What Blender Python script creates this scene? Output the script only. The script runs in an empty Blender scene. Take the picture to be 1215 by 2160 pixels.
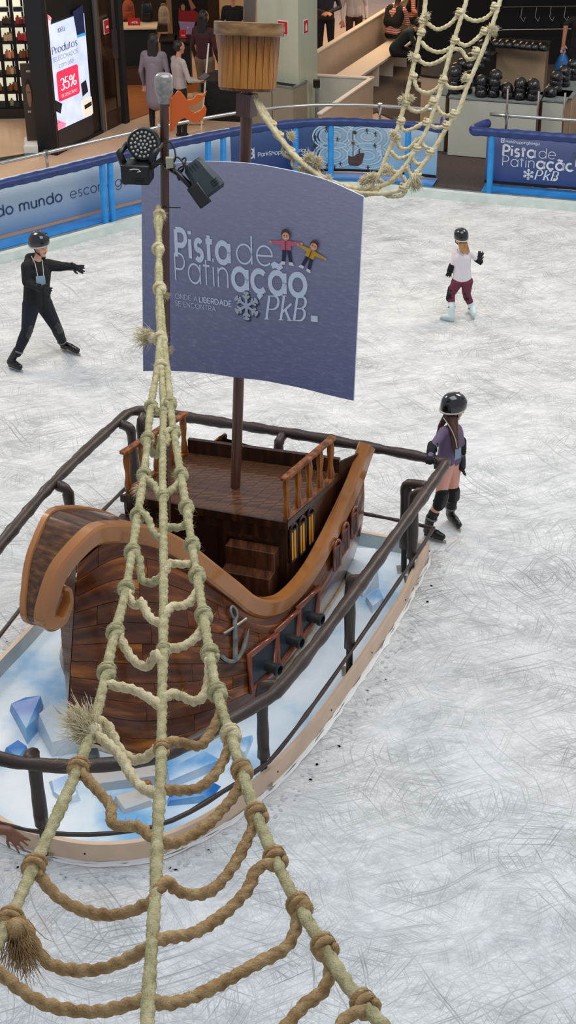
import bpy, bmesh, math, random
import numpy as np
from mathutils import Vector, Matrix
from mathutils.bvhtree import BVHTree
random.seed(7); rng = np.random.default_rng(7)
C = bpy.context.scene.collection
scene = bpy.context.scene
PI = math.pi

# ------------------------------------------------------------------ camera
FPX = 3200.0; PITCH = math.radians(30.5); ROLL = math.radians(-.87); CAMH = 7.2
cf = np.array([0, math.cos(PITCH), -math.sin(PITCH)])
_r0 = np.array([1, 0, 0.]); _u0 = np.array([0, math.sin(PITCH), math.cos(PITCH)])
cr = _r0*math.cos(ROLL)+_u0*math.sin(ROLL); cu = -_r0*math.sin(ROLL)+_u0*math.cos(ROLL)
CP = np.array([0, 0, CAMH])
cam = bpy.data.cameras.new('camera'); camo = bpy.data.objects.new('camera', cam); C.objects.link(camo)
camo.matrix_world = Matrix(((cr[0], cu[0], -cf[0], 0), (cr[1], cu[1], -cf[1], 0), (cr[2], cu[2], -cf[2], CAMH), (0, 0, 0, 1)))
cam.sensor_fit = 'VERTICAL'; cam.sensor_height = 36.0; cam.lens = 36.0*FPX/2160.0
cam.clip_start = .05; cam.clip_end = 200
scene.camera = camo

# ------------------------------------------------------------------ light
scene.view_settings.view_transform = 'Standard'; scene.view_settings.look = 'None'
scene.view_settings.gamma = 1.0; scene.view_settings.use_curve_mapping = False
scene.view_settings.exposure = 0.12
world = bpy.data.worlds.new('world'); scene.world = world; world.use_nodes = True
world.node_tree.nodes['Background'].inputs[0].default_value = (.80, .88, 1.0, 1)
world.node_tree.nodes['Background'].inputs[1].default_value = .48

def area_light(name, loc, target, sx, sy, energy, col):
    l = bpy.data.lights.new(name, 'AREA'); l.shape = 'RECTANGLE'; l.size = sx; l.size_y = sy
    l.energy = energy; l.color = col
    o = bpy.data.objects.new(name, l); C.objects.link(o); o.location = loc
    d = Vector(target)-Vector(loc); o.rotation_euler = d.to_track_quat('-Z', 'Y').to_euler()
    return o
area_light('skylight', (1.5, 10.5, 13), (1.0, 11.5, 0), 9, 9, 900, (.93, .97, 1.0))
area_light('warm_atrium_lamp', (-6, 19, 8.5), (-1, 15, 0), 3, 3, 380, (1.0, .80, .60))
area_light('warm_atrium_lamp', (6.5, 19, 8.5), (2, 15, 0), 3, 3, 380, (1.0, .82, .64))

# ------------------------------------------------------------------ pixel helpers: a photo point on a known plane -> world point
def ray(x, y): return cf+cr*(x-607.5)/FPX-cu*(y-1080)/FPX
def at(x, y, z=0.):
    d = ray(x, y); return CP+d*((z-CAMH)/d[2])
def dep(x, y, D): return CP+ray(x, y)*D
def onpl(x, y, P, n):
    d = ray(x, y); n = np.array(n); return CP+d*(np.dot(np.array(P)-CP, n)/np.dot(d, n))
def V(p): return np.array(p, float)
def unit(v): v = V(v); return v/(np.linalg.norm(v)+1e-12)

# ------------------------------------------------------------------ materials
def lin(c):
    return tuple(((v/255)/12.92 if v/255 <= .04045 else ((v/255+.055)/1.055)**2.4) for v in c)+(1,)
def mat(name, col, rough=.5, metal=0., col2=None, scale=8., stretch=(1, 1, 1), rot=(0, 0, 0), bump=0., bscale=None, coat=0., emit=0., spec=.5, uv=False, sharp=(.35, .65), col3=None, trans=0., detail=4, sheen=0., alpha=1.):
    m = bpy.data.materials.new(name); m.use_nodes = True; t = m.node_tree; n = t.nodes
    b = n['Principled BSDF']; b.inputs['Base Color'].default_value = lin(col)
    b.inputs['Roughness'].default_value = rough; b.inputs['Metallic'].default_value = metal
    b.inputs['Specular IOR Level'].default_value = spec
    b.inputs['Coat Weight'].default_value = coat; b.inputs['Coat Roughness'].default_value = .12
    b.inputs['Transmission Weight'].default_value = trans; b.inputs['Sheen Weight'].default_value = sheen
    b.inputs['Alpha'].default_value = alpha
    if col2 or bump:
        tc = n.new('ShaderNodeTexCoord'); mp = n.new('ShaderNodeMapping')
        mp.inputs['Scale'].default_value = stretch; mp.inputs['Rotation'].default_value = rot
        t.links.new(tc.outputs['UV' if uv else 'Object'], mp.inputs[0])
        nz = n.new('ShaderNodeTexNoise'); nz.inputs['Scale'].default_value = scale; nz.inputs['Detail'].default_value = detail
        t.links.new(mp.outputs[0], nz.inputs['Vector'])
        if col2:
            r = n.new('ShaderNodeValToRGB'); r.color_ramp.elements[0].position = sharp[0]; r.color_ramp.elements[1].position = sharp[1]
            r.color_ramp.elements[0].color = lin(col); r.color_ramp.elements[1].color = lin(col2)
            if col3:
                e = r.color_ramp.elements.new((sharp[0]+sharp[1])/2); e.color = lin(col3)
            t.links.new(nz.outputs[0], r.inputs[0]); t.links.new(r.outputs[0], b.inputs['Base Color'])
            if emit: t.links.new(r.outputs[0], b.inputs['Emission Color'])
        if bump:
            bp = n.new('ShaderNodeBump'); bp.inputs['Strength'].default_value = bump; bp.inputs['Distance'].default_value = .01
            src = nz
            if bscale:
                src = n.new('ShaderNodeTexNoise'); src.inputs['Scale'].default_value = bscale; src.inputs['Detail'].default_value = 3
                t.links.new(mp.outputs[0], src.inputs['Vector'])
            t.links.new(src.outputs[0], bp.inputs['Height']); t.links.new(bp.outputs[0], b.inputs['Normal'])
    if emit:
        if not col2: b.inputs['Emission Color'].default_value = lin(col)
        b.inputs['Emission Strength'].default_value = emit
    return m

# ------------------------------------------------------------------ mesh helpers
class MB:
    """collects shapes (world coordinates) and links them as one mesh object"""
    def __init__(s): s.v = []; s.f = []; s.mi = []; s.uv = None
    def add(s, vs, fs, mi=0):
        b = len(s.v); s.v += [tuple(map(float, p)) for p in vs]; s.f += [tuple(i+b for i in f) for f in fs]; s.mi += [mi]*len(fs); return s
    def box(s, c, size, R=None, mi=0):
        h = V(size)/2; P = [V((x, y, z))*h for z in (-1, 1) for y in (-1, 1) for x in (-1, 1)]
        R = np.eye(3) if R is None else np.array(R)
        P = [R@p+V(c) for p in P]
        return s.add(P, [(0, 2, 3, 1), (4, 5, 7, 6), (0, 1, 5, 4), (2, 6, 7, 3), (0, 4, 6, 2), (1, 3, 7, 5)], mi)
    def hexa(s, bot, top, mi=0):   # prism between two equal point loops
        n = len(bot); fs = [tuple(range(n))[::-1], tuple(range(n, 2*n))]+[(i, (i+1) % n, n+(i+1) % n, n+i) for i in range(n)]
        return s.add(list(bot)+list(top), fs, mi)
    def tube(s, pts, r, n=10, mi=0, cap=True, closed=False, section=None, up=None, twist=0.):
        pts = [V(p) for p in pts]; N = len(pts); rs = r if hasattr(r, '__len__') else [r]*N
        T = []
        for i in range(N):
            a = pts[(i-1) % N] if (closed or i > 0) else pts[i]; b = pts[(i+1) % N] if (closed or i < N-1) else pts[i]
            T.append(unit(b-a))
        u = V(up) if up is not None else (V((0, 0, 1)) if abs(T[0][2]) < .9 else V((1, 0, 0)))
        vs = []; dist = 0.
        for i in range(N):
            if i: dist += np.linalg.norm(pts[i]-pts[i-1])
            x = np.cross(u, T[i]); x = unit(x); y = np.cross(T[i], x); 
            if up is None: u = y
            for k in range(n):
                a = 2*PI*k/n
                q = section(a-twist*dist) if section else 1.
                vs.append(pts[i]+(x*math.cos(a)+y*math.sin(a))*rs[i]*q)
        fs = [(i*n+k, i*n+(k+1) % n, ((i+1) % N)*n+(k+1) % n, ((i+1) % N)*n+k) for i in range(N if closed else N-1) for k in range(n)]
        if cap and not closed: fs += [tuple(range(n))[::-1], tuple(range((N-1)*n, N*n))]
        return s.add(vs, fs, mi)
    def lathe(s, prof, c=(0, 0, 0), R=None, n=24, mi=0, cap=True):
        R = np.eye(3) if R is None else np.array(R); vs = []
        for r, z in prof:
            for k in range(n): a = 2*PI*k/n; vs.append(R@V((r*math.cos(a), r*math.sin(a), z))+V(c))
        N = len(prof)
        fs = [(i*n+k, i*n+(k+1) % n, (i+1)*n+(k+1) % n, (i+1)*n+k) for i in range(N-1) for k in range(n)]
        if cap: fs += [tuple(range(n))[::-1], tuple(range((N-1)*n, N*n))]
        return s.add(vs, fs, mi)
    def ball(s, c, r, R=None, mi=0, n=12, m=8):
        prof = [(max(math.sin(PI*i/m), 1e-4), -math.cos(PI*i/m)) for i in range(m+1)]
        r = V((r, r, r)) if not hasattr(r, '__len__') else V(r); R = np.eye(3) if R is None else np.array(R)
        b = MB(); b.lathe(prof, n=n, cap=False)
        return s.add([R@(V(p)*r)+V(c) for p in b.v], b.f, mi)
    def grid(s, P, mi=0, close_v=False):   # P[i][j]
        I = len(P); J = len(P[0]); vs = [p for row in P for p in row]
        return s.add(vs, [(i*J+j, (i+1)*J+j, (i+1)*J+j+1, i*J+j+1) for i in range(I-1) for j in range(J-1)], mi)
    def poly_plate(s, loop, n, th, mi=0):
        n = V(n); a = [V(p) for p in loop]; return s.hexa(a, [p+n*th for p in a], mi)

def finish(name, v, f, mats, mi=None, parent=None, smooth=False, uvs=None, origin=None):
    v = np.array(v, float)
    lo = v.min(0); hi = v.max(0); o0 = (lo+hi)/2
    if parent is None: o0 = V((o0[0], o0[1], lo[2]))
    if origin is not None: o0 = V(origin)
    me = bpy.data.meshes.new(name); me.from_pydata([tuple(p) for p in v-o0], [], [tuple(q) for q in f])
    for m in (mats if isinstance(mats, (list, tuple)) else [mats]): me.materials.append(m)
    if mi is not None and len(mi) == len(me.polygons): me.polygons.foreach_set('material_index', list(mi))
    if smooth is True: me.polygons.foreach_set('use_smooth', [True]*len(me.polygons))
    elif smooth:
        try: me.shade_smooth_by_angle(smooth)
        except Exception:
            me.polygons.foreach_set('use_smooth', [True]*len(me.polygons)); me.set_sharp_from_angle(angle=smooth)
    if uvs is not None:
        l = me.uv_layers.new(name='UVMap'); li = np.zeros(len(me.loops), int); me.loops.foreach_get('vertex_index', li)
        l.data.foreach_set('uv', np.array(uvs, np.float32)[li].ravel())
    o = bpy.data.objects.new(name, me); C.objects.link(o)
    pl = V((0, 0, 0))
    if parent is not None:
        o.parent = parent; q = parent
        while q is not None: pl = pl+V(q.location); q = q.parent
    o.location = tuple(o0-pl)
    return o
def build(mb, name, mats, parent=None, smooth=.6, uvs=None, recalc=True):
    o = finish(name, mb.v, mb.f, mats, mb.mi, parent, smooth, uvs)
    if recalc:
        bm = bmesh.new(); bm.from_mesh(o.data); bmesh.ops.recalc_face_normals(bm, faces=bm.faces[:]); bm.to_mesh(o.data); bm.free()
    return o
def bevel(o, w=.01, seg=2):
    bm = bmesh.new(); bm.from_mesh(o.data)
    es = [e for e in bm.edges if len(e.link_faces) == 2 and e.calc_face_angle(0) > .6]
    bmesh.ops.bevel(bm, geom=es, offset=w, segments=seg, affect='EDGES', profile=.7); bm.to_mesh(o.data); bm.free(); return o
def tag(o, label=None, cat=None, group=None, kind=None):
    if label: o['label'] = label
    if cat: o['category'] = cat
    if group: o['group'] = group
    if kind: o['kind'] = kind
    return o
def thing(name, loc, label, cat, group=None):
    e = bpy.data.objects.new(name, None); C.objects.link(e); e.location = tuple(map(float, loc)); e.empty_display_size = .1
    return tag(e, label, cat, group)
def dup(o, parent=None, loc=None, rot=None, kids=True):
    c = o.copy(); C.objects.link(c); c.parent = parent
    if loc is not None: c.location = loc
    if rot is not None: c.rotation_euler = rot
    if kids:
        for k in list(o.children): dup(k, c)
    return c
def catmull(pts, n=8, closed=False):
    P = [V(p) for p in pts]; N = len(P); out = []
    for i in range(N if closed else N-1):
        if closed: a, b, c, d = P[(i-1) % N], P[i], P[(i+1) % N], P[(i+2) % N]
        else: a, b, c, d = P[max(i-1, 0)], P[i], P[i+1], P[min(i+2, N-1)]
        for k in range(n):
            t = k/n
            out.append(.5*((2*b)+(-a+c)*t+(2*a-5*b+4*c-d)*t*t+(-a+3*b-3*c+d)*t**3))
    if not closed: out.append(P[-1])
    return out
def resample(pts, step):
    P = np.array(pts); d = np.r_[0, np.cumsum(np.linalg.norm(np.diff(P, axis=0), axis=1))]
    n = max(2, int(d[-1]/step)+1); s = np.linspace(0, d[-1], n)
    return [np.array([np.interp(q, d, P[:, k]) for k in range(P.shape[1])]) for q in s]
def frame(n, up=(0, 0, 1)):
    z = unit(n); x = unit(np.cross(up, z)); y = np.cross(z, x); return np.array([x, y, z]).T

# ------------------------------------------------------------------ flat lettering built from strokes
def arc(cx, cy, r, a0, a1, n=None, ry=None):
    n = n or max(6, int(abs(a1-a0)/15)); ry = ry or r
    return [(cx+r*math.cos(math.radians(a0+(a1-a0)*i/n)), cy+ry*math.sin(math.radians(a0+(a1-a0)*i/n))) for i in range(n+1)]
X = .52; R_ = .26; H_ = .74
O_ = lambda cx=.26, cy=.26, r=.26: arc(cx, cy, r, 0, 360, 24)
GL = {
 'a': ([O_(), [(.52, 0), (.52, X)]], .60), 'o': ([O_()], .60), 'c': ([arc(.26, .26, .26, 45, 315)], .52),
 'b': ([O_(), [(0, 0), (0, .76)]], .60),
 'd': ([O_(), [(.52, 0), (.52, .76)]], .60), 'e': ([[(0, .26), (.52, .26)]+arc(.26, .26, .26, 0, 315)], .60),
 'g': ([O_(), [(.52, X), (.52, .02)]+arc(.26, .02, .26, 0, -150)], .60), 'i': ([[(0, 0), (0, X)], [(0, .65), (0, .74)]], .10),
 'k': ([[(0, 0), (0, .76)], [(.36, .52), (0, .22)], [(.14, .32), (.38, 0)]], .44), 'l': ([[(0, 0), (0, .76)]], .10),
 'm': ([[(0, 0), (0, X)], [(0, .30)]+arc(.18, .34, .18, 180, 0)+[(.36, 0)], [(.36, .30)]+arc(.54, .34, .18, 180, 0)+[(.72, 0)]], .82),
 'n': ([[(0, 0), (0, X)], [(0, .28)]+arc(.2, .32, .2, 180, 0)+[(.4, 0)]], .50),
 'h': ([[(0, 0), (0, .76)], [(0, .28)]+arc(.2, .32, .2, 180, 0)+[(.4, 0)]], .50),
 'u': ([[(0, X), (0, .2)]+arc(.2, .2, .2, 180, 360)+[(.4, X)], [(.4, 0), (.4, X)]], .50),
 'p': ([O_(), [(0, X), (0, -.22)]], .60), 'r': ([[(0, 0), (0, X)], [(0, .28)]+arc(.2, .30, .2, 180, 75)], .30),
 's': ([arc(.17, .385, .135, 30, 270, 14)+arc(.17, .125, .135, 90, -150, 14)], .40),
 't': ([[(.08, .68), (.08, 0)], [(-.04, X), (.24, X)]], .30),
 'q': ([O_(), [(.52, X), (.52, -.22)]], .60),
 'P': ([[(0, 0), (0, H_)], [(0, H_), (.22, H_)]+arc(.22, .53, .21, 90, -90)+[(0, .32)]], .50),
 'B': ([[(0, 0), (0, H_)], [(0, H_), (.2, H_)]+arc(.2, .56, .18, 90, -90)+[(0, .38)], [(0, .38), (.22, .38)]+arc(.22, .19, .19, 90, -90)+[(0, 0)]], .50),
 'R': ([[(0, 0), (0, H_)], [(0, H_), (.22, H_)]+arc(.22, .53, .21, 90, -90)+[(0, .32)], [(.2, .32), (.42, 0)]], .50),
 'S': ([arc(.22, .55, .19, 30, 270, 14)+arc(.22, .18, .18, 90, -150, 14)], .50),
 'A': ([[(0, 0), (.28, H_), (.56, 0)], [(.10, .24), (.46, .24)]], .62), 'D': ([[(0, 0), (0, H_)], [(0, H_), (.18, H_)]+arc(.18, .37, .37, 90, -90)+[(0, 0)]], .64),
 'E': ([[(0, 0), (0, H_)], [(0, H_), (.38, H_)], [(0, .38), (.34, .38)], [(0, 0), (.38, 0)]], .46), 'L': ([[(0, H_), (0, 0), (.36, 0)]], .42),
 'I': ([[(0, 0), (0, H_)]], .10), 'N': ([[(0, 0), (0, H_), (.48, 0), (.48, H_)]], .58), 'O': ([arc(.37, .37, .37, 0, 360, 26)], .82),
 'C': ([arc(.37, .37, .37, 45, 315)], .70), 'T': ([[(.24, 0), (.24, H_)], [(0, H_), (.48, H_)]], .52), 'M': ([[(0, 0), (0, H_), (.3, .2), (.6, H_), (.6, 0)]], .7),
 '3': ([arc(.2, .55, .19, 150, -90, 14)+arc(.2, .18, .18, 90, -150, 14)], .48), '5': ([[(.36, H_), (.06, H_), (.03, .42)]+arc(.2, .23, .23, 130, -150, 14)], .50),
 '4': ([[(.34, 0), (.34, H_), (0, .2), (.46, .2)]], .52), '0': ([arc(.24, .37, .24, 0, 360, 24, .37)], .56),
 '%': ([arc(.14, .58, .14, 0, 360, 16), arc(.56, .16, .14, 0, 360, 16), [(.1, 0), (.6, H_)]], .76), '1': ([[(0, .6), (.12, H_), (.12, 0)]], .22),
 '.': ([[(.04, 0), (.04, .1)]], .14), '!': ([[(.04, .2), (.04, H_)], [(.04, 0), (.04, .09)]], .14), '-': ([[(0, .3), (.24, .3)]], .3), ' ': ([], .24),
}
GL['ç'] = (GL['c'][0]+[[(.27, 0), (.29, -.08), (.2, -.16)]], .52)
GL['ã'] = (GL['a'][0]+[[(.08, .66), (.18, .72), (.34, .66), (.44, .72)]], .60)
GL['ü'] = (GL['u'][0]+[[(.1, .65), (.1, .74)], [(.3, .65), (.3, .74)]], .50)
GL['é'] = (GL['e'][0]+[[(.2, .62), (.34, .76)]], .60)
GL['É'] = (GL['E'][0]+[[(.14, .8), (.26, .92)]], .46)
def ribbon(mb, pts, w, fn, contrast=0., mi=0):
    q = [V(pts[0])]
    for p in pts[1:]:
        p = V(p); k = max(1, int(np.linalg.norm(p-q[-1])/.12)); a = q[-1]
        q += [a+(p-a)*j/k for j in range(1, k+1)]
    N = len(q); L = []; closed = np.linalg.norm(q[0]-q[-1]) < 1e-6
    for i in range(N):
        a = q[i-1] if i > 0 else (q[-2] if closed else q[0]); b = q[i+1] if i < N-1 else (q[1] if closed else q[-1])
        d1 = unit(q[i]-a) if np.linalg.norm(q[i]-a) > 1e-9 else unit(b-q[i]); d2 = unit(b-q[i]) if np.linalg.norm(b-q[i]) > 1e-9 else d1
        t = unit(d1+d2) if np.linalg.norm(d1+d2) > 1e-6 else d1
        n = V((-t[1], t[0])); c = max(.45, np.dot(n, V((-d1[1], d1[0]))))
        h = w/2*(1-contrast*(1-abs(t[1])))/c
        L.append((q[i]+n*h, q[i]-n*h))
    vs = [fn(*p) for pair in L for p in pair]
    mb.add(vs, [(2*i, 2*i+2, 2*i+3, 2*i+1) for i in range(N-1)], mi)
def text(mb, s, x0, y0, size, w, fn, contrast=0., slant=0., gap=.10, serif=False, mi=0):
    x = x0
    for ch in s:
        st, adv = GL[ch]
        for p in st:
            ribbon(mb, [((a+slant*b), b) for a, b in p], w, lambda a, b: fn(x+a*size, y0+b*size), contrast, mi)
            if serif:
                for e in (p[0], p[-1]):
                    if abs(e[1]) < .01 or abs(e[1]-H_) < .01 or abs(e[1]-.76) < .02:
                        ribbon(mb, [(e[0]-.1+slant*e[1], e[1]), (e[0]+.1+slant*e[1], e[1])], .03, lambda a, b: fn(x+a*size, y0+b*size), 0, mi)
        x += (adv+gap)*size
    return x
def textwidth(s, size, gap=.10): return sum((GL[c][1]+gap)*size for c in s)
def plane_fn(O, ux, uy, n, eps):
    O = V(O); ux = V(ux); uy = V(uy); n = V(n)
    return lambda x, y: O+ux*x+uy*y+n*eps
def fillpoly(mb, loop, fn, mi=0):
    mb.add([fn(*p) for p in loop], [tuple(range(len(loop)))], mi)
def ell(cx, cy, a, b, n=16, rot=0.):
    c, s = math.cos(rot), math.sin(rot)
    return [(cx+a*math.cos(t)*c-b*math.sin(t)*s, cy+a*math.cos(t)*s+b*math.sin(t)*c) for t in [2*PI*i/n for i in range(n)]]
# ================================================================== SETTING
def ice_material():
    m = bpy.data.materials.new('scratched_ice'); m.use_nodes = True; t = m.node_tree; n = t.nodes; L = t.links.new
    b = n['Principled BSDF']; b.inputs['Roughness'].default_value = .42; b.inputs['Specular IOR Level'].default_value = .35
    tc = n.new('ShaderNodeTexCoord')
    def noise(vec, sc, det=3, rough=.55):
        z = n.new('ShaderNodeTexNoise'); z.inputs['Scale'].default_value = sc; z.inputs['Detail'].default_value = det; z.inputs['Roughness'].default_value = rough
        L(vec, z.inputs['Vector']); return z
    def ramp(src, a, b_, va=0., vb=1.):
        r = n.new('ShaderNodeMapRange'); r.inputs['From Min'].default_value = a; r.inputs['From Max'].default_value = b_
        r.inputs['To Min'].default_value = va; r.inputs['To Max'].default_value = vb; L(src, r.inputs['Value']); return r.outputs[0]
    def mth(op, a, b_):
        k = n.new('ShaderNodeMath'); k.operation = op
        for i, q in enumerate((a, b_)):
            if isinstance(q, (int, float)): k.inputs[i].default_value = q
            else: L(q, k.inputs[i])
        return k.outputs[0]
    # wobble so that streaks curve like skate cuts
    w = noise(tc.outputs['Object'], .55, 2); wv = n.new('ShaderNodeVectorMath'); wv.operation = 'MULTIPLY_ADD'
    L(w.outputs['Color'], wv.inputs[0]); wv.inputs[1].default_value = (.55, .55, 0); L(tc.outputs['Object'], wv.inputs[2])
    tot = None
    for k, (ang, sc, stx, thr, keep, amp) in enumerate([(.30, 1.15, 46, .42, .50, .85), (1.05, 1.3, 52, .40, .52, .85), (-.30, 1.2, 48, .42, .52, .85), (1.75, 1.5, 44, .40, .58, .8), (.62, 2.1, 38, .40, .50, .7), (-.75, 2.3, 36, .40, .55, .7), (1.38, 2.0, 40, .40, .55, .7), (2.55, 2.2, 36, .40, .58, .7), (.1, 3.6, 26, .40, .5, .6), (.85, 3.9, 24, .40, .5, .6), (-1.2, 3.7, 25, .4, .55, .6), (.45, .55, 90, .45, .6, .9), (2.1, .6, 90, .45, .62, .9)]):
        mp = n.new('ShaderNodeMapping'); mp.inputs['Rotation'].default_value = (0, 0, ang); mp.inputs['Location'].default_value = (k*3.1, k*1.7, 0); mp.vector_type = 'TEXTURE'
        mp2 = n.new('ShaderNodeMapping'); mp2.inputs['Scale'].default_value = (1, stx, 0)
        L(wv.outputs[0], mp.inputs[0]); L(mp.outputs[0], mp2.inputs[0])
        vo = n.new('ShaderNodeTexVoronoi'); vo.voronoi_dimensions = '2D'; vo.inputs['Scale'].default_value = sc; L(mp2.outputs[0], vo.inputs['Vector'])
        sx = n.new('ShaderNodeSeparateXYZ'); L(vo.outputs['Color'], sx.inputs[0])
        s = mth('MULTIPLY', ramp(vo.outputs['Distance'], .08, thr, amp, 0.), ramp(sx.outputs[0], keep, 1., 0., 1.))
        tot = s if tot is None else mth('MAXIMUM', tot, s)
    patch = ramp(noise(wv.outputs[0], .7, 5, .6).outputs[0], .36, .66, .30, 1.)
    sc_ = mth('MULTIPLY', tot, patch)
    mpc = n.new('ShaderNodeMapping'); mpc.inputs['Scale'].default_value = (1, 1.7, 1); mpc.inputs['Rotation'].default_value = (0, 0, -.5); L(wv.outputs[0], mpc.inputs[0])
    cloud = ramp(noise(mpc.outputs[0], 1.7, 9, .78).outputs[0], .40, .68, 0, 1.)
    mp3 = n.new('ShaderNodeMapping'); mp3.inputs['Scale'].default_value = (1, 2.6, 1); mp3.inputs['Rotation'].default_value = (0, 0, .7); L(wv.outputs[0], mp3.inputs[0])
    frost = ramp(noise(mp3.outputs[0], 6.5, 7, .8).outputs[0], .48, .66, 0, .85)
    def mix(f, a, b_):
        x = n.new('ShaderNodeMix'); x.data_type = 'RGBA'
        L(f, x.inputs[0])
        for i, q in ((6, a), (7, b_)):
            if isinstance(q, tuple): x.inputs[i].default_value = lin(q)
            else: L(q, x.inputs[i])
        return x.outputs[2]
    c = mix(cloud, (230, 232, 232), (180, 184, 185))
    c = mix(frost, c, (248, 249, 249))
    c = mix(sc_, c, (92, 94, 94))
    L(c, b.inputs['Base Color'])
    bp = n.new('ShaderNodeBump'); bp.inputs['Strength'].default_value = .35; bp.inputs['Distance'].default_value = .006
    L(mth('SUBTRACT', frost, sc_), bp.inputs['Height']); L(bp.outputs[0], b.inputs['Normal'])
    return m
M = {}
M['ice'] = ice_material()
M['mall_floor'] = mat('polished_beige_floor', (206, 172, 142), .2, col2=(216, 184, 156), scale=1.2)
M['carpet'] = mat('dark_carpet', (66, 56, 52), .95, col2=(76, 66, 60), scale=30, bump=.2)
M['wood_floor'] = mat('orange_wood_floor', (140, 82, 40), .35, col2=(170, 106, 56), scale=4, stretch=(1, 8, 1), rot=(0, 0, .5))
M['kerb'] = mat('pale_kerb', (196, 212, 204), .5, col2=(214, 224, 218), scale=6)
M['kerb_grey'] = mat('grey_rubber', (104, 112, 112), .7, col2=(122, 128, 126), scale=9)
M['blue_board'] = mat('bright_blue_board', (24, 120, 200), .45, col2=(38, 136, 212), scale=5)
M['post_blue'] = mat('blue_post_pad', (30, 136, 210), .45, col2=(46, 150, 220), scale=7, bump=.15)
M['navy'] = mat('navy_vinyl_pad', (22, 44, 98), .4, col2=(30, 54, 112), scale=7, bump=.25)
M['steel'] = mat('brushed_steel', (200, 196, 188), .22, 1.0)
M['copper'] = mat('tan_strip', (190, 140, 105), .4)
M['white_text'] = mat('white_print', (226, 232, 240), .5)
M['navy_text'] = mat('navy_print', (28, 58, 104), .5)
M['dark_print'] = mat('dark_print', (48, 46, 52), .6)
M['black'] = mat('black_plastic', (14, 14, 15), .35)
M['blackmatte'] = mat('black_matte', (16, 15, 16), .85)
M['beige_panel'] = mat('beige_laminate', (176, 156, 136), .4, col2=(184, 164, 144), scale=3)
M['grey_panel'] = mat('pale_grey_laminate', (176, 178, 166), .35, col2=(186, 188, 176), scale=2)
M['bench_white'] = mat('white_laminate', (212, 200, 186), .35)
M['tan_panel'] = mat('tan_laminate', (166, 142, 114), .45, col2=(174, 150, 122), scale=3)
M['column'] = mat('satin_metal_column', (176, 180, 160), .25, .0, col2=(184, 188, 168), scale=1.5, stretch=(4, 4, .2))
M['red_sign'] = mat('red_sign', (190, 20, 34), .5)
M['white_sign'] = mat('white_sign', (228, 226, 220), .5)

def gradient(name, top, bot, z0, z1, rough=.4, hor=None):
    """printed banner: colour runs from one print colour to another with height (a print, not a light)"""
    m = bpy.data.materials.new(name); m.use_nodes = True; t = m.node_tree; n = t.nodes
    g = n.new('ShaderNodeNewGeometry'); s = n.new('ShaderNodeSeparateXYZ'); t.links.new(g.outputs['Position'], s.inputs[0])
    r = n.new('ShaderNodeMapRange'); r.inputs['From Min'].default_value = z0; r.inputs['From Max'].default_value = z1
    t.links.new(s.outputs[2], r.inputs[0])
    x = n.new('ShaderNodeMix'); x.data_type = 'RGBA'; x.inputs[6].default_value = lin(bot); x.inputs[7].default_value = lin(top)
    t.links.new(r.outputs[0], x.inputs[0]); t.links.new(x.outputs[2], n['Principled BSDF'].inputs['Base Color'])
    n['Principled BSDF'].inputs['Roughness'].default_value = rough
    return m

EDGE = catmull([at(-420, 672), at(-200, 612), at(-60, 573), at(0, 557), at(150, 517), at(280, 481), at(420, 446), at(540, 421), at(640, 408), at(720, 405), at(800, 409), at(870, 415), at(1000, 428), at(1215, 447), at(1420, 466), at(1700, 494)], 8)
EDGE = resample(EDGE, .12)
def offset_path(path, d, z=None):
    P = np.array(path); T = np.gradient(P[:, :2], axis=0); T /= np.linalg.norm(T, axis=1)[:, None]
    Q = P.copy(); Q[:, 0] -= T[:, 1]*d; Q[:, 1] += T[:, 0]*d
    if z is not None: Q[:, 2] = z
    return Q
def strip(mb, a, b, mi=0): mb.grid([[p, q] for p, q in zip(a, b)], mi)

# ice: one sheet from before the camera to the kerb
ice = MB(); E0 = np.array(EDGE); near = E0.copy(); near[:, 1] = 2.0
near[:, 0] = np.linspace(E0[0, 0]-4, E0[-1, 0]+4, len(E0))
ice.grid([[n_*(1-k/24)+e*(k/24) for k in range(25)] for n_, e in zip(near, E0)])
o = build(ice, 'floor', M['ice'], smooth=True); tag(o, 'white skating rink ice covered with grey skate scratches', kind='structure')
if o.data.polygons[0].normal.z < 0: o.data.flip_normals()
# mall floor behind the rink
mf = MB(); a = offset_path(EDGE, .05, .02)
far = a.copy(); far[:, 1] = 42.; far[:, 0] = np.linspace(-16, 16, len(a)); strip(mf, a, far)
o = build(mf, 'floor.001', M['mall_floor']); tag(o, 'polished beige mall floor beyond the rink barrier', kind='structure')
if o.data.polygons[0].normal.z < 0: o.data.flip_normals()
kb = MB(); e0 = offset_path(EDGE, 0, 0); e1 = offset_path(EDGE, .005, .12); e2 = offset_path(EDGE, .09, .125); e3 = offset_path(EDGE, .09, 0)
strip(kb, e0, e1); strip(kb, e1, e2); strip(kb, e2, e3)
o = build(kb, 'trim_1', M['kerb'], smooth=True); tag(o, 'pale green kerb board at the ice edge', kind='structure')
kg = MB(); strip(kg, offset_path(EDGE, .09, .118), offset_path(EDGE, .17, .118)); strip(kg, offset_path(EDGE, .17, .118), offset_path(EDGE, .17, .0))
o = build(kg, 'trim_2', M['kerb_grey'], smooth=True); tag(o, 'grey rubber strip behind the pale kerb', kind='structure')

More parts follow.
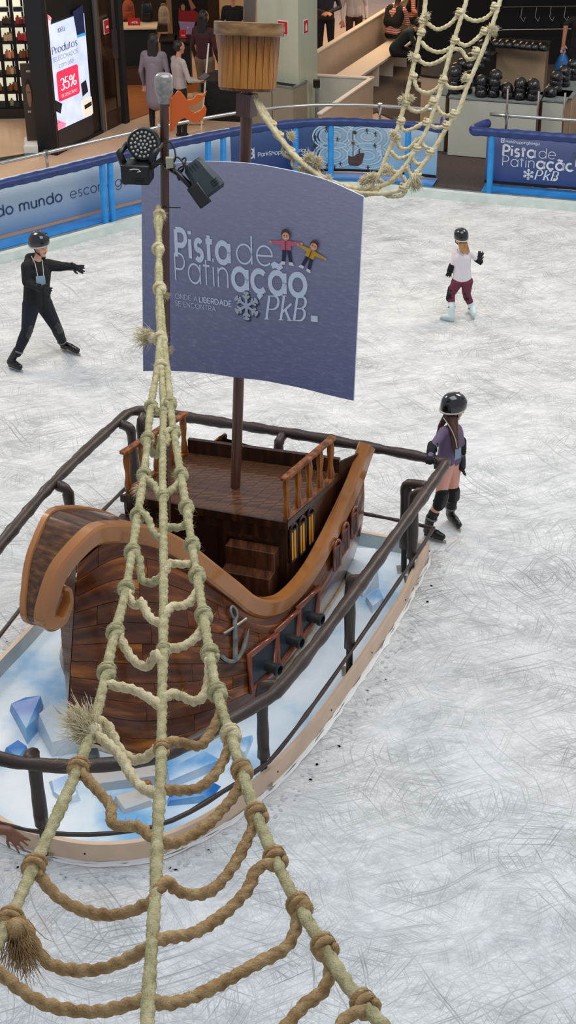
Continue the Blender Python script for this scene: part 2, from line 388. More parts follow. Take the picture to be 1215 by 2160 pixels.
# ------------------------------------------------------------------ barriers
Ea = np.array(EDGE)
def edge_at(p, off, z):   # nearest edge sample -> point offset from it
    Q = offset_path(EDGE, off, z); i = np.argmin(np.linalg.norm(Ea[:, :2]-V(p)[:2], axis=1)); return Q[i], i
def barrier(label, i0, i1, ends):
    bt = thing('rink_barrier', (*offset_path(EDGE, .2, .12)[(i0+i1)//2][:2], .0), label, 'barrier')
    sl = slice(i0, i1+1)
    pad = list(offset_path(EDGE, .10, 1.0)[sl])
    for e in ends:   # pad turns back at the gate
        q = offset_path(EDGE, .10, 1.0); q2 = offset_path(EDGE, .52, 1.0)
        if e == 'hi': pad = pad+[(q[i1]+(q[i1]-q[i1-1])*.9), (q2[i1]*.35+q[i1]*.65)+(q[i1]-q[i1-1])*1.0, q2[i1]+(q[i1]-q[i1-1])*.4]
        else: pad = [q2[i0]-(q[i0+1]-q[i0])*.2, (q2[i0]*.3+q[i0]*.7)-(q[i0+1]-q[i0])*1.3, q[i0]-(q[i0+1]-q[i0])*1.0]+pad
    pad = catmull(pad, 3)
    jit = [.062+.004*math.sin(i*1.3)+.003*math.sin(i*.37) for i in range(len(pad))]
    mb = MB().tube(pad, jit, 12); build(mb, 'top_pad', M['navy'], bt, smooth=True)
    mb = MB(); strip(mb, offset_path(EDGE, .17, .13)[sl], offset_path(EDGE, .46, .15)[sl]); strip(mb, offset_path(EDGE, .17, .13)[sl], offset_path(EDGE, .17, .05)[sl]); strip(mb, offset_path(EDGE, .46, .15)[sl], offset_path(EDGE, .46, .02)[sl])
    build(mb, 'base_board', M['blue_board'], bt, smooth=.5)
    mb = MB(); hp = offset_path(EDGE, .52, 1.13)[sl]; mb.tube(resample(hp, .3), .026, 8); build(mb, 'handrail', M['steel'], bt, smooth=True)
    for k, i in enumerate(range(i0+2, i1, 13)):
        p = offset_path(EDGE, .52, 1.13)[i]; mb = MB().tube([p, p-V((0, 0, 1.1))], .02, 8)
        mb.lathe([(.032, -.05), (.034, 0), (.032, .035)], p, n=8); build(mb, 'handrail_post', M['steel'], bt, smooth=.6)
    im = max(i0, min(i1, edge_at(at(665, 400), 0, 0)[1])) if i0 < ig0 else i0
    for sl2, m_ in ((slice(i0, im+1), M['copper']), (slice(im, i1+1), M['blackmatte'])):
        if sl2.stop-sl2.start < 3: continue
        mb = MB(); a = offset_path(EDGE, .35, .195)[sl2]; b = offset_path(EDGE, .35, .23)[sl2]; c = offset_path(EDGE, .38, .23)[sl2]
        strip(mb, a, b); strip(mb, b, c); strip(mb, a, offset_path(EDGE, .38, .195)[sl2]); build(mb, 'lower_strip', m_, bt, smooth=.5)
    return bt
ig0 = edge_at(at(905, 417), 0, 0)[1]; ig1 = edge_at(at(1012, 429), 0, 0)[1]; iL0 = edge_at(at(-330, 650), 0, 0)[1]; iR1 = len(EDGE)-14
barL = barrier('long curved blue rink barrier left of the gate', iL0, ig0, ['hi'])
barR = barrier('blue rink barrier right of the gate with a snowflake banner', ig1, iR1, ['lo'])
def post(px, py, par, h=.90):
    p, i = edge_at(at(px, py, .12), .13, .1); q = offset_path(EDGE, .10, .1)[i]
    mb = MB().tube([p, p+V((0, 0, h*.5)), V((q[0], q[1], .1+h))], [.043, .045, .043], 10); build(mb, 'post', M['post_blue'], par, smooth=.6)
for q in [(231, 478), (252, 474), (466, 428), (490, 424), (632, 398), (692, 380), (868, 390)]: post(*q, barL)
for q in [(1026, 407), (1260, 425)]: post(*q, barR)
def banner(i0, i1, m, par, z0=.22, z1=.97, off=.36):
    mb = MB(); a = offset_path(EDGE, off, z0)[i0:i1+1]; b = offset_path(EDGE, off+.02, z1)[i0:i1+1]
    c = offset_path(EDGE, off+.025, z0)[i0:i1+1]; d = offset_path(EDGE, off+.045, z1)[i0:i1+1]
    strip(mb, a, b); strip(mb, d, c); strip(mb, b, d); strip(mb, c, a)
    return build(mb, 'banner', m, par, smooth=.5)
def banner_fn(i_start, off, z_base, eps=.006):
    """x runs along the barrier in metres from an edge sample, y up"""
    P = offset_path(EDGE, off-eps, 0); d = np.r_[0, np.cumsum(np.linalg.norm(np.diff(P, axis=0), axis=1))]; d0 = d[i_start]
    Qa = offset_path(EDGE, off-eps, .22); Qb = offset_path(EDGE, off+.02-eps, .97)
    def fn(x, y):
        z = z_base+y; f = (z-.22)/.75; A = [np.interp(d0+x, d, Qa[:, k]) for k in range(3)]; B = [np.interp(d0+x, d, Qb[:, k]) for k in range(3)]
        return V(A)*(1-f)+V(B)*f
    return fn
def idx(px, py): return edge_at(at(px, py, .3), 0, 0)[1]
i_a = idx(440, 340); i_b = idx(665, 320); i_c = ig0
g1 = gradient('pale_blue_banner_print', (196, 210, 222), (88, 128, 172), .22, .9)
g2 = gradient('navy_banner_print', (62, 92, 140), (16, 48, 110), .22, .9)
g3 = gradient('ice_photo_banner_print', (178, 200, 216), (128, 178, 212), .22, .9)
g4 = gradient('indigo_banner_print', (92, 104, 148), (30, 62, 124), .22, .9)
bn = banner(iL0, i_a, g1, barL)
bn2 = banner(i_a, i_b, g2, barL)
bn3 = banner(i_b, i_c, g3, barL)
bn4 = banner(ig1, iR1, g4, barR)
# "do mundo escorrega!" placed by its visible ends
def along(px, py, off=.36):
    """barrier coordinate (metres along, z) of a photo point on the banner"""
    P = offset_path(EDGE, off, 0); d = np.r_[0, np.cumsum(np.linalg.norm(np.diff(P, axis=0), axis=1))]; best = None
    for z in np.linspace(.2, 1., 81):
        q = at(px, py, z); i = np.argmin(np.linalg.norm(P[:, :2]-q[:2], axis=1)); e = np.linalg.norm(P[i, :2]-q[:2])
        if best is None or e < best[0]:
            j = i; T = unit(P[min(j+1, len(P)-1)]-P[j-1]); best = (e, d[i]+np.dot((q-P[i])[:2], T[:2]), z)
    return best[1], best[2]
x0, zb = along(0, 456); x1, zc = along(45, 447); x2, zd = along(138, 429); x3, ze = along(150, 425); x4, zf = along(284, 399)
P0 = offset_path(EDGE, .36, 0)
fn = banner_fn(0, .36, 0); dd0 = 0
def put(par, s, x, z, size, w, m, off=.36, gap=.10, contrast=0., slant=0., serif=False, name='lettering', slope=0.):
    mb = MB(); f = banner_fn(0, off, z); text(mb, s, x, 0, size, w, lambda a, b: f(a, b+slope*(a-x)), contrast, slant, gap, serif); return build(mb, name, m, par, smooth=False, recalc=False)
sz = (x2-x1)/textwidth('mundo', 1., .12)
put(bn, 'mundo', x1, zb, sz, .11, M['navy_text'], gap=.12)
put(bn, 'todo', x1-textwidth('todo ', sz, .12), zb, sz, .11, M['navy_text'], gap=.12)
put(bn, 'escorrega!', x3, zb, (x4-x3)/textwidth('escorrega!', 1., .1), .055, M['navy_text'])
# ParkShopping
xa, za = along(545, 331); xb, zb2 = along(650, 309)
def emblem(par, x, z, s, m):
    mb = MB(); f = banner_fn(0, .36, z); g = lambda a, b: f(x+a*s, b*s)
    ribbon(mb, arc(.3, .28, .2, 0, 360), .12, g); ribbon(mb, arc(.3, .66, .2, 0, 360), .12, g); ribbon(mb, [(.02, 0), (.02, .95)], .06, g); ribbon(mb, [(.58, 0), (.58, .95)], .06, g)
    return build(mb, 'emblem', m, par, smooth=False, recalc=False)
szp = (xb-xa)/textwidth('ParkShoppingBarigüi', 1., .07)*1.02
emblem(bn2, xa-.16, za-.02, .17, M['white_text'])
put(bn2, 'ParkShoppingBarigüi', xa, za, szp, .11, M['white_text'], gap=.07)
put(bn2, 'multiplan', xb-.28, za-.1, szp*.62, .11, M['white_text'], gap=.07)
xq, zq = along(808, 326); put(bn3, 'ParkShoppingBarigüi', xq, zq-.02, szp*.7, .1, M['white_text'], gap=.07)
emblem(bn3, xq-.1, zq-.03, .11, M['white_text'])
# rink photograph print: figure-eight rings, tiny skaters, tiny ship
mb = MB(); xl, _ = along(672, 330); xr, _ = along(800, 330); w8 = xr-xl; f = banner_fn(0, .36, .22)
for cx_ in (.24, .80):
    for cy in (.50, .22):
        for k, rr in enumerate((.11, .17, .23, .29, .34)):
            q = ell(xl+w8*cx_, cy, rr*w8*1.0, rr*w8*.62, 30); ribbon(mb, q+[q[0]], .03 if k % 2 else .022, banner_fn(0, .36, .22, .006+.0006*k), mi=k % 2)
build(mb, 'printed_rings', [mat('ring_print_light', (184, 206, 220), .5), mat('ring_print_blue', (150, 188, 213), .5)], bn3, smooth=False, recalc=False)
mb = MB(); f2 = banner_fn(0, .36, .22, .009)
def tiny(mb, x, y, h, lean=0.):
    g = lambda a, b: f2(x+(a+lean*b)*h, y+b*h)
    fillpoly(mb, ell(0, .9, .09, .1, 8), g); fillpoly(mb, [(-.12, .42), (.12, .42), (.15, .8), (-.15, .8)], g)
    fillpoly(mb, [(-.12, .42), (-.02, .42), (-.1, 0), (-.2, 0)], g); fillpoly(mb, [(.02, .42), (.12, .42), (.22, 0), (.12, 0)], g)
    fillpoly(mb, [(-.15, .78), (-.4, .6), (-.38, .54), (-.12, .68)], g); fillpoly(mb, [(.15, .78), (.4, .66), (.4, .6), (.12, .68)], g)
for px, py, h in [(665, 300, .1), (664, 320, .11), (688, 279, .1), (690, 358, .1), (705, 362, .09), (717, 352, .08), (711, 300, .07), (772, 283, .08), (790, 290, .08), (789, 315, .09), (773, 366, .1), (811, 337, .09)]:
    xx, zz = along(px, py); mb = MB(); tiny(mb, xx, zz-.22, h); build(mb, 'printed_skater', M['dark_print'], bn3, smooth=False, recalc=False)
mb = MB(); xs_, zs_ = along(748, 332); g = lambda a, b: f2(xs_+a*.17, zs_-.22+b*.17)
fillpoly(mb, [(-.62, .12), (-.60, -.55), (-.45, -.72), (.25, -.78), (.6, -.5), (.78, .30), (.70, .42), (.2, .30), (-.2, .02)], g, 0); fillpoly(mb, [(-.22, .0), (-.14, .0), (-.20, 2.3), (-.27, 2.3)], g, 0)
fillpoly(mb, [(-.38, 1.35), (-.06, 1.3), (-.1, 1.05), (-.34, 1.1)], g, 1); fillpoly(mb, [(-.2, 2.3), (.12, 2.2), (.04, 1.95), (-.2, 2.0)], g, 0); ribbon(mb, [(-.2, 1.2), (.55, .7)], .04, g, mi=0); fillpoly(mb, [(.25, .3), (.4, .32), (.38, .75), (.3, .75)], g, 0)
for k in range(4): ribbon(mb, [(-.55+.02*k, -.15-.14*k), (.68-.05*k, .05-.17*k)], .03, lambda a, b: banner_fn(0, .36, .22, .011)(xs_+a*.17, zs_-.22+b*.17), mi=1)
build(mb, 'printed_ship', [mat('print_brown', (74, 54, 48), .6), mat('print_brown_light', (118, 88, 74), .6)], bn3, smooth=False, recalc=False)
# right banner: "Pista de Patinação PkB."
def rink_logo(fn_at, par, s, m, small=True):
    """whole logo in logo units: 1 = cap height of Pista; origin at left end of the Patinação baseline"""
    def one(txt, x, y, size, w, **k):
        mb = MB(); e = text(mb, txt, x, y, size, w, fn_at, **k); build(mb, 'lettering', m, par, smooth=False, recalc=False); return e
    e = one('Pista', 0, .95*s, 1.25*s, .155, gap=.12)
    one('de', e+.12*s, .95*s, 1.25*s, .05, gap=.08)
    e = one('Patin', 0, 0, 1.25*s, .055, gap=.10)
    one('ação', e+.02*s, 0, 1.25*s, .15, gap=.13)
    one('PkB', 3.05*s, -1.02*s, 1.15*s, .11, contrast=.62, slant=.24, gap=.17, serif=True)
    mb = MB(); fillpoly(mb, [(4.72*s, -1.02*s), (4.92*s, -1.02*s), (4.92*s, -.80*s), (4.72*s, -.80*s)], fn_at); build(mb, 'lettering', m, par, smooth=False, recalc=False)
def snowflake(mb, cx_, cy, r, w, fn_at, mi=0):
    for k in range(6):
        a = PI/6+k*PI/3; d = V((math.cos(a), math.sin(a)))
        ribbon(mb, [V((cx_, cy)), V((cx_, cy))+d*r], w, fn_at, mi=mi)
        for q, l in ((.5, .34), (.78, .26)):
            for s_ in (-1, 1):
                b = a+s_*.9; p = V((cx_, cy))+d*r*q; ribbon(mb, [p, p+V((math.cos(b), math.sin(b)))*r*l], w*.8, fn_at, mi=mi)
xl, zl = along(1059, 349); xr, _ = along(1166, 356); s_ = (xr-xl)/4.62; f = banner_fn(0, .36, zl)
rink_logo(lambda a, b: f(xl+a, b), bn4, s_, M['white_text'])
mb = MB(); snowflake(mb, xl+2.42*s_, -.62*s_, .5*s_, .085*s_, f); build(mb, 'printed_snowflake', M['white_text'], bn4, smooth=False, recalc=False)
xt, zt = along(1066, 301); put(bn4, 'ParkShoppingBarigüi', xt, min(zt, .9), szp*.62, .11, M['white_text'], gap=.07)
emblem(bn4, xt-.07, min(zt, .9)-.01, .08, M['white_text'])
mb = MB(); xt, zt = along(1206, 330); f3 = banner_fn(0, .36, .5); fillpoly(mb, [(xt, -.02), (xt+.6, -.02), (xt+.6, .22), (xt, .22)], f3); build(mb, 'printed_panel', mat('grey_print', (74, 88, 124), .5), bn4, smooth=False, recalc=False)
mb = MB(); f3 = banner_fn(0, .36, .5, .009); fillpoly(mb, [(xt+.05, .03), (xt+.5, .03), (xt+.5, .12), (xt+.05, .12)], f3); build(mb, 'printed_panel', M['white_text'], bn4, smooth=False, recalc=False)

# dark ramp in the gate
mb = MB(); a, i = edge_at(at(905, 417), .17, .115); P1 = offset_path(EDGE, .17, .115)[ig0-1:ig1+3]; P2 = offset_path(EDGE, 1.5, .06)[ig0-1:ig1+3]; strip(mb, P1, P2); strip(mb, P1, offset_path(EDGE, .17, .0)[ig0-1:ig1+3])
o = build(mb, 'trim_3', M['carpet'], smooth=.4); tag(o, 'dark rubber ramp in the rink gate', kind='structure')
# dark carpet of the rental area
z = .035
cp = [at(q[0], q[1], z) for q in [(785, 240), (757, 176), (830, 110), (960, 30), (1060, 0), (1400, -30), (1500, 330), (1215, 390), (1020, 405), (905, 395), (850, 262), (795, 236)]]
o = build(MB().poly_plate(cp, (0, 0, 1), .004), 'floor.002', M['carpet']); tag(o, 'dark carpet of the skate rental area', kind='structure')

# ------------------------------------------------------------------ column, low walls, benches
c0 = V((.27, 24.6, 0)); ca = unit((-.63, .38, 0)); cb = unit((.40, .70, 0)); 
mb = MB(); loop = [c0, c0+cb*.66, c0+cb*.66+ca*.76, c0+ca*.76]; mb.hexa(loop, [p+V((0, 0, 4.4)) for p in loop]); col_ = build(mb, 'trim_4', M['column'], smooth=False); bevel(col_, .008, 1)
tag(col_, 'satin metal square column beside the bins', kind='structure')
def sign(face, u, px, py, w, h, label, arrow):
    nrm = unit(np.cross(u, (0, 0, 1))); 
    if nrm[1] > 0: nrm = -nrm
    P = onpl(px, py, c0, nrm); t = thing('fire_sign', P, label, 'sign')
    R = np.array([u, (0, 0, 1), nrm]).T
    build(MB().box(P+nrm*.006, (w, h, .008), R), 'plate', M['white_sign'], t)
    build(MB().box(P+nrm*.012, (w*.88, h*.88, .006), R), 'face', M['red_sign'], t)
    mb = MB(); f = plane_fn(P, u, (0, 0, 1), nrm, .017); fillpoly(mb, [(-.05*w*4, -h*.3), (.05*w*4, -h*.3), (.05*w*4, h*.05), (0, h*.3), (-.05*w*4, h*.05)], f); build(mb, 'symbol', M['white_sign'], t, smooth=False)
sign(0, -ca, 597, 58, .2, .22, 'red fire sign on the left face of the column', 1)
sign(0, cb, 644, 56, .13, .22, 'narrow red fire sign on the right face of the column', 1)
def slab(name, a, b, z0, z1, th, m, label, side=1, cap=None, cat='partition'):
    a = V(a); b = V(b); d = unit((b-a)[:2].tolist()+[0]); nn = V((-d[1], d[0], 0))*side
    t = thing(name, ((a[0]+b[0])/2, (a[1]+b[1])/2, z0), label, cat)
    base = [V((p[0], p[1], z0)) for p in (a, b, b+nn*th, a+nn*th)]; o = build(MB().hexa(base, [p+V((0, 0, z1-z0-.03)) for p in base]), 'panel', m, t)
    e = .015; base = [V((p[0], p[1], z1-.03)) for p in (a-nn*e-d*e, b-nn*e+d*e, b+nn*(th+e)+d*e, a+nn*(th+e)-d*e)]
    bevel(build(MB().hexa(base, [p+V((0, 0, .03)) for p in base]), 'top_cap', M['bench_white'] if cap is None else cap, t), .004, 1)
    return t
slab('low_partition', (.52, 25.75, 0), (3.0, 31.4, 0), .02, .9, .06, M['beige_panel'], 'long beige low partition behind the white bench', 1)
slab('low_partition', (.50, 25.28, 0), (1.50, 25.02, 0), .02, .70, .05, M['grey_panel'], 'short grey low partition right beside the column', 1)
slab('low_partition', (1.50, 25.02, 0), (.60, 23.0, 0), .02, .70, .05, M['beige_panel'], 'beige low partition slanting from the corner to the rink barrier', -1)
slab('low_partition', (3.0, 31.4, 0), (5.2, 30.8, 0), .02, 1.3, .06, M['beige_panel'], 'beige partition behind the far end of the white bench', 1)
bt = thing('bench', (2.2, 28.2, .02), 'long white L shaped bench along the beige partition', 'bench')
def seat(loop): 
    base = [V((p[0], p[1], .40)) for p in loop]; bevel(build(MB().hexa(base, [p+V((0, 0, .05)) for p in base]), 'seat', M['bench_white'], bt), .006, 1)
seat([(.90, 26.15), (1.31, 26.0), (3.31, 30.5), (2.93, 30.75)]); seat([(2.93, 30.75), (3.31, 30.5), (5.0, 30.05), (5.1, 30.45), (2.98, 31.05)])
u = unit((2.0, 4.5, 0)); v = V((u[1], -u[0], 0))
for k in range(7):
    p = V((1.02, 26.2, .21))+u*(.25+k*.72); build(MB().box(p+v*.17, (.33, .03, .38), np.array([v, u, (0, 0, 1)]).T), 'support', M['bench_white'], bt)
# ------------------------------------------------------------------ counters
def counter(label, a, b, depth, z1, m, top=None, toe=.0):
    a = V((a[0], a[1], .04)); b = V((b[0], b[1], .04)); d = unit(b-a); nn = V((-d[1], d[0], 0))
    t = thing('rental_counter', ((a+b)/2+nn*depth/2)*V((1, 1, 0))+V((0, 0, .04)), label, 'counter')
    L = np.linalg.norm(b-a); n = max(1, round(L/.62)); R = np.array([d, nn, (0, 0, 1)]).T
    build(MB().box((a+b)/2+nn*depth/2+V((0, 0, (z1-.08)/2)), (L-.03, depth-.03, z1-.10), R), 'carcass', M['tan_panel'], t)
    bevel(build(MB().box((a+b)/2+nn*.008+V((0, 0, (z1-.10)/2+.01)), (L-.012, .018, z1-.10), R), 'front_panel', m, t), .003, 1)
    bevel(build(MB().box((a+b)/2+nn*depth/2+V((0, 0, z1-.065)), (L+.02, depth+.02, .03), R), 'worktop', top or M['kerb_grey'], t), .004, 1)
    return t, a, d, nn, z1
ctA = counter('narrow pale counter unit at the left end beside the gate', (2.27, 23.16), (2.50, 23.06), .6, .96, M['grey_panel'])
ctB = counter('wide pale counter in the middle with five helmet stacks', (2.53, 22.90), (3.80, 22.48), .62, .96, M['grey_panel'])
ctC = counter('narrow pale counter end right of the wide counter', (3.90, 22.66), (4.22, 22.54), .60, .96, M['grey_panel'])
ctD = counter('tan counter running back along the right edge', (4.36, 22.75), (5.02, 24.4), .5, .96, M['tan_panel'])
ctE = counter('tall tan cabinet behind the helmet stacks', (3.60, 25.86), (4.42, 25.62), .5, 1.0, M['tan_panel'], M['blackmatte'])
ctF = counter('dark helmet shelf behind the left helmet stacks', (2.75, 24.15), (3.62, 25.8), .6, .9, M['blackmatte'], M['blackmatte'])
mb = MB(); mb.box((5.0, 28.4, 1.3), (5.0, .2, 2.6)); o = build(mb, 'wall_right', M['blackmatte']); tag(o, 'dark back wall of the skate rental shop', kind='structure')
# wire hangers/rail on the dark wall
t = thing('wall_rack', (4.9, 28.2, 1.0), 'thin steel hanging rack on the dark rental wall', 'rack')
build(MB().tube([(4.0, 28.1, 1.12), (5.4, 28.1, 1.12)], .008, 6), 'rail', M['steel'], t); build(MB().tube([(4.0, 28.1, .72), (5.4, 28.1, .72)], .008, 6), 'rail', M['steel'], t)
for k in range(4):
    x = 4.35+k*.26; build(MB().tube([(x, 28.08, 1.12), (x-.02, 28.05, .95), (x+.03, 28.02, .88), (x+.06, 28.05, .95)], .005, 5), 'hook', M['steel'], t)
t = thing('skate_rack', at(1075, 40, .5)*V((1, 1, 0))+V((0, 0, .04)), 'dark sloping rack with colourful gear behind the helmets', 'rack')
p = at(1060, 60, .5); build(MB().box(p+V((0, .3, .0)), (.9, .5, .9)), 'frame', M['blackmatte'], t)
for k in range(7):
    q = p+V((-.35+.11*k, .02-.02*k, .5)); build(MB().ball(q, (.05, .05, .04)), 'gear', [M['red_sign'], M['blackmatte'], M['black'], mat('green_gear', (20, 70, 60), .6)][k % 4], t, smooth=True)
# poles standing behind the right barrier
for k, (px, lab) in enumerate([(1083, 'left thin steel pole behind the right rink barrier'), (1147, 'middle thin steel pole behind the right rink barrier'), (1201, 'right thin steel pole behind the right rink barrier')]):
    p = at(px, 330+8*k, 0)*V((1, 1, 0)); p, i = edge_at(p, .75, .02); p[0] = at(px, 285, 1.0)[0]
    o = build(MB().tube([p, p+V((0, 0, 1.42))], .016, 8), 'steel_pole', M['steel'], smooth=.6); tag(o, lab, 'pole')
# stanchion post and bins
t = thing('queue_post', (.70, 24.7, .02), 'slim grey queue post with black head beside the column', 'post')
p = V((.72, 24.9, .02)); p = at(668, 258, .02); t.location = tuple(p)
build(MB().tube([p, p+V((0, 0, .6))], .03, 10), 'pole', M['kerb_grey'], t); build(MB().lathe([(.14, 0), (.14, .012), (.04, .03)], p, n=16), 'base', M['black'], t); build(MB().box(p+V((0, 0, .64)), (.11, .09, .12)), 'head', M['black'], t)
bu = -ca; bv = V((ca[1], -ca[0], 0)); 
if bv[1] < 0: bv = -bv
bc = at(590, 262, .02); R = np.array([bu, bv, (0, 0, 1)]).T
t = thing('litter_bin', bc, 'square grey twin litter bin with black open top by the column', 'bin')
for s_ in (-1, 1):
    build(MB().box(bc+bu*s_*.2+V((0, 0, .34)), (.385, .46, .68), R), 'body', mat('bin_grey', (140, 134, 118), .45), t)
fr = MB()
for s_ in (-1, 1): fr.box(bc+bu*s_*.385+V((0, 0, .695)), (.035, .48, .03), R); fr.box(bc+bv*s_*.22+V((0, 0, .695)), (.80, .035, .03), R)
build(fr, 'rim', M['kerb_grey'], t); build(MB().box(bc+V((0, 0, .686)), (.74, .42, .01), R), 'opening', M['blackmatte'], t)
# bottle behind the barrier on the counter front
# ------------------------------------------------------------------ ceiling slab over the mall edge
o = build(MB().box((-1, 34, 3.6), (30, 18, .3)), 'ceiling', mat('white_ceiling', (200, 194, 184), .8)); tag(o, 'ceiling slab of the shop level', kind='structure')
area_light('shop_ceiling_lamp', (-3.2, 29.0, 3.35), (-3.2, 29.0, 0), 3, 1.2, 34, (1.0, .74, .48))
area_light('shop_ceiling_lamp', (-6.6, 26.5, 3.35), (-6.6, 26.4, 0), 1.6, 1.6, 75, (1.0, .82, .6))
area_light('mall_ceiling_lamp', (2.0, 29.5, 3.35), (1.6, 29.5, 0), 4, 3, 240, (1.0, .70, .42))
# ================================================================== SHOPS ON THE LEFT
FA = V((-3.54, 23.28, .02)); FU = unit((.464, .886, 0)); FN = V((FU[1], -FU[0], 0))
FR_ = np.array([FU, (0, 0, 1), FN]).T
def fxy(px, py, off=0.):   # photo point on the shop front -> metres along it, height
    P = onpl(px, py, FA+FN*off, FN); return np.dot(P-FA, FU), P[2]-.02
M['screen_white'] = mat('lit_screen_marble', (206, 216, 240), .4, col2=(184, 198, 232), scale=5, emit=.75)
def lit(name, c, e=.7): return mat(name, c, .5, emit=e)
t = thing('advertising_screen', FA+FU*.7, 'tall lit advertising screen in a black frame offering 35% discount', 'screen')
L0 = fxy(67, 0)[0]; L0 = -.02; L1 = fxy(221, 279)[0]
build(MB().box(FA+FU*(L0+L1)/2-FN*.17+V((0, 0, 1.3)), (L1-L0, 2.6, .30), FR_), 'housing', M['black'], t)
q = [fxy(*p) for p in ((90, 20), (172, 1), (195, 240), (116, 279))]
xl = (q[0][0]+q[3][0])/2; xr = (q[1][0]+q[2][0])/2; yb = (q[2][1]+q[3][1])/2; yt = 1.95
ff = lambda e: plane_fn(FA, FU, (0, 0, 1), FN, e)
def plate(x0, x1, y0, y1, th, m, name, par, z=0.): 
    return build(MB().box(FA+FU*(x0+x1)/2+V((0, 0, (y0+y1)/2))+FN*(z+th/2-.02), (x1-x0, y1-y0, th), FR_), name, m, par)
plate(L0+.0, L0+.09, .0, 2.6, .05, M['blackmatte'], 'frame', t); plate(L1-.06, L1, 0, 2.6, .04, mat('grey_frame', (92, 88, 88), .4), 'frame', t)
plate(L0+.09, L1-.06, .0, yb-.32, .04, M['blackmatte'], 'frame', t); plate(xl-.02, xr+.02, yb-.32, yb-.02, .022, mat('dark_grey_panel', (46, 44, 48), .4), 'lower_panel', t)
plate(L0+.035, L0+.055, 0, 2.6, .056, mat('brown_strip', (70, 52, 38), .5), 'strip', t)
scr = plate(xl, xr, yb, yt, .03, M['screen_white'], 'screen', t)
def adtext(s, a, b, w, m, e=.018, **k):
    xa, ya = fxy(*a); xb, yb_ = fxy(*b); g = k.get('gap', .10); sz = (xb-xa)/textwidth(s, 1., g); mb = MB(); sl = (yb_-ya)/(xb-xa)
    f = ff(e); text(mb, s, 0, 0, sz, w, lambda x, y: f(xa+x, (ya+yb_)/2+y), **k); return build(mb, 'lettering', m, t, smooth=False, recalc=False)
def adpoly(pts, m, e=.014, name='printed_shape'):
    mb = MB(); fillpoly(mb, [fxy(*p) for p in pts], ff(e)); return build(mb, name, m, t, smooth=False, recalc=False)
cs = lambda pts: [(x/4.05, y/4.05) for x, y in pts]
K = lit('screen_black', (30, 32, 44), .25)
adpoly(cs([(615, 100), (700, 40), (722, 300), (655, 322)]), lit('screen_deep_blue', (20, 34, 70), .4))
adpoly(cs([(652, 300), (722, 275), (724, 300), (655, 322)]), lit('screen_sky_blue', (60, 150, 220), .7), .016)
adpoly(cs([(372, 112), (432, 150), (412, 335), (392, 335)]), lit('screen_pale_pink', (244, 206, 220), .75)); adpoly(cs([(385, 112), (425, 140), (425, 180), (385, 150)]), lit('screen_pink', (230, 130, 140), .7), .016)
adpoly(cs([(685, 715), (728, 680), (748, 780), (700, 825)]), K); adpoly(cs([(690, 862), (776, 822), (790, 968), (712, 1002)]), lit('screen_cream', (226, 214, 196), .7))
adpoly(cs([(714, 900), (775, 862), (777, 898), (718, 935)]), K, .016); adpoly(cs([(455, 850), (526, 885), (512, 970), (448, 938)]), K)
adpoly(cs([(462, 1012), (562, 1052), (545, 1085), (468, 1128)]), lit('screen_rose', (240, 130, 160), .7))
rb = [fxy(*p) for p in ((116, 151), (162, 136), (168, 196), (123, 215))]
x0, x1 = (rb[0][0]+rb[3][0])/2, (rb[1][0]+rb[2][0])/2; y0, y1 = (rb[2][1]+rb[3][1])/2, (rb[0][1]+rb[1][1])/2; r = .05
loop = [p for c_, a in (((x1-r, y1-r), 0), ((x0+r, y1-r), 90), ((x0+r, y0+r), 180), ((x1-r, y0+r), 270)) for p in arc(c_[0], c_[1], r, a, a+90, 5)]
mb = MB(); fillpoly(mb, loop, ff(.014)); build(mb, 'printed_shape', lit('screen_red', (226, 50, 84), .75), t, smooth=False, recalc=False)
WT = lit('screen_text_white', (240, 240, 246), .8)
adtext('Produtos', (109, 116), (163, 94), .10, K, contrast=.75); adtext('SELECIONADOS', (110, 131), (164, 111), .055, K)
adtext('com até', (122, 144), (154, 131), .05, K, slant=.35, gap=.08); adtext('35%', (127, 190), (161, 178), .12, WT, contrast=.7, gap=.04)
adtext('DE DESCONTO', (129, 205), (161, 192), .07, WT); adtext('IDÉLL', (121, 68), (137, 63), .12, K, contrast=.5)
adtext('ADA', cs([(475, 1060)])[0], cs([(508, 1052)])[0], .10, K)
# glass doors between the screen and the bag shop
d = thing('shop_door', FA+FU*(L1+.25), 'dark framed glass shop door with a red notice', 'door')
x2 = fxy(257, 260)[0]
glass = mat('dark_reflection_glass', (46, 28, 20), .06, spec=.9, coat=.6)  # opaque pane with its dark reflections put into the base colour
plate(L1+.01, x2-.01, .28, 2.6, .02, glass, 'pane', d); plate(L1+.01, x2-.01, 0, .28, .03, mat('brown_kick_plate', (52, 34, 26), .4), 'kick_plate', d)
plate(L1, L1+.035, 0, 2.6, .05, M['steel'], 'frame', d); plate(x2-.035, x2, 0, 2.6, .05, M['steel'], 'frame', d)
hx, hy = fxy(242, 75); plate(hx-.015, hx+.015, hy-.35, hy+.1, .07, M['steel'], 'handle', d)
nx, ny = fxy(223, 56); plate(nx-.07, nx+.07, ny-.11, ny+.11, .012, M['white_sign'], 'notice', d, .02); plate(nx-.06, nx+.06, ny-.10, ny+.10, .006, M['red_sign'], 'notice', d, .034)
mb = MB(); fillpoly(mb, [(nx-.04, ny-.02)]+arc(nx, ny-.02, .04, 180, 0), ff(.03)); build(mb, 'notice', M['white_sign'], d, smooth=False, recalc=False)
# shop jamb
o = plate(x2+.0, x2+.12, 0, 3.4, .1, M['blackmatte'], 'trim_5', None); tag(o, 'dark jamb of the bag shop opening', kind='structure')
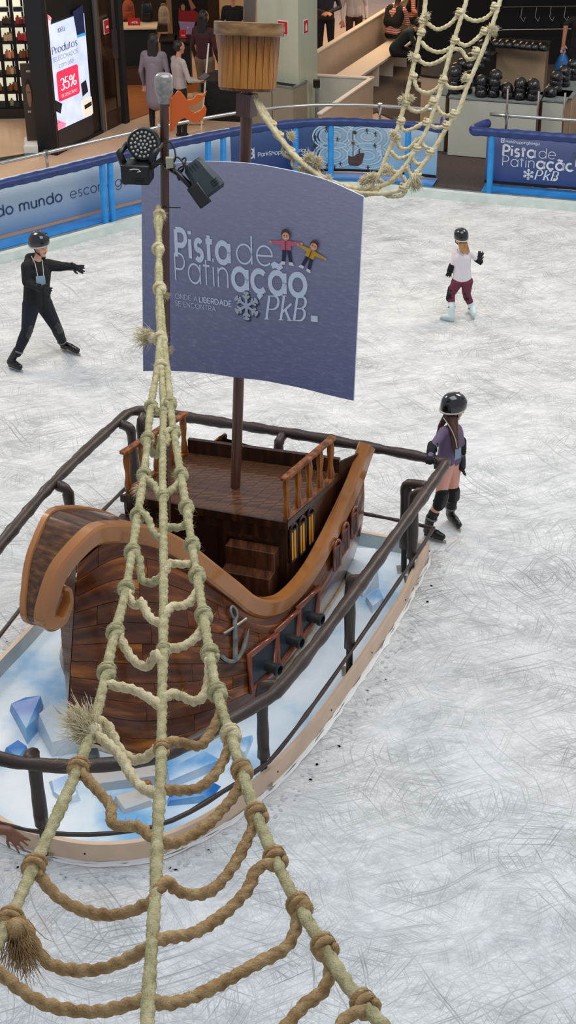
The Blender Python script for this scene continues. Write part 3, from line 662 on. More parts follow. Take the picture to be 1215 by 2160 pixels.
# bag shop interior
th0 = at(262, 258, .03); th1 = at(470, 182, .03); tu = unit((th1-th0)[:2].tolist()+[0]); tn = V((-tu[1], tu[0], 0))
wf = MB().poly_plate([th0, th1, th1+tn*5, th0+tn*5], (0, 0, 1), .006); o = build(wf, 'floor.003', M['wood_floor']); tag(o, 'orange wooden floor of the bag shop', kind='structure')
o = build(MB().box((-4.5, 31.5, 1.6), (9., .2, 3.2)), 'wall_back', mat('dark_brown_wall', (44, 34, 30), .8)); tag(o, 'dark back wall of the bag shop', kind='structure')
o = build(MB().box((-2.05, 30.2, 1.6), (.15, 2.0, 3.2)), 'wall_left', mat('sand_wall', (150, 122, 92), .8)); tag(o, 'sand coloured inner wall of the bag shop', kind='structure')
def shelfunit(px0, px1, py, zt, m, label, depth=.45):
    a = at(px0, py, zt); b = at(px1, py, zt); c = (a+b)/2; w = b[0]-a[0]
    s = thing('display_shelf', (c[0], c[1]+depth/2, .03), label, 'shelf')
    bevel(build(MB().box(c+V((0, depth/2, -.02)), (w, depth, .04)), 'shelf_board', m, s), .004, 1)
    build(MB().box(V((c[0], c[1]+depth/2+.02, (zt-.04+.03)/2)), (w-.04, depth-.06, zt-.08)), 'cabinet', M['blackmatte'], s)
    return a, b, c
a, b, c = shelfunit(254, 330, 58, 1.0, mat('lit_cream_shelf', (214, 196, 166), .5), 'cream shelf with bags and a red discount sign')
def bag(px, py, z, w, h, d_, m, label, strap=True, y=0):
    p = at(px, py, z); p = p+V((0, y, 0)); s = thing('backpack', p, label, 'bag')
    mb = MB(); prof = [(.0, 0), (.9, 0), (1., .1), (1., .6), (.85, .9), (.5, 1.), (0, 1.02)]
    for i, zz in enumerate((0, .12, .4, .7, .9, 1.)): pass
    rows = []
    for f, g in ((0, .86), (.06, 1), (.45, 1), (.75, .9), (.92, .66), (1., .3)):
        rows.append([p+V((math.copysign(abs(math.cos(a_))**.5, math.cos(a_))*w/2*g, d_/2+math.copysign(abs(math.sin(a_))**.5, math.sin(a_))*d_/2*g, f*h)) for a_ in np.linspace(0, 2*PI, 17)])
    mb.grid(rows); mb.add(rows[-1][:-1], [tuple(range(16))]); build(mb, 'body', m, s, smooth=True)
    mb = MB(); mb.box(p+V((0, -.012, h*.28)), (w*.7, .05, h*.36)); bevel(build(mb, 'pocket', m, s), .015, 2)
    build(MB().tube([p+V((-.04, d_/2, h*.98)), p+V((-.03, d_/2, h*1.1)), p+V((.03, d_/2, h*1.1)), p+V((.04, d_/2, h*.98))], .01, 6), 'handle', m, s, smooth=True)
bag(270, 46, 1.0, .22, .34, .16, mat('orange_bag', (176, 82, 26), .5, col2=(130, 50, 18), scale=9), 'orange backpack on the cream shelf', y=.12)
bag(309, 50, 1.0, .22, .36, .16, M['black'], 'black backpack on the cream shelf beside the orange one', y=.12)
bag(345, 56, .95, .20, .32, .16, mat('beige_bag', (170, 150, 122), .6, col2=(140, 118, 92), scale=9), 'beige backpack on the dark table', y=.1)
def redsign(px, py, z, w, h, s, label):
    p = at(px, py, z); g = thing('discount_sign', p, label, 'sign'); build(MB().box(p+V((0, 0, h/2)), (w, .012, h)), 'board', M['red_sign'], g)
    mb = MB(); f = plane_fn(p, (1, 0, 0), (0, 0, 1), (0, -1, 0), .009); sz = w*.62/textwidth(s, 1.); text(mb, s, -w*.28, h*.25, sz, .14, f); build(mb, 'lettering', M['white_sign'], g, smooth=False, recalc=False)
redsign(283, 53, 1.0, .22, .12, '-40%', 'small red -40% sign on the cream shelf')
redsign(386, 80, .80, .12, .14, '-30%', 'small red discount sign on the dark table under the poster')
a, b, c = shelfunit(283, 316, 101, .55, mat('pale_shelf', (150, 140, 130), .5), 'low shelf with red boxes under the cream shelf')
for k, (px, py, lab) in enumerate([(290, 98, 'left red bag on the low shelf'), (304, 98, 'right red bag on the low shelf')]):
    bag(px, py, .55, .11, .2, .12, mat('red_bag', (186, 26, 30), .45), lab, y=.1)
shelfunit(335, 372, 85, .8, M['black'], 'black table edge with the beige backpack', .5); shelfunit(366, 402, 88, .8, M['black'], 'black table in front of the laptop poster', .5)
o = build(MB().box(at(285, 175, .15)+V((0, .5, .02)), (1.0, .4, .3)), 'plinth', mat('brown_plinth', (64, 40, 26), .5)); tag(o, 'low brown plinth inside the bag shop', 'plinth')
# poster of a woman with a laptop (flat print)
pp = at(405, 78, .82); g = thing('wall_poster', (pp[0], pp[1]+1.2, .4), 'dark wall poster of a smiling woman with a lilac laptop', 'poster')
P0_ = onpl(403, 78, (0, pp[1]+1.2, 0), (0, 1, 0)); sc_ = (onpl(450, 78, (0, pp[1]+1.2, 0), (0, 1, 0))-P0_)[0]/47
build(MB().box(P0_+V((0, .02, .5)), (76*sc_, .02, 100*sc_+.4)), 'board', M['blackmatte'], g)
def post_poly(pts, c_, e):
    mb = MB(); f = plane_fn(P0_, (1, 0, 0), (0, 0, 1), (0, -1, 0), e); fillpoly(mb, [((x-403)*sc_, (78-y)*sc_*1.03) for x, y in pts], f); build(mb, 'printed_shape', mat('poster_print', c_, .6), g, smooth=False, recalc=False)
post_poly([(378, 46), (380, 20), (392, 25), (402, 26), (408, 22), (420, 30), (416, 48)], (150, 30, 34), .003)
post_poly(ell(388, 18, 6, 9, 14), (40, 22, 18), .004); post_poly(ell(389, 19, 4.3, 6.5, 14), (190, 130, 104), .005)
post_poly([(406, 24), (416, 20), (404, 0), (400, 2)], (176, 116, 92), .006); post_poly([(378, 46), (413, 48), (405, 73), (383, 72)], (168, 150, 196), .007); post_poly(ell(397, 59, 2, 2.4, 10), (214, 206, 230), .008)
# black draped table with poles, cardboard box
bt_ = at(478, 256, .02); g = thing('draped_table', bt_, 'black draped block behind the rink barrier beside the mast', 'table')
bevel(build(MB().box(bt_+V((0, .35, .33)), (.68, .7, .66), frame((0, 0, 1), (.25, 1, 0))), 'cloth', M['blackmatte'], g), .02, 2)
for (pa, pb, lab) in [((383, 137), (395, 250), 'left white pole leaning beside the orange flag'), ((440, 92), (424, 262), 'right white pole leaning on the black draped block')]:
    b0 = at(pb[0], pb[1], .1); t0 = onpl(pa[0], pa[1], b0, (0, 1, 0)); o = build(MB().tube([b0-V((0, 0, .08)), t0], .013, 8), 'mop_pole', M['white_sign'], smooth=.6); tag(o, lab, 'pole')
b0 = at(412, 205, .45); g = thing('cardboard_box', b0*V((1, 1, 0))+V((0, 0, .02)), 'pale cardboard box beyond the orange flag', 'box'); bevel(build(MB().box(V((b0[0], b0[1], .26)), (.26, .24, .46)), 'body', mat('cardboard', (196, 160, 116), .7), g), .006, 1); build(MB().box(V((b0[0], b0[1], .497)), (.06, .245, .008)), 'tape', M['tan_panel'], g)
# far store bits seen above the crow's nest
g = thing('wall_screen', (-.62, 30.3, .8), 'colourful wall screen far behind the crow nest', 'screen'); p = at(510, 25, .9); p = V((p[0], p[1]+.5, p[2])); build(MB().box(p, (.2, .03, .6)), 'panel', lit('purple_screen', (92, 60, 150), .5), g); g.location = (p[0], p[1], .02); build(MB().box(p-V((0, 0, .62)), (.05, .05, .62)), 'stand', M['blackmatte'], g)
p = at(498, 40, 1.0); o = build(MB().box(V((p[0]+.1, p[1]+1.5, 1.4)), (.9, .1, 2.8)), 'wall_front', mat('cream_wall', (206, 180, 140), .8)); tag(o, 'cream wall far behind the crow nest', kind='structure')
p = at(537, 20, 1.0); o = build(MB().box(V((p[0], p[1]+1.0, 1.4)), (.12, .1, 2.8)), 'trim_6', mat('green_post', (60, 84, 66), .6)); tag(o, 'dark green upright beside the column', kind='structure')
# ------------------------------------------------------------------ perfume shop
sy = 25.35
def shx(px, py): return onpl(px, py, (0, sy, 0), (0, 1, 0))
unit_ = thing('perfume_shelving', (-4.75, sy+.2, .02), 'black shelving wall full of perfumes at the top left', 'shelf')
xs = [-6.2, -5.45, -4.72, -4.0]
xs = [shx(-45, 150)[0], shx(7, 150)[0], shx(36.5, 150)[0], shx(66, 150)[0]]
build(MB().box(V(((xs[0]+xs[-1])/2, sy+.42, 1.1)), (xs[-1]-xs[0], .04, 2.2)), 'back_panel', mat('cream_lit_back', (232, 224, 198), .6, emit=.8), unit_)
for x in xs: build(MB().box(V((x, sy+.02, 1.1)), (.05, .05, 2.2)), 'upright', M['blackmatte'], unit_)
for x0, x1 in zip(xs[:-1], xs[1:]): build(MB().box(V(((x0+x1)/2, sy+.38, 1.1)), (.03, .03, 2.2)), 'upright', M['blackmatte'], unit_)
zs = [shx(25, y)[2] for y in (226, 195, 160, 126, 90, 55)]+[shx(25, 20)[2]]
for k, zz in enumerate(zs[:6]):
    build(MB().box(V(((xs[0]+xs[-1])/2, sy+.2, zz-.012)), (xs[-1]-xs[0], .42, .022)), 'shelf_board', M['blackmatte'], unit_)
build(MB().box(V(((xs[0]+xs[-1])/2, sy+.2, zs[0]/2)), (xs[-1]-xs[0], .42, zs[0]-.03)), 'base_cabinet', mat('dark_cabinet', (40, 30, 26), .5), unit_)
for x0, x1 in zip(xs[:-1], xs[1:]):
    p = V(((x0+x1)/2, sy-.01, shx(25, 19)[2])); build(MB().box(p, (.17, .02, .085)), 'name_plate', M['white_sign'], unit_); build(MB().box(p-V((0, .012, 0)), (.15, .01, .065)), 'name_plate', M['black'], unit_)
pal = [[('green', (150, 160, 120)), ('amber', (190, 150, 90))], [('amber', (150, 76, 24)), ('brown', (110, 56, 24))], [('golden', (186, 116, 40)), ('cream', (220, 190, 150))], [('coral', (224, 120, 90)), ('peach', (236, 170, 130))], [('cream', (222, 184, 140)), ('peach', (230, 160, 110))], [('dark brown', (70, 30, 22)), ('black', (34, 24, 26))]]
pal2 = [[('green', (150, 160, 120))], [('amber', (160, 84, 30))], [('amber', (150, 76, 24))], [('amber', (160, 84, 24)), ('brown', (120, 56, 20))], [('red', (200, 20, 50)), ('crimson', (170, 16, 40))], [('red', (206, 22, 26)), ('dark', (60, 44, 40))]]
order = ['bottom', 'second lowest', 'third lowest', 'third highest', 'second highest', 'topmost']
pm = {}
capm = mat('gold_cap', (190, 150, 90), .3, .6)
for mi_, (x0, x1) in enumerate(zip(xs[:-1], xs[1:])):
    side = ['far left', 'middle', 'right'][mi_]
    for k, zz in enumerate(zs[:6]):
        P = (pal2 if mi_ == 2 else pal)[k]; n = 1 if k == 0 else 3; used = {}
        for j in range(n):
            cn, cc = P[j % len(P)]
            if cn not in pm: pm[cn] = mat('perfume_'+cn.replace(' ', '_'), cc, .2, coat=.4)
            x = x0+(x1-x0)*(.3+.22*j+.03*rng.random()); h = .09+.035*rng.random(); w = .055+.02*rng.random()
            lab = f'{cn} perfume bottle, {["left", "middle", "right"][j]} of three on the {order[k]} shelf of the {side} bay' if n > 1 else f'single {cn} perfume box on the {order[k]} shelf of the {side} bay'
            c_ = V((x, sy+.08+.05*rng.random(), zz))
            g = thing('perfume_bottle', c_, lab, 'perfume', f'perfumes on the {order[k]} shelf of the {side} bay' if n > 1 else None)
            bevel(build(MB().box(c_+V((0, 0, h/2)), (w, w*.7, h)), 'flask', pm[cn], g), .006, 1); build(MB().lathe([(w*.25, 0), (w*.25, .03)], c_+V((0, 0, h)), n=8), 'cap', capm, g)
# poster stand with a man's face
pa = [onpl(*p, at(70, 303, .02), (0, 1, 0)) for p in ((38, 137), (63, 145), (84, 310), (57, 300))]
g = thing('poster_stand', (pa[2]+pa[3])/2*V((1, 1, 0))+V((0, 0, .02)), 'slim dark poster stand printed with a male face', 'poster')
w_ = np.linalg.norm((pa[1]-pa[0])[:2]); b0 = V(((pa[3]+pa[2])/2)); hh = pa[0][2]; su = unit((1, .12, 0)); sn = V((su[1], -su[0], 0)); SR = np.array([su, (0, 0, 1), sn]).T; b0[2] = .02
build(MB().box(b0+V((0, 0, hh/2)), (w_, hh, .06), SR), 'board', mat('umber_print', (70, 58, 50), .5), g); build(MB().box(b0+V((0, 0, .03))-sn*.05, (w_+.1, .05, .3), SR), 'foot', M['white_sign'], g)
def sp(pts, c_, e):
    mb = MB(); f = plane_fn(b0, su, (0, 0, 1), sn, .03+e); fillpoly(mb, [(x*w_, y*hh) for x, y in pts], f); build(mb, 'printed_shape', mat('stand_print', c_, .6), g, smooth=False, recalc=False)
sp(ell(.1, .66, .30, .16, 18), (34, 24, 20), .002); sp([(-.18, .70), (-.05, .76), (.15, .75), (.26, .66), (.24, .56), (.12, .47), (-.02, .47), (-.14, .56)], (158, 120, 98), .004)
sp([(-.1, .655), (.02, .665), (.02, .65), (-.1, .645)], (60, 40, 34), .006); sp([(.08, .665), (.2, .655), (.2, .642), (.08, .65)], (60, 40, 34), .006); sp([(-.04, .525), (.1, .525), (.03, .515)], (130, 80, 74), .006)
sp([(-.2, .40), (.1, .40), (.1, .425), (-.2, .425)], (190, 182, 172), .003); sp([(0., .90), (.35, .90), (.35, .925), (0, .925)], (190, 182, 172), .003)
b1 = at(68, 320, .02); o = build(MB().box(b1+V((0, 0, .06)), (.22, .2, .12)), 'plinth', M['white_sign']); tag(o, 'small white plinth at the foot of the poster stand', 'plinth'); bevel(o, .006, 1)
th = MB().poly_plate([at(-120, 372, .026), at(94, 326, .026), at(94, 318, .026), at(-120, 352, .026)], (0, 0, 1), .006); o = build(th, 'trim_7', M['kerb_grey']); o.data.materials[0] = mat('dark_threshold', (40, 46, 40), .2); tag(o, 'dark threshold strip of the perfume shop', kind='structure')
# ================================================================== SHIP PLATFORM
Mw = {}
def wood(name, a, b, c, rot=0., scale=3., st=(1, 12, 1), rough=.35, coat=.3, uv=False, sharp=(.35, .68)):
    return mat(name, a, rough, col2=c, col3=b, scale=scale, stretch=st, rot=(0, 0, rot), coat=coat*.45, spec=.3, uv=uv, sharp=sharp, detail=5)
M['peach'] = mat('peach_kerb_board', (226, 196, 168), .5, col2=(214, 184, 158), scale=5)
M['kerb_in'] = mat('grey_kerb_inside', (176, 186, 184), .6, col2=(192, 200, 198), scale=5)
M['berg'] = mat('iceberg_paint', (120, 180, 224), .35, col2=(236, 242, 246), col3=(214, 230, 240), scale=1.1, bump=.2, bscale=14, sharp=(.34, .60), coat=.2)
M['pad'] = mat('brown_vinyl_pad', (52, 39, 33), .42, col2=(64, 49, 42), scale=5, bump=.4, bscale=16)
M['iron'] = mat('dark_iron', (42, 40, 38), .5, .4)
kerb_pts = [(1.24, 11.36, 0), at(874, 1240), at(850, 1290), at(760, 1430), at(640, 1590), at(500, 1722), at(350, 1803), at(200, 1822), at(60, 1795), at(0, 1765), (-2.38, 8.25, 0), (-2.52, 8.9, 0), (-2.34, 9.62, 0), (-2.07, 10.3, 0), (-1.30, 12.36, 0)]
kerb = resample(catmull(kerb_pts, 8)+[(V(kerb_pts[-1])*(1-k/10)+V(kerb_pts[0])*k/10) for k in range(1, 10)], .09)
kc = np.mean(kerb, axis=0)
def kofs(d, z):   # offset inward
    P = np.array(kerb); A = np.roll(P, 1, 0); B = np.roll(P, -1, 0); T = B-A; T /= np.linalg.norm(T[:, :2], axis=1)[:, None]+1e-9
    N = np.c_[T[:, 1], -T[:, 0]]; s = np.sign(np.sum(N*(kc-P)[:, :2], axis=1)); s = np.sign(s.sum()) or 1
    Q = P.copy(); Q[:, :2] += N*s*d; Q[:, 2] = z; return list(Q)
plat = thing('ship_platform', (kc[0], kc[1], 0), 'boat shaped white and blue painted platform with a peach kerb around the ship', 'platform')
def ring(a, b, name, m):
    mb = MB(); n = len(a); mb.add(list(a)+list(b), [(i, (i+1) % n, n+(i+1) % n, n+i) for i in range(n)]); return mb
KH = .17
mb = MB(); n = len(kerb); A, B, D, E_ = kofs(0, 0), kofs(0, KH), kofs(.035, KH), kofs(.035, .0)
front = [i for i in range(n)]
for p, q in ((A, B), (B, D)): r_ = ring(p, q, '', None); mb.add(r_.v, r_.f)
build(mb, 'kerb_outside', M['peach'], plat, smooth=.5)
mb = ring(D, E_, '', None); build(mb, 'kerb_inside', M['kerb_in'], plat, smooth=.5)
mb = MB(); mb.add(kofs(.03, .03), [tuple(range(n))]); o = build(mb, 'painted_floor', M['berg'], plat, smooth=False)
if o.data.polygons[0].normal.z < 0: o.data.flip_normals()
# kerb joints and screws
mb = MB()
for i in range(0, n, 9): 
    p = A[i]*.5+B[i]*.5; mb.ball(p, .008, n=6, m=4)
build(mb, 'screw_heads', M['iron'], plat, smooth=True)['kind'] = 'stuff'
# snow bank where ice meets kerb
mb = MB(); a0 = kofs(-.035, .002); a1 = kofs(-.014, .007); a2 = kofs(.0, .016)
for p, q in ((a0, a1), (a1, a2)): r_ = ring(p, q, '', None); mb.add([V(x)+V((rng.normal()*.006, rng.normal()*.006, abs(rng.normal())*.004)) for x in r_.v], r_.f)
build(mb, 'snow_edge', mat('snow', (240, 240, 238), .7, bump=.5, scale=40), plat, smooth=True)
# little dents in the ice along the kerb
mb = MB()
for d_ in (-.13, -.155, -.19):
    for p in kofs(d_, .0025):
        for _ in range(2):
            if rng.random() < .42:
                c_ = p+V((rng.normal()*.03, rng.normal()*.03, 0)); r_ = .008+.008*rng.random(); a_ = rng.random()*3; mb.add([V((x, y, .0025)) for x, y in ell(c_[0], c_[1], r_*1.5, r_, 7, a_)], [tuple(range(7))])
tag(build(mb, 'ice_dents', mat('dent_grey', (184, 188, 190), .5), plat, smooth=False, recalc=False), kind='stuff')
# painted ice blocks
def block(pts2, z, h, tint, seed):
    rg = np.random.default_rng(seed); base = [at(*p, z) for p in pts2]; c_ = np.mean(base, axis=0)
    top = [c_+(b-c_)*(.72+.2*rg.random())+V((0, 0, h*(.7+.5*rg.random()))) for b in base]
    bm = bmesh.new()
    for p in base+top: bm.verts.new(tuple(p))
    bmesh.ops.convex_hull(bm, input=bm.verts[:]); me_v = [tuple(v.co) for v in bm.verts]; ix = {v: i for i, v in enumerate(bm.verts)}
    fs = [tuple(ix[v] for v in f.verts) for f in bm.faces]; bm.free(); mb = MB(); mb.add(me_v, fs); return build(mb, 'ice_block', tint, plat, smooth=False)
tb = mat('ice_block_blue', (36, 122, 206), .3, col2=(150, 202, 236), scale=2.2, sharp=(.42, .7), coat=.3); tw = mat('ice_block_white', (196, 212, 222), .35, col2=(226, 232, 236), scale=3, coat=.2); tg = mat('ice_block_stone', (206, 190, 176), .5, col2=(186, 196, 200), scale=3); tm = mat('ice_block_mixed', (110, 170, 222), .3, col2=(214, 230, 240), scale=2.2, sharp=(.4, .6), coat=.3)
for k, (pts2, h, m) in enumerate([([(20, 1500), (55, 1475), (92, 1490), (80, 1545), (58, 1572)], .10, tb), ([(80, 1545), (110, 1515), (150, 1545), (165, 1590), (110, 1598)], .16, tw), ([(8, 1590), (40, 1570), (62, 1590), (40, 1615)], .07, tb), ([(102, 1650), (150, 1640), (172, 1690), (140, 1700), (112, 1680)], .05, tm), ([(180, 1640), (330, 1622), (345, 1655), (200, 1672)], .09, tg), ([(240, 1690), (300, 1670), (330, 1700), (260, 1720)], .05, tg), ([(345, 1640), (440, 1592), (470, 1620), (352, 1668)], .08, tm), ([(352, 1690), (400, 1662), (468, 1660), (440, 1694), (352, 1702)], .05, tb), ([(470, 1605), (500, 1570), (535, 1560), (520, 1600)], .06, tm), ([(728, 1230), (745, 1180), (795, 1185), (800, 1240), (765, 1262)], .14, tw), ([(770, 1268), (800, 1248), (812, 1270), (785, 1296)], .06, tm), ([(160, 1600), (210, 1590), (215, 1625), (165, 1630)], .10, mat('ice_block_dark', (70, 84, 84), .5))]):
    block(pts2, .025, h, m, k)
for q in ((650, 1330), (606, 1383)):
    pass
ob = MB().ball(at(310, 1655, .12), .035); build(ob, 'float_ball', mat('orange_wood_ball', (150, 86, 36), .35), plat, smooth=True)

# ------------------------------------------------------------------ guard rail
ZR = .94
rp = [at(*q, ZR) for q in [(925, 1000), (740, 1260), (600, 1440), (540, 1487), (480, 1522), (390, 1573), (300, 1603), (180, 1616), (80, 1613), (0, 1600)]]+[V((-2.25, 7.78, ZR)), V((-2.5, 8.4, ZR)), V((-2.5, 9.3, ZR))]+[at(*q, ZR) for q in [(0, 1150), (120, 1010), (248, 890), (278, 869), (310, 868), (400, 881), (600, 912), (760, 940), (890, 964), (930, 976)]]
rail = thing('guard_rail', (kc[0], kc[1]-.01, .03), 'brown vinyl padded guard rail around the pirate ship', 'railing')
tr = resample(catmull(rp, 8, True), .05)
rad = [.047+.003*math.sin(i*.9)+.003*math.sin(i*.23)+.002*rng.normal() for i in range(len(tr))]
build(MB().tube(tr, rad, 12, closed=True), 'top_rail', M['pad'], rail, smooth=True)
trA = np.array(tr)
def inward(p, d):
    i = np.argmin(np.linalg.norm(trA[:, :2]-V(p)[:2], axis=1)); T = unit(trA[(i+1) % len(trA)]-trA[i-1]); N = V((T[1], -T[0], 0)); N = N if np.dot(N, kc-trA[i]) > 0 else -N
    return trA[i]+N*d, i, N
low = [inward(p, .07)[0]*V((1, 1, 0))+V((0, 0, .30)) for p in tr[::3]]
build(MB().tube(low, [.017+.002*rng.normal() for _ in low], 8, closed=True), 'lower_bar', M['pad'], rail, smooth=True)
def gpost(px, py, d=.13, base=False):
    if base:
        b_ = at(px, py, .12); p, i, N = inward(b_, 0); r0 = trA[i]; p = V((b_[0], b_[1], ZR))
    else: p, i, N = inward(at(px, py, ZR), d); r0 = trA[i]
    top = p+V((0, 0, -.05))
    path = [p*V((1, 1, 0))+V((0, 0, .27)), p*V((1, 1, 0))+V((0, 0, .6)), p+V((0, 0, -.12)), p+V((0, 0, -.045))-N*.02, r0+V((0, 0, -.02))+N*.03]
    mb = MB().tube(catmull(path, 3), [.046+.003*rng.normal() for _ in range(13)], 10); build(mb, 'post_pad', M['pad'], rail, smooth=True)
    build(MB().tube([p*V((1, 1, 0))+V((0, 0, .03)), p*V((1, 1, 0))+V((0, 0, .28))], .026, 8), 'post_foot', M['iron'], rail, smooth=.6)
    build(MB().box(p*V((1, 1, 0))+V((0, 0, .036)), (.12, .12, .012)), 'foot_plate', M['steel'], rail)
for q in [(600, 912), (250, 890), (110, 1020), (310, 868), (-150, 1500)]: gpost(*q)
for q in [(737, 1398), (557, 1630), (93, 1775), (852, 1184), (868, 1206)]: gpost(*q, base=True)

# ================================================================== PIRATE SHIP
TH = math.radians(58); EB = V((-math.cos(TH), -math.sin(TH), 0)); ES = V((math.sin(TH), -math.cos(TH), 0)); SO = V((.05, 11.35, 0)); EZ = V((0, 0, 1))
def W(s, w, z): return SO+EB*s+ES*w+EZ*z
def cx(s): return -.2*max(0, min(1, (s-1.0)/1.9))**1.3
ship = thing('pirate_ship', W(1.4, 0, .03), 'glossy brown pirate ship with orange gunwale and curled bow on the rink platform', 'ship')
ub = [(-.10, .50), (.35, .60), (.93, .70), (1.45, .77), (1.85, .80), (2.2, .80), (2.5, .74), (2.75, .60), (2.92, .32), (2.98, -.17)]
ut = [(.02, .68, 1.22), (.25, .70, 1.02), (.75, .73, .75), (1.3, .72, .55), (1.62, .66, .66), (1.9, .54, 1.0), (2.1, .41, 1.28), (2.3, .24, 1.5), (2.5, .07, 1.58), (2.72, -.13, 1.40)]
_B = np.array(catmull([(a, b, 0) for a, b in ub], 10)); _T = np.array(catmull(ut, 10)); _U = np.linspace(0, 1, len(_B))
def HS(u, v, side=1):
    b = V([np.interp(u, _U, _B[:, k]) for k in range(3)]); t_ = V([np.interp(u, _U, _T[:, k]) for k in range(3)])
    p = b*(1-v)+t_*v; bl = .07*math.sin(PI*min(1, v*1.02))*(1 if u < .85 else max(0, (1-u)/.15))
    # bulge outwards: sideways amidships, forward near the bow
    k = min(1, max(0, (u-.55)/.35)); p = p+V((bl*k*1.3, bl*(1-.4*k), 0))
    s, w, z = p
    if side < 0:
        z = min(z, 1.08)
        kk = min(1, max(0, (u-.45)/.4)); kk = kk*kk*(3-2*kk); w = (2*cx(s)-w)*(1-kk)+(-.36+.16*(1-v))*kk; s = s-.05*kk*(1-v)-.03*kk
    return W(s, w, z+.03)
def hnorm(u, v, side=1):
    e = .004; a = HS(min(1, u+e), v, side)-HS(max(0, u-e), v, side); b = HS(u, min(1, v+e), side)-HS(u, max(0, v-e), side)
    n = unit(np.cross(a, b)); c_ = W(1.4, 0, .5); 
    if np.dot(n, HS(u, v, side)-c_) < 0: n = -n
    return n
M['hull'] = wood('glossy_hull_wood', (78, 38, 18), (116, 60, 25), (186, 108, 40), scale=1.6, st=(1.3, 9, 1), rough=.22, coat=.7, uv=True, sharp=(.36, .72))
M['hull2'] = wood('glossy_hull_wood_dark', (70, 36, 19), (100, 54, 26), (150, 86, 36), scale=1.6, st=(1.3, 9, 1), rough=.22, coat=.7, uv=True, sharp=(.36, .74))
M['darkwood'] = wood('dark_ship_wood', (40, 22, 15), (54, 30, 18), (78, 44, 24), scale=2.5, st=(9, 1, 1), rot=TH, rough=.3, coat=.4)
M['deck'] = wood('deck_wood', (66, 42, 28), (92, 60, 40), (112, 76, 50), scale=2.2, st=(1, 14, 1), rot=-TH, rough=.28, coat=.5)
M['stair'] = wood('stair_wood', (62, 34, 22), (84, 48, 30), (108, 66, 42), scale=2.5, st=(9, 1, 1), rot=TH, rough=.3, coat=.4)
M['caramel'] = mat('caramel_gloss_paint', (176, 114, 58), .22, col2=(162, 102, 50), scale=3, coat=.6)
M['railwood'] = wood('golden_rail_wood', (92, 46, 18), (132, 72, 26), (176, 108, 42), scale=6, st=(3, 3, .5), rough=.25, coat=.5)
M['redwood'] = mat('reddish_gloss_frame', (132, 64, 36), .25, col2=(112, 52, 28), scale=6, coat=.5)
M['mast'] = mat('mast_brown', (74, 42, 28), .35, col2=(88, 52, 34), scale=4, stretch=(6, 6, .4), coat=.3)
for side in (1, -1):
    # inner core
    mb = MB(); US = np.linspace(0, 1, 46); VS = np.linspace(0, 1, 12)
    mb.grid([[HS(u, v, side)-hnorm(u, v, side)*.012 for v in VS] for u in US]); build(mb, 'hull_core', M['darkwood'], ship, smooth=True)
    NV = 11
    for r_ in range(NV):
        v0, v1 = r_/NV+.0014, (r_+1)/NV-.0014; cuts = [0.]; x = .1+.13*(r_ % 3)
        while x < .97: cuts.append(x); x += .235
        cuts.append(1.)
        for u0, u1 in zip(cuts[:-1], cuts[1:]):
            if u1-u0 < .02: continue
            ua = np.linspace(u0+(.0006 if u0 > 0 else 0), u1-(.0006 if u1 < 1 else 0), 9); va = np.linspace(v0, v1, 4); mb = MB(); uv = []; rx, ry = rng.random(2)*20
            P = [[HS(u, v, side) for v in va] for u in ua]; N = [[hnorm(u, v, side) for v in va] for u in ua]
            pr = .005+.0022*rng.random()
            top = [[p+nn*pr for p, nn in zip(a, b)] for a, b in zip(P, N)]; mb.grid(top)
            uv += [(u*3.3+rx, v*1.2+ry) for u in ua for v in va]
            I, J = 9, 4; rim = [(i, 0) for i in range(I)]+[(I-1, j) for j in range(1, J)]+[(i, J-1) for i in range(I-2, -1, -1)]+[(0, j) for j in range(J-2, 0, -1)]
            b0 = len(mb.v); rv = [P[i][j]-N[i][j]*.011 for i, j in rim]; k_ = len(rim)
            mb.v += [tuple(q) for q in rv]; mb.f += [(rim[a][0]*J+rim[a][1], rim[(a+1) % k_][0]*J+rim[(a+1) % k_][1], b0+(a+1) % k_, b0+a) for a in range(k_)]; mb.mi += [0]*k_
            uv += [(ua[i]*3.3+rx, va[j]*1.2+ry) for i, j in rim]
            build(mb, 'hull_plank', M['hull' if rng.random() < .6 else 'hull2'], ship, smooth=.5, uvs=uv)
# stem and transom
mb = MB(); VS = np.linspace(0, 1, 12); mb.grid([[HS(1, v, 1)+EB*.012, HS(1, v, -1)+EB*.012] for v in VS]); build(mb, 'stem_post', M['hull2'], ship, smooth=True, uvs=[(.5*i % 1, i/2) for i in range(24)])
mb = MB(); mb.grid([[HS(0, v, 1)*(1-f)+HS(0, v, -1)*f for f in (0, .5, 1)] for v in np.linspace(0, .84, 10)]); build(mb, 'transom', M['darkwood'], ship, smooth=.5)
# main deck
mb = MB(); dk = [W(s, w, .40) for s, w in [(.05, .6), (.9, .68), (1.6, .66), (2.1, .5), (2.5, .2), (2.5, -.5), (2.1, -.75), (1.6, -.78), (.9, -.68), (.05, -.6)]]
mb.poly_plate(dk, (0, 0, 1), .02); build(mb, 'main_deck', M['deck'], ship, smooth=False)
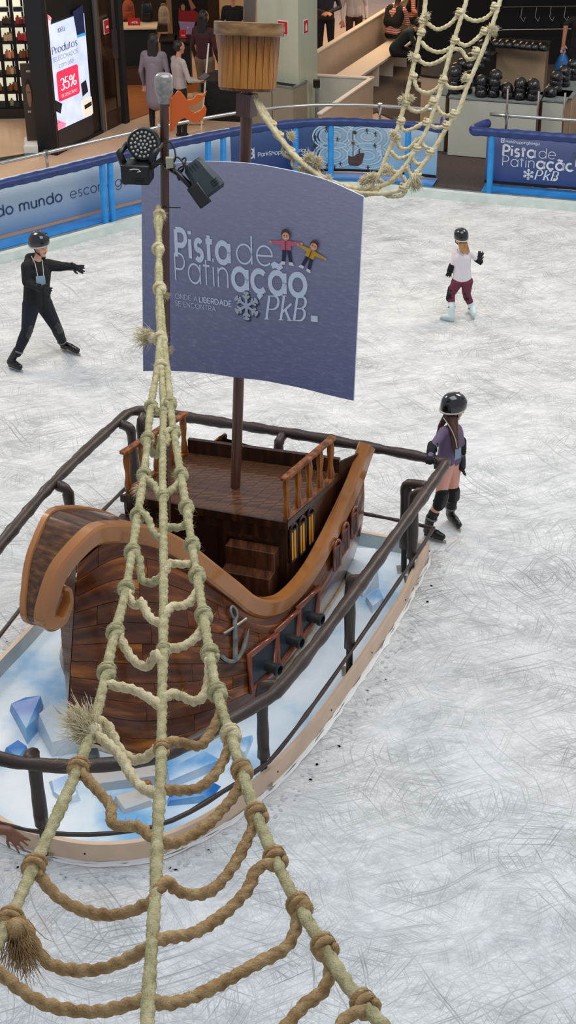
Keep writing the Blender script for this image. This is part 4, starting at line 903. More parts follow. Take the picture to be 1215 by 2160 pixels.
# raised quarterdeck
ZD = 1.2
FL, FR2, BR, BL = [at(*q, ZD) for q in [(260, 1043), (604, 1101), (715, 998), (397, 955)]]
down = lambda p, z: V((p[0], p[1], z))
ND = 13
for k in range(ND):
    f0, f1 = k/ND+.0008, (k+1)/ND-.0008
    q = [FL*(1-f0)+FR2*f0, FL*(1-f1)+FR2*f1, BL*(1-f1)+BR*f1, BL*(1-f0)+BR*f0]
    build(MB().hexa([p-EZ*.03 for p in q], [p+EZ*.001*rng.random() for p in q]), 'deck_plank', M['deck'], ship, smooth=False)
def wall(a, b, z0, z1, th, m, name, n_):
    n_ = V(n_); q = [down(a, z0), down(b, z0), down(b, z0)+n_*th, down(a, z0)+n_*th]; return build(MB().hexa(q, [p+EZ*(z1-z0) for p in q]), name, m, ship, smooth=False)
fu = unit(FR2-FL); fn_ = unit(np.cross(fu, EZ)); fn_ = fn_ if fn_[1] < 0 else -fn_
su_ = unit(BR-FR2); sn_ = unit(np.cross(su_, EZ)); sn_ = sn_ if sn_[0] > 0 else -sn_
wall(FL, FR2, .41, ZD-.031, -.03, M['darkwood'], 'cabin_front', fn_); wall(FR2, BR, .41, ZD-.031, -.03, M['darkwood'], 'cabin_side', sn_)
wall(FL, BL, .41, ZD-.031, .03, M['darkwood'], 'cabin_side', sn_); wall(BL, BR, ZD-.1, ZD+.125, .04, M['darkwood'], 'stern_board', -fn_)
wall(FL-fu*.02, FR2+fu*.02, ZD-.06, ZD+.004, .02, M['darkwood'], 'deck_edge', fn_); wall(FR2, BR, ZD-.05, ZD+.004, .015, M['darkwood'], 'deck_edge', sn_)
bs = HS(0, 1, 1); wall(BR, bs+EB*.02, .5, ZD+.10, .03, M['darkwood'], 'stern_board', -fn_)
# ledge at the left of the front wall, door outline, stairs
wall(FL-fu*.03, FL+fu*.36, ZD-.24, ZD-.18, .09, M['darkwood'], 'ledge', fn_)
wall(FL+fu*.50, FL+fu*.80, .45, 1.06, .012, mat('cabin_door_wood', (46, 24, 15), .3, coat=.4), 'cabin_door', fn_)
wall(FR2-fu*.50, FR2-fu*.06, ZD-.20, ZD-.175, .02, M['darkwood'], 'ledge', fn_)
for k in range(4):
    z1 = ZD-.23-.165*k; a = FR2-fu*(.47); b = FR2-fu*(.06); d_ = .12*(k+1)
    q = [down(a, .42), down(b, .42), down(b, .42)+fn_*d_, down(a, .42)+fn_*d_]
    o = build(MB().hexa(q, [p+EZ*(z1-.42) for p in q]), 'stair_step', M['stair'], ship, smooth=False); bevel(o, .006, 1)
# rails with five balusters
def deckrail(a, b, h, lean):
    up_ = V(lean); base = [a+EZ*.02, b+EZ*.02]; d_ = unit(b-a); n_ = V((-d_[1], d_[0], 0)); R = np.array([d_, n_, EZ]).T; L = np.linalg.norm(b-a)
    bevel(build(MB().box((a+b)/2+EZ*.015, (L, .05, .03), R), 'rail_base', M['railwood'], ship), .005, 1)
    bevel(build(MB().box((a+b)/2+EZ*h+up_, (L+.05, .06, .032), R), 'hand_rail', M['railwood'], ship), .006, 1)
    first = None
    for k in range(5):
        p = a+(b-a)*(.03+.235*k)+EZ*.03
        if first is None:
            mb = MB(); prof = [(.030, 0), (.032, .04), (.022, .10), (.020, .14), (.029, .22), (.030, .26), (.021, .33), (.027, h-.045)]
            mb.lathe(prof, (0, 0, 0), n=8); V0 = [V(q)*V((1, 1, 1))+p for q in mb.v]; m2 = MB(); m2.add(V0, mb.f); first = build(m2, 'baluster', M['railwood'], ship, smooth=.5); fp = p; fl = V(first.location)
        else:
            c_ = first.copy(); C.objects.link(c_); c_.location = tuple(fl+(p-fp))
deckrail(at(602, 1098, ZD)-sn_*.0, at(700, 1010, ZD), .37, (0, 0, 0)); deckrail(at(268, 1040, ZD), at(393, 957, ZD), .37, (0, 0, 0))
# arched windows on the cabin side
pane = mat('amber_glow_paint', (206, 140, 30), .3, emit=.12)  # painted panes, no lamp behind; a faint glow is added to the colour
def arch_window(P, n_, u_, w, h, fm, pm_, tube, name, lean=0.):
    P = V(P); f = lambda x, y: P+V(u_)*(x+lean*y)+EZ*y+V(n_)*.012
    loop = [(-w/2, 0), (-w/2, h-w/2)]+arc(0, h-w/2, w/2, 180, 0, 8)+[(w/2, 0), (-w/2, 0)]
    fo = build(MB().tube([f(*q) for q in loop], tube, 6), name, fm, ship, smooth=True)
    mb = MB(); a = [(-w/2, 0), (w/2, 0), (w/2, h-w*.6), (-w/2, h-w*.6)]; q = [f(*p)-V(n_)*.012 for p in a]; mb.hexa(q, [p+V(n_)*.014 for p in q]); build(mb, 'pane', pm_, fo, smooth=False)
    build(MB().tube([f(-w/2, h-w*.55), f(w/2, h-w*.55)], tube*.8, 6), 'mullion', fm, fo, smooth=True); build(MB().tube([f(0, 0), f(0, h-w*.55)], tube*.5, 6), 'mullion', fm, fo, smooth=True)
for q in ((617, 1180), (635, 1165), (653, 1146)):
    P = onpl(*q, FR2, sn_); arch_window(P, sn_, su_, .10, .33, M['darkwood'], pane, .013, 'cabin_window')
# gunwale trims (near side from the stern over the waist and up into the scroll)
npath = [(-.01, .70, 1.37), (.05, .70, 1.31), (.23, .72, 1.16), (.46, .73, 1.01), (.72, .75, .88), (1.02, .76, .745), (1.28, .745, .68), (1.46, .725, .70), (1.64, .67, .80), (1.79, .60, 1.0), (1.98, .52, 1.25), (2.11, .42, 1.44), (2.24, .31, 1.59), (2.37, .20, 1.68), (2.52, .10, 1.74), (2.67, .06, 1.79), (2.80, .05, 1.79), (2.98, .03, 1.73), (3.13, .02, 1.65), (3.25, .02, 1.51), (3.32, .02, 1.37), (3.30, .02, 1.27), (3.22, .02, 1.21), (3.12, .02, 1.20), (3.05, .02, 1.25), (3.00, .02, 1.34), (3.01, .02, 1.45), (3.07, .02, 1.50)]
NP = np.array(catmull(npath, 6))
hN = np.interp(np.arange(len(NP)), [0, 72, 90, 19*6, 21*6, 22.5*6, 23.5*6, 27*6], [.15, .14, .15, .14, .115, .10, .062, .035])
SCW = lambda s, i: np.interp(i, [0, 12*6, 14*6, 16*6, 17*6, 18*6, 19*6, 20*6, 27*6], [1., .52, .46, .38, .30, .24, .19, .16, .14])
def farw(s, w, i): return 2*cx(min(s, 2.9))-w if i < 9*6 else w-SCW(s, i)
def trim(P, side, wd=(.035, -.075), i0=0):
    mb = MB(); rows = []; pts = []
    for i, (s, w, z) in enumerate(P):
        if side < 0: w = farw(s, w, i+i0)
        pts.append(V((s, w, z)))
    for i, p in enumerate(pts):
        T = pts[min(i+1, len(pts)-1)]-pts[max(i-1, 0)]; T = unit(V((T[0], 0, T[2]))); N = V((T[2], 0, -T[0]))
        h = hN[i]; o_, in_ = wd
        a = [V((p[0], p[1]+side*o_, p[2])), V((p[0], p[1]+side*in_, p[2]))]
        b = [q+N*h for q in a]
        c_ = [a[0]-N*.0, a[1], b[1], b[0]]
        # softened corners
        e = .14
        loop = []
        for j in range(4):
            x0, x1, x2 = c_[j-1], c_[j], c_[(j+1) % 4]; loop += [x1+(x0-x1)*e, x1+(x2-x1)*e]
        rows.append([W(*q) for q in loop]+[W(*loop[0])])
    mb.grid(rows); mb.add(rows[0][:-1], [tuple(range(8))]); mb.add(rows[-1][:-1], [tuple(range(8))])
    return build(mb, 'gunwale_trim', M['caramel'], ship, smooth=.6)
trim(NP, 1)
k0 = int(6*8.2); hN_full = hN; hN = hN_full[k0:]; trim(NP[k0:], -1, (.03, -.03), k0); hN = hN_full
# scroll sheet and foredeck between both trims
mb = MB(); rows = []; uv = []
Q = NP[int(6*9.5):]; HQ = hN_full[int(6*9.5):]
for i, (s, w, z) in enumerate(Q):
    a = V((s, w, z)); c_ = 2*cx(min(s, 2.9)); T = Q[min(i+1, len(Q)-1)]-Q[max(i-1, 0)]; T = unit(V((T[0], 0, T[2]))); N = V((T[2], 0, -T[0]))
    p0 = a+N*.014-V((0, .02, 0)); p1 = V((s, farw(s, w, i+int(6*9.5)), z))+N*.014+V((0, .02, 0)); rows.append([W(*(p0*(1-f)+p1*f)) for f in np.linspace(0, 1, 6)]); uv += [(i*.05, f) for f in np.linspace(0, 1, 6)]
mb.grid(rows); M['scroll'] = wood('scroll_wood', (58, 34, 18), (84, 52, 28), (118, 76, 42), scale=2.2, st=(7, 1, 1), rough=.16, coat=.8, uv=True); 
build(mb, 'scroll_sheet', M['scroll'], ship, smooth=True, uvs=uv)
# inner face of the scroll sheet (thickness)
mb = MB(); rows2 = []
for i, (s, w, z) in enumerate(Q):
    T = Q[min(i+1, len(Q)-1)]-Q[max(i-1, 0)]; T = unit(V((T[0], 0, T[2]))); N = V((T[2], 0, -T[0])); c_ = 2*cx(min(s, 2.9)); n_ = N*(HQ[i]*.8)
    rows2.append([W(*(V((s, w, z))+n_-V((0, .03, 0)))), W(*(V((s, farw(s, w, i+int(6*9.5)), z))+n_+V((0, .03, 0))))])
mb.grid(rows2[6:]); build(mb, 'scroll_inside', M['caramel'], ship, smooth=True)
# fill between hull top and trim on the near bow (closing strake)
mb = MB(); us = np.linspace(0, 1, 60); rows = []
for u in us:
    p = HS(u, 1, 1); rows.append([p-EZ*.06-hnorm(u, .98, 1)*.012, p+EZ*.09-hnorm(u, .98, 1)*.03])
mb.grid(rows); build(mb, 'sheer_strake', M['darkwood'], ship, smooth=True)
# ray onto the near hull
_us = np.linspace(0, 1, 120); _vs = np.linspace(0, 1, 40); _hv = [HS(u, v, 1) for u in _us for v in _vs]
_hf = [(i*40+j, (i+1)*40+j, (i+1)*40+j+1, i*40+j+1) for i in range(119) for j in range(39)]
bvh = BVHTree.FromPolygons([tuple(p) for p in _hv], _hf)
def onhull(px, py, off=.0):
    h = bvh.ray_cast(Vector(tuple(CP)), Vector(tuple(ray(px, py)))); 
    if h[0] is None: raise Exception('miss %s %s' % (px, py))
    n_ = V(h[1]); n_ = n_ if np.dot(n_, ray(px, py)) < 0 else -n_
    return V(h[0])+n_*off, n_
# gun ports
gun = mat('gunmetal', (58, 60, 60), .35, .5); hole = mat('port_reflection_dark', (42, 52, 60), .3)  # recess shade and blue-grey reflection are put into the plate colour
for tl, tr_, br, bl_, mz in [((519, 1383), (574, 1339), (572, 1410), (523, 1455), (560, 1402)), ((577, 1333), (622, 1288), (620, 1352), (579, 1404), (606, 1346)), ((624, 1282), (664, 1240), (660, 1300), (627, 1346), (649, 1299))]:
    c4 = [onhull(*q, .030)[0] for q in (tl, tr_, br, bl_)]; nn = onhull(*mz)[1]; nn = unit(nn*V((1, 1, .2)))
    fo = build(MB().tube(c4, .029, 8, closed=True), 'gun_port', M['redwood'], ship, smooth=True)
    q = [p-nn*.012 for p in c4]; build(MB().hexa(q, [p+nn*.010 for p in q]), 'port_recess', hole, fo, smooth=False)
    P = onhull(*mz, -.03)[0]; R = frame(nn); mb = MB(); mb.lathe([(.044, 0), (.042, .15), (.052, .155), (.053, .18), (.046, .185), (.036, .186), (.034, .12), (.001, .12)], P-nn*.02, R, 20, cap=False); build(mb, 'cannon', gun, fo, smooth=.5)
# stern diamond windows
for q in ((703, 1196), (720, 1160), (739, 1126)):
    P, nn = onhull(*q, .022); nn = unit(nn*V((1, 1, .1))); u_ = unit(np.cross(EZ, nn)); arch_window(P, nn, u_, .11, .26, M['redwood'], hole, .014, 'stern_window', lean=.0)
# anchor
anc = mat('antique_iron', (146, 146, 140), .35, .4, col2=(98, 98, 94), scale=12)
def hp(px, py, o=.028): return onhull(px, py, o)[0]
mb = MB(); rc, rn = onhull(487, 1293, .03); R = frame(rn); mb.tube([rc+R@V((.033*math.cos(a), .05*math.sin(a), 0)) for a in np.linspace(0, 2*PI, 17)[:-1]], .012, 8, closed=True)
ao = build(mb, 'anchor', anc, ship, smooth=True)
build(MB().tube([hp(489, 1303), hp(490, 1345), hp(490, 1392)], [.018, .02, .021], 8), 'shank', anc, ao, smooth=.6); build(MB().tube([hp(466, 1337), hp(490, 1322), hp(513, 1306)], .012, 8), 'stock', anc, ao, smooth=.6)
build(MB().tube(catmull([hp(461, 1381), hp(472, 1391), hp(489, 1393), hp(503, 1377), hp(512, 1352), hp(519, 1327)], 4), [.016]*14+[.019]*3+[.014, .010, .006, .003], 8), 'arms', anc, ao, smooth=.6)
# foam seam at the waterline
mb = MB(); pts = [HS(u, 0, 1)+hnorm(u, .05, 1)*.012 for u in np.linspace(.02, .98, 90)]; mb.tube(pts, [.02+.008*rng.random() for _ in pts], 6); build(mb, 'foam_seam', mat('foam', (190, 160, 120), .8, col2=(214, 204, 186), scale=14, bump=.5), ship, smooth=True)

# ------------------------------------------------------------------ masts
mb0 = at(497, 1026, ZD); lean = V((0, .065, 0))
mdir = unit(onpl(526, 0, mb0, (0, 1, 0))+V((0, .42, 0))-mb0)
mtop = mb0+mdir*4.4
def on_mast(px, py, d=mdir): # point on mast axis nearest to a photo row
    best = None
    for k in np.linspace(0, 4.6, 461):
        q = mb0+d*k; v = q-CP; D = v@cf; y = 1080-FPX*(v@cu)/D
        if best is None or abs(y-py) < best[0]: best = (abs(y-py), q, D)
    return best[1], best[2]
n0, _ = on_mast(0, 190); n1, _ = on_mast(0, 48)
build(MB().tube([mb0, n0+mdir*.03], .043, 14), 'main_mast', M['mast'], ship, smooth=.6)
build(MB().tube([n0, mb0+mdir*4.75], .046, 14), 'mast_top', mat('taupe_mast_top', (96, 84, 72), .5), ship, smooth=.6)
nc, _ = on_mast(0, 222); R = frame(mdir); build(MB().box(nc, (.115, .115, .16), R), 'mast_sleeve', M['mast'], ship)
# crow's nest with staves
nd = unit(mdir+V((0, .11, 0))); R = frame(nd); NH = np.linalg.norm(n1-n0)
nest = build(MB().lathe([(.01, .0), (.195, .0), (.20, .012), (.205, .03)], n0, R, 32), 'crows_nest', wood('nest_floor_wood', (80, 44, 18), (110, 64, 26), (140, 86, 36), scale=6), ship, smooth=.5)
stave_m = [wood('nest_stave_%d' % k, (90, 50, 16), (146, 90, 30), (184, 122, 50), scale=1.6+.4*k, st=(5, 5, .35), rough=.25, coat=.6, sharp=(.32, .7)) for k in range(3)]
NS = 24; rb_, rt = .205, .222
first = None
for k in range(NS):
    a0, a1 = 2*PI*(k+.04)/NS, 2*PI*(k+.96)/NS; am = (a0+a1)/2; mb = MB(); rows = []
    for f in (0, .33, .66, 1):
        z = .02+f*(NH*.82-.0); r_ = rb_+(rt-rb_)*f; bump_ = .004
        pts = [(r_*math.cos(a0), r_*math.sin(a0)), ((r_+bump_)*math.cos(am), (r_+bump_)*math.sin(am)), (r_*math.cos(a1), r_*math.sin(a1)), ((r_-.02)*math.cos(a1), (r_-.02)*math.sin(a1)), ((r_-.02)*math.cos(a0), (r_-.02)*math.sin(a0))]
        rows.append([n0+R@V((x, y, z)) for x, y in pts]+[n0+R@V((*pts[0], z))])
    mb.grid(rows); mb.add(rows[0][:-1], [(0, 1, 2, 3, 4)]); mb.add(rows[-1][:-1], [(0, 1, 2, 3, 4)]); build(mb, 'stave', stave_m[k % 3], nest, smooth=.9)
build(MB().lathe([(rt-.015, 0), (.246, 0), (.252, .008), (.252, NH*.19), (.246, NH*.2), (.2, NH*.2), (.0, NH*.185)], n0+nd*NH*.8, R, 40, cap=False), 'nest_rim', wood('nest_rim_wood', (104, 72, 40), (134, 98, 58), (160, 122, 78), scale=3, st=(2, 2, 8), rough=.3, coat=.5), nest, smooth=.5)
# fore mast
fb = at(354, 1290, .42); fdir = unit(onpl(346, 175, fb, (0, 1, 0))-fb)
def on_fore(py):
    best = None
    for k in np.linspace(0, 4.2, 841):
        q = fb+fdir*k; v = q-CP; D = v@cf; y = 1080-FPX*(v@cu)/D
        if best is None or abs(y-py) < best[0]: best = (abs(y-py), q, D)
    return best[1], best[2]
f1, FD = on_fore(178)
build(MB().tube([fb, f1], .031, 14), 'fore_mast', M['mast'], ship, smooth=.6)
R = frame(fdir); wrap = mat('clear_plastic_wrap', (120, 112, 104), .15, spec=.8, bump=.7, scale=30, coat=.8, col2=(150, 146, 138))
build(MB().lathe([(.037, -.12), (.045, -.08), (.060, -.04), (.064, .02), (.060, .055), (.045, .07), (.0, .074)], f1, R, 18, cap=False), 'mast_wrap', wrap, ship, smooth=True)
# orange flag
FO = [(358, 209), (364, 207), (372, 195), (376.5, 191.5), (382, 195), (389.5, 204), (394.6, 212), (408, 209), (416, 199), (427.5, 201), (436, 192), (433, 202), (423.4, 214), (411, 221), (396.7, 222.4), (402, 232.6), (411, 238.8), (423.4, 232.6), (432, 222.4), (436, 230.5), (433, 245), (421.4, 257), (411, 258), (398.8, 255), (389.5, 249), (382.3, 252), (372, 263.5), (366, 276), (358, 279)]
fo_n = unit(V((.10, -1, 0))); fp_, _ = on_fore(235); loop = [onpl(*q, fp_, fo_n) for q in FO]
build(MB().poly_plate(loop, -fo_n, .012), 'flag', mat('orange_acrylic', (226, 98, 22), .35), ship, smooth=False)

# ------------------------------------------------------------------ sail
sm, _ = on_mast(0, 560); SU = V((math.cos(math.radians(-33)), math.sin(math.radians(-33)), 0)); SNn = unit(np.cross(SU, EZ)); SNn = SNn if SNn[1] < 0 else -SNn
SP = sm+SNn*.14
def sxy(px, py): P = onpl(px, py, SP, SNn); return np.dot(P-SP, SU), P[2]
tops = [sxy(*q) for q in [(300, 372), (330, 352), (360, 344), (420, 337), (480, 337), (540, 341), (600, 352), (650, 364), (700, 381), (766, 415)]]
bots = [sxy(*q) for q in [(302, 783), (350, 780), (400, 780), (450, 783), (500, 790), (560, 797), (600, 805), (650, 817), (700, 832), (746, 845)]]
xl_, xr_ = bots[0][0], (tops[-1][0]+bots[-1][0])/2
def scurve(x): u_ = (x-xl_)/(xr_-xl_); return .055*(1-(2*u_-1)**2)
TOPX = np.array(tops); BOTX = np.array(bots)
def sail_pt(u_, v_):   # u along the width, v from foot to head
    tx = np.array([np.interp(u_, np.linspace(0, 1, len(TOPX)), TOPX[:, k]) for k in (0, 1)]); bx = np.array([np.interp(u_, np.linspace(0, 1, len(BOTX)), BOTX[:, k]) for k in (0, 1)])
    p = bx*(1-v_)+tx*v_; q = SP+SU*p[0]+SNn*scurve(p[0]); q[2] = p[1]; return q
UU = np.linspace(0, 1, 41); VVs = np.linspace(0, 1, 33)
TOPX = np.array(catmull([(a, b, 0) for a, b in tops], 6))[:, :2]; BOTX = np.array(catmull([(a, b, 0) for a, b in bots], 6))[:, :2]
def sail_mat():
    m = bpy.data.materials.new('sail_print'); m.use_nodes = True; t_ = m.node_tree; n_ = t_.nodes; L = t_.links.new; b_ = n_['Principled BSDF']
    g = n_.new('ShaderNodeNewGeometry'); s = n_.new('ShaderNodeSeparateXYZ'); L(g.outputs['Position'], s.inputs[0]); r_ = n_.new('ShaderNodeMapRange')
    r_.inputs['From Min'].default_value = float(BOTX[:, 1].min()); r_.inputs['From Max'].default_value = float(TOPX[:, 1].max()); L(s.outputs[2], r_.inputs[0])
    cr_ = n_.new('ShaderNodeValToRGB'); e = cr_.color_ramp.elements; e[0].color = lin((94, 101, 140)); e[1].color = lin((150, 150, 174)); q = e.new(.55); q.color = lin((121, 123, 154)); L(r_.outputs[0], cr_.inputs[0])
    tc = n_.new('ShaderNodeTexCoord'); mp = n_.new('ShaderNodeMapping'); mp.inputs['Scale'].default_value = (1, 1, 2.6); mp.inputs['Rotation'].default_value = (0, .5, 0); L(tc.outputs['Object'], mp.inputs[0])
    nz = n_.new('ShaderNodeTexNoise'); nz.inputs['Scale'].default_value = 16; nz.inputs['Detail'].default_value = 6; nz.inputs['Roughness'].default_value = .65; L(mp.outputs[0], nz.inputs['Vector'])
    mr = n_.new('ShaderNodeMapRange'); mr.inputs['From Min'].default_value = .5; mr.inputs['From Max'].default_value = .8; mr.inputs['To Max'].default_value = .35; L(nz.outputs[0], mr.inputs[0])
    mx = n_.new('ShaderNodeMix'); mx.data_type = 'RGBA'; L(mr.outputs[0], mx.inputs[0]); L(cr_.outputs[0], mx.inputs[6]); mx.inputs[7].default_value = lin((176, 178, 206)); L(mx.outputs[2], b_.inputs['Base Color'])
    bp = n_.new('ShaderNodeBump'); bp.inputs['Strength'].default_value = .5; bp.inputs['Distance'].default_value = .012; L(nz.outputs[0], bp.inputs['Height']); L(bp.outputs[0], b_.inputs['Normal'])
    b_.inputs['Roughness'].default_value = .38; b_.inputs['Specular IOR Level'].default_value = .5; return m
mb = MB(); F_ = [[sail_pt(u_, v_) for v_ in VVs] for u_ in UU]; Bk = [[p-SNn*.012 for p in row] for row in F_]
mb.grid(F_, 0); mb.grid(Bk, 0)
edge = lambda G: [G[i][0] for i in range(41)]+[G[40][j] for j in range(1, 33)]+[G[i][32] for i in range(39, -1, -1)]+[G[0][j] for j in range(31, 0, -1)]
ea, eb_ = edge(F_), edge(Bk); k_ = len(ea); mb.add(ea+eb_, [(i, (i+1) % k_, k_+(i+1) % k_, k_+i) for i in range(k_)], 1)
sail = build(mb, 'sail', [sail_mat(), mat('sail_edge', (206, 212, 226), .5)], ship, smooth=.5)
for z_ in (.3, .8):   # brackets to the mast
    q = sail_pt(.45, z_); mq = min([mb0+mdir*k for k in np.linspace(0, 4, 400)], key=lambda p: abs(p[2]-q[2])); qq = SP+SU*np.dot(mq-SP, SU); qq[2] = q[2]; qq = qq+SNn*.03
    build(MB().tube([qq, mq], .015, 6), 'sail_bracket', M['iron'], ship)
# the logo, measured on the sail: x along SU, y height, with the print's own slight slope
base0 = sxy(366, 590); base1 = sxy(652, 627); SL = (base1[1]-base0[1])/(base1[0]-base0[0]); LS = (base1[0]-base0[0])/4.62
def sail_fn(e, ox=0., oy=0.):
    def f(x, y):
        X_ = base0[0]+x+ox; Z_ = base0[1]+SL*(x+ox)+y+oy; q = SP+SU*X_+SNn*(scurve(X_)+e); q[2] = Z_; return q
    return f
M['sail_white'] = mat('sail_white_print', (206, 216, 236), .4)
def logo_y(px, py):
    x, y = sxy(px, py)
    for _ in range(3): q = onpl(px, py, SP+SNn*(scurve(x)+.004), SNn); x, y = np.dot(q-SP, SU), q[2]
    return x-base0[0], y-base0[1]-SL*(x-base0[0])
f = sail_fn(.004)
# individual words fitted to their ends in the photo
def word(txt, p0, p1, w, m=None, e=.004, name='lettering', cap=None, **k):
    (xa, ya), (xb, yb_) = logo_y(*p0), logo_y(*p1); g = k.get('gap', .10); sx = (xb-xa)/(textwidth(txt, 1., g)-g*.6); sy = sx if cap is None else abs(logo_y(*cap)[1]-ya)/H_
    mb = MB(); sl = (yb_-ya)/(xb-xa); ff_ = sail_fn(e)
    text(mb, txt, 0, 0, 1., w, lambda x, y: ff_(xa+x*sx, ya+sl*x*sx+y*sy), **k); return build(mb, name, m or M['sail_white'], sail, smooth=False, recalc=False)
word('Pista', (373, 541), (490, 556), .15, cap=(373, 484), gap=.12)
word('de', (500, 555), (582, 562), .05, cap=(500, 497), gap=.10)
word('Patin', (371, 591), (488, 609), .055, cap=(371, 534), gap=.10)
word('ação', (492, 609), (652, 625), .145, cap=(492, 548), gap=.12)
word('ONDE A', (370, 629), (417, 636), .07, cap=(370, 619)); word('LIBERDADE', (421, 637), (490, 647), .14, cap=(421, 626)); word('SE ENCONTRA', (370, 644), (456, 657), .07, cap=(370, 634))
word('PkB', (562, 673), (648, 677), .10, cap=(562, 624), contrast=.6, slant=.20, gap=.13, serif=True)
mb = MB(); a, b = logo_y(656, 678), logo_y(670, 667); fillpoly(mb, [(a[0], a[1]), (b[0], a[1]), (b[0], b[1]), (a[0], b[1])], f); build(mb, 'lettering', M['sail_white'], sail, smooth=False, recalc=False)
sx_, sy_ = logo_y(520, 645); mb = MB(); snowflake(mb, sx_+.010, sy_-.012, .115, .022, sail_fn(.004)); build(mb, 'printed_shade', mat('slate_print', (44, 52, 78), .5), sail, smooth=False, recalc=False)
mb = MB(); snowflake(mb, sx_, sy_, .115, .022, sail_fn(.007)); build(mb, 'printed_snowflake', mat('silver_print', (170, 180, 192), .4), sail, smooth=False, recalc=False)
kid_mats = [mat('print_pink', (206, 98, 120), .5), mat('print_navy', (34, 36, 66), .5), mat('print_skin', (222, 160, 130), .5), mat('print_brown_hair', (78, 48, 38), .5), mat('print_white_boot', (222, 218, 222), .5), mat('print_yellow', (206, 156, 40), .5)]
def kid(px, py, h, rot, jacket):
    cx_, cy_ = logo_y(px, py); mb = MB(); lay = [0]
    def P(loop, mi):
        lay[0] += 1; ff_ = sail_fn(.004+.0012*lay[0]); c_, s_ = math.cos(rot), math.sin(rot)
        fillpoly(mb, [(x*h*c_-y*h*s_, x*h*s_+y*h*c_) for x, y in loop], lambda x, y: ff_(cx_+x, cy_+y), mi)
    P([(-.14, .05), (.0, .05), (-.06, -.38), (-.18, -.38)], 1); P([(0, .05), (.14, .05), (.2, -.38), (.08, -.38)], 1)
    P([(-.18, -.36), (-.05, -.36), (-.06, -.46), (-.26, -.47)], 4); P([(.07, -.36), (.2, -.36), (.26, -.47), (.08, -.46)], 4)
    P([(-.16, .3), (-.5, .27), (-.52, .2), (-.14, .16)], jacket); P([(.16, .3), (.5, .3), (.52, .23), (.14, .16)], jacket); P([(-.16, .02), (.16, .02), (.17, .32), (-.17, .32)], jacket)
    P(ell(-.54, .235, .045, .04, 8), 2); P(ell(.54, .265, .045, .04, 8), 2)
    P(ell(0, .50, .16, .19, 16), 3); P(ell(0, .45, .13, .13, 16), 2); P([(-.06, .40), (.06, .40), (0, .37)], 4)
    P(ell(-.05, .48, .018, .02, 8), 1); P(ell(.05, .48, .018, .02, 8), 1); P([(-.015, .3), (.015, .3), (.015, .04), (-.015, .04)], 3)
    build(mb, 'printed_child', kid_mats, sail, smooth=False, recalc=False)
kid(605, 528, .24, 0.0, 0); kid(653, 544, .22, -.42, 5)

# ------------------------------------------------------------------ stage lights on the fore mast
teal = mat('dark_teal_housing', (30, 44, 46), .4, col2=(36, 50, 52), scale=6); lensm = mat('led_lens', (176, 170, 160), .15, spec=.8, coat=.8); ledd = mat('led_face', (22, 24, 25), .4)
lp, LD = on_fore(300); mpp = LD/FPX
def toward(n_): return frame(n_)
lc = dep(303, 304, LD-.12); n_ = unit(CP-lc+V((-1.5, 0, -.5))); R = frame(n_)
L1_ = thing('stage_light', lc-V((0, 0, .2)), 'round multi lens stage light clamped left of the fore mast', 'light')
build(MB().lathe([(.06, -.15), (.095, -.12), (.108, -.05), (.108, .03), (.100, .045), (.098, .03), (.0, .03)], lc, R, 28, cap=False), 'head', teal, L1_, smooth=.5)
build(MB().lathe([(.097, .03), (.097, .034), (.0, .034)], lc, R, 28, cap=False), 'face', ledd, L1_, smooth=False)
lens = None; lps = [(0, 0)]+[(r_*math.cos(2*PI*k/n__+.3*j), r_*math.sin(2*PI*k/n__+.3*j)) for j, (r_, n__) in enumerate(((.026, 6), (.052, 12), (.079, 18))) for k in range(n__)]
for x, y in lps:
    p = lc+R@V((x, y, .036))
    if lens is None: lens = build(MB().ball(p, (.0095, .0095, .006), R, n=10, m=6), 'led_lens', lensm, L1_, smooth=True); p0 = p; l0 = V(lens.location)
    else: c_ = lens.copy(); C.objects.link(c_); c_.location = tuple(l0+p-p0)
yk = dep(290, 362, LD-.10); Ry = np.array([unit((1, -.15, 0)), unit((.15, 1, 0)), EZ]).T
bevel(build(MB().box(yk, (.19, .17, .13), Ry), 'base', M['black'], L1_), .018, 2)
for k, s_ in enumerate((-1, 1)): build(MB().tube([yk+Ry@V((s_*.085, 0, .03)), yk+Ry@V((s_*.115, 0, .12)), lc+R@V((s_*.112, 0, -.02))], [.028, .026, .02], 8), 'yoke_arm', M['black'], L1_, smooth=True)
for k in range(3): build(MB().box(yk+Ry@V((.03, -.087, -.02-.012*k)), (.06, .006, .005), Ry), 'vent', M['iron'], L1_)
mb = MB(); fly = plane_fn(yk+Ry@V((0.0, -.088, .04)), Ry[:, 0], EZ, -Ry[:, 1], .002); ribbon(mb, [(-.03, 0), (.0, .006), (.03, .004), (.042, -.008), (.02, -.014)], .006, fly); build(mb, 'emblem', M['white_sign'], L1_, smooth=False, recalc=False)
build(MB().tube([yk+Ry@V((.05, .02, 0)), lp+V((-.02, 0, -.12))], .02, 8), 'clamp', M['iron'], L1_)
tagp = dep(342, 264, LD-.07); build(MB().box(tagp, (.06, .004, .022), toward(V((0, -1, .5)))[:, [0, 2, 1]]), 'label_tag', M['white_sign'], L1_)
l2 = dep(428, 376, LD-.10); ax = unit(ray(455, 408)-ray(410, 345)); nv = unit(CP-l2); ay = unit(np.cross(nv, ax)); R2 = np.array([ay, ax, nv]).T
L2_ = thing('stage_light', l2-V((0, 0, .2)), 'boxy black stage light tilted right of the fore mast', 'light')
rows = []
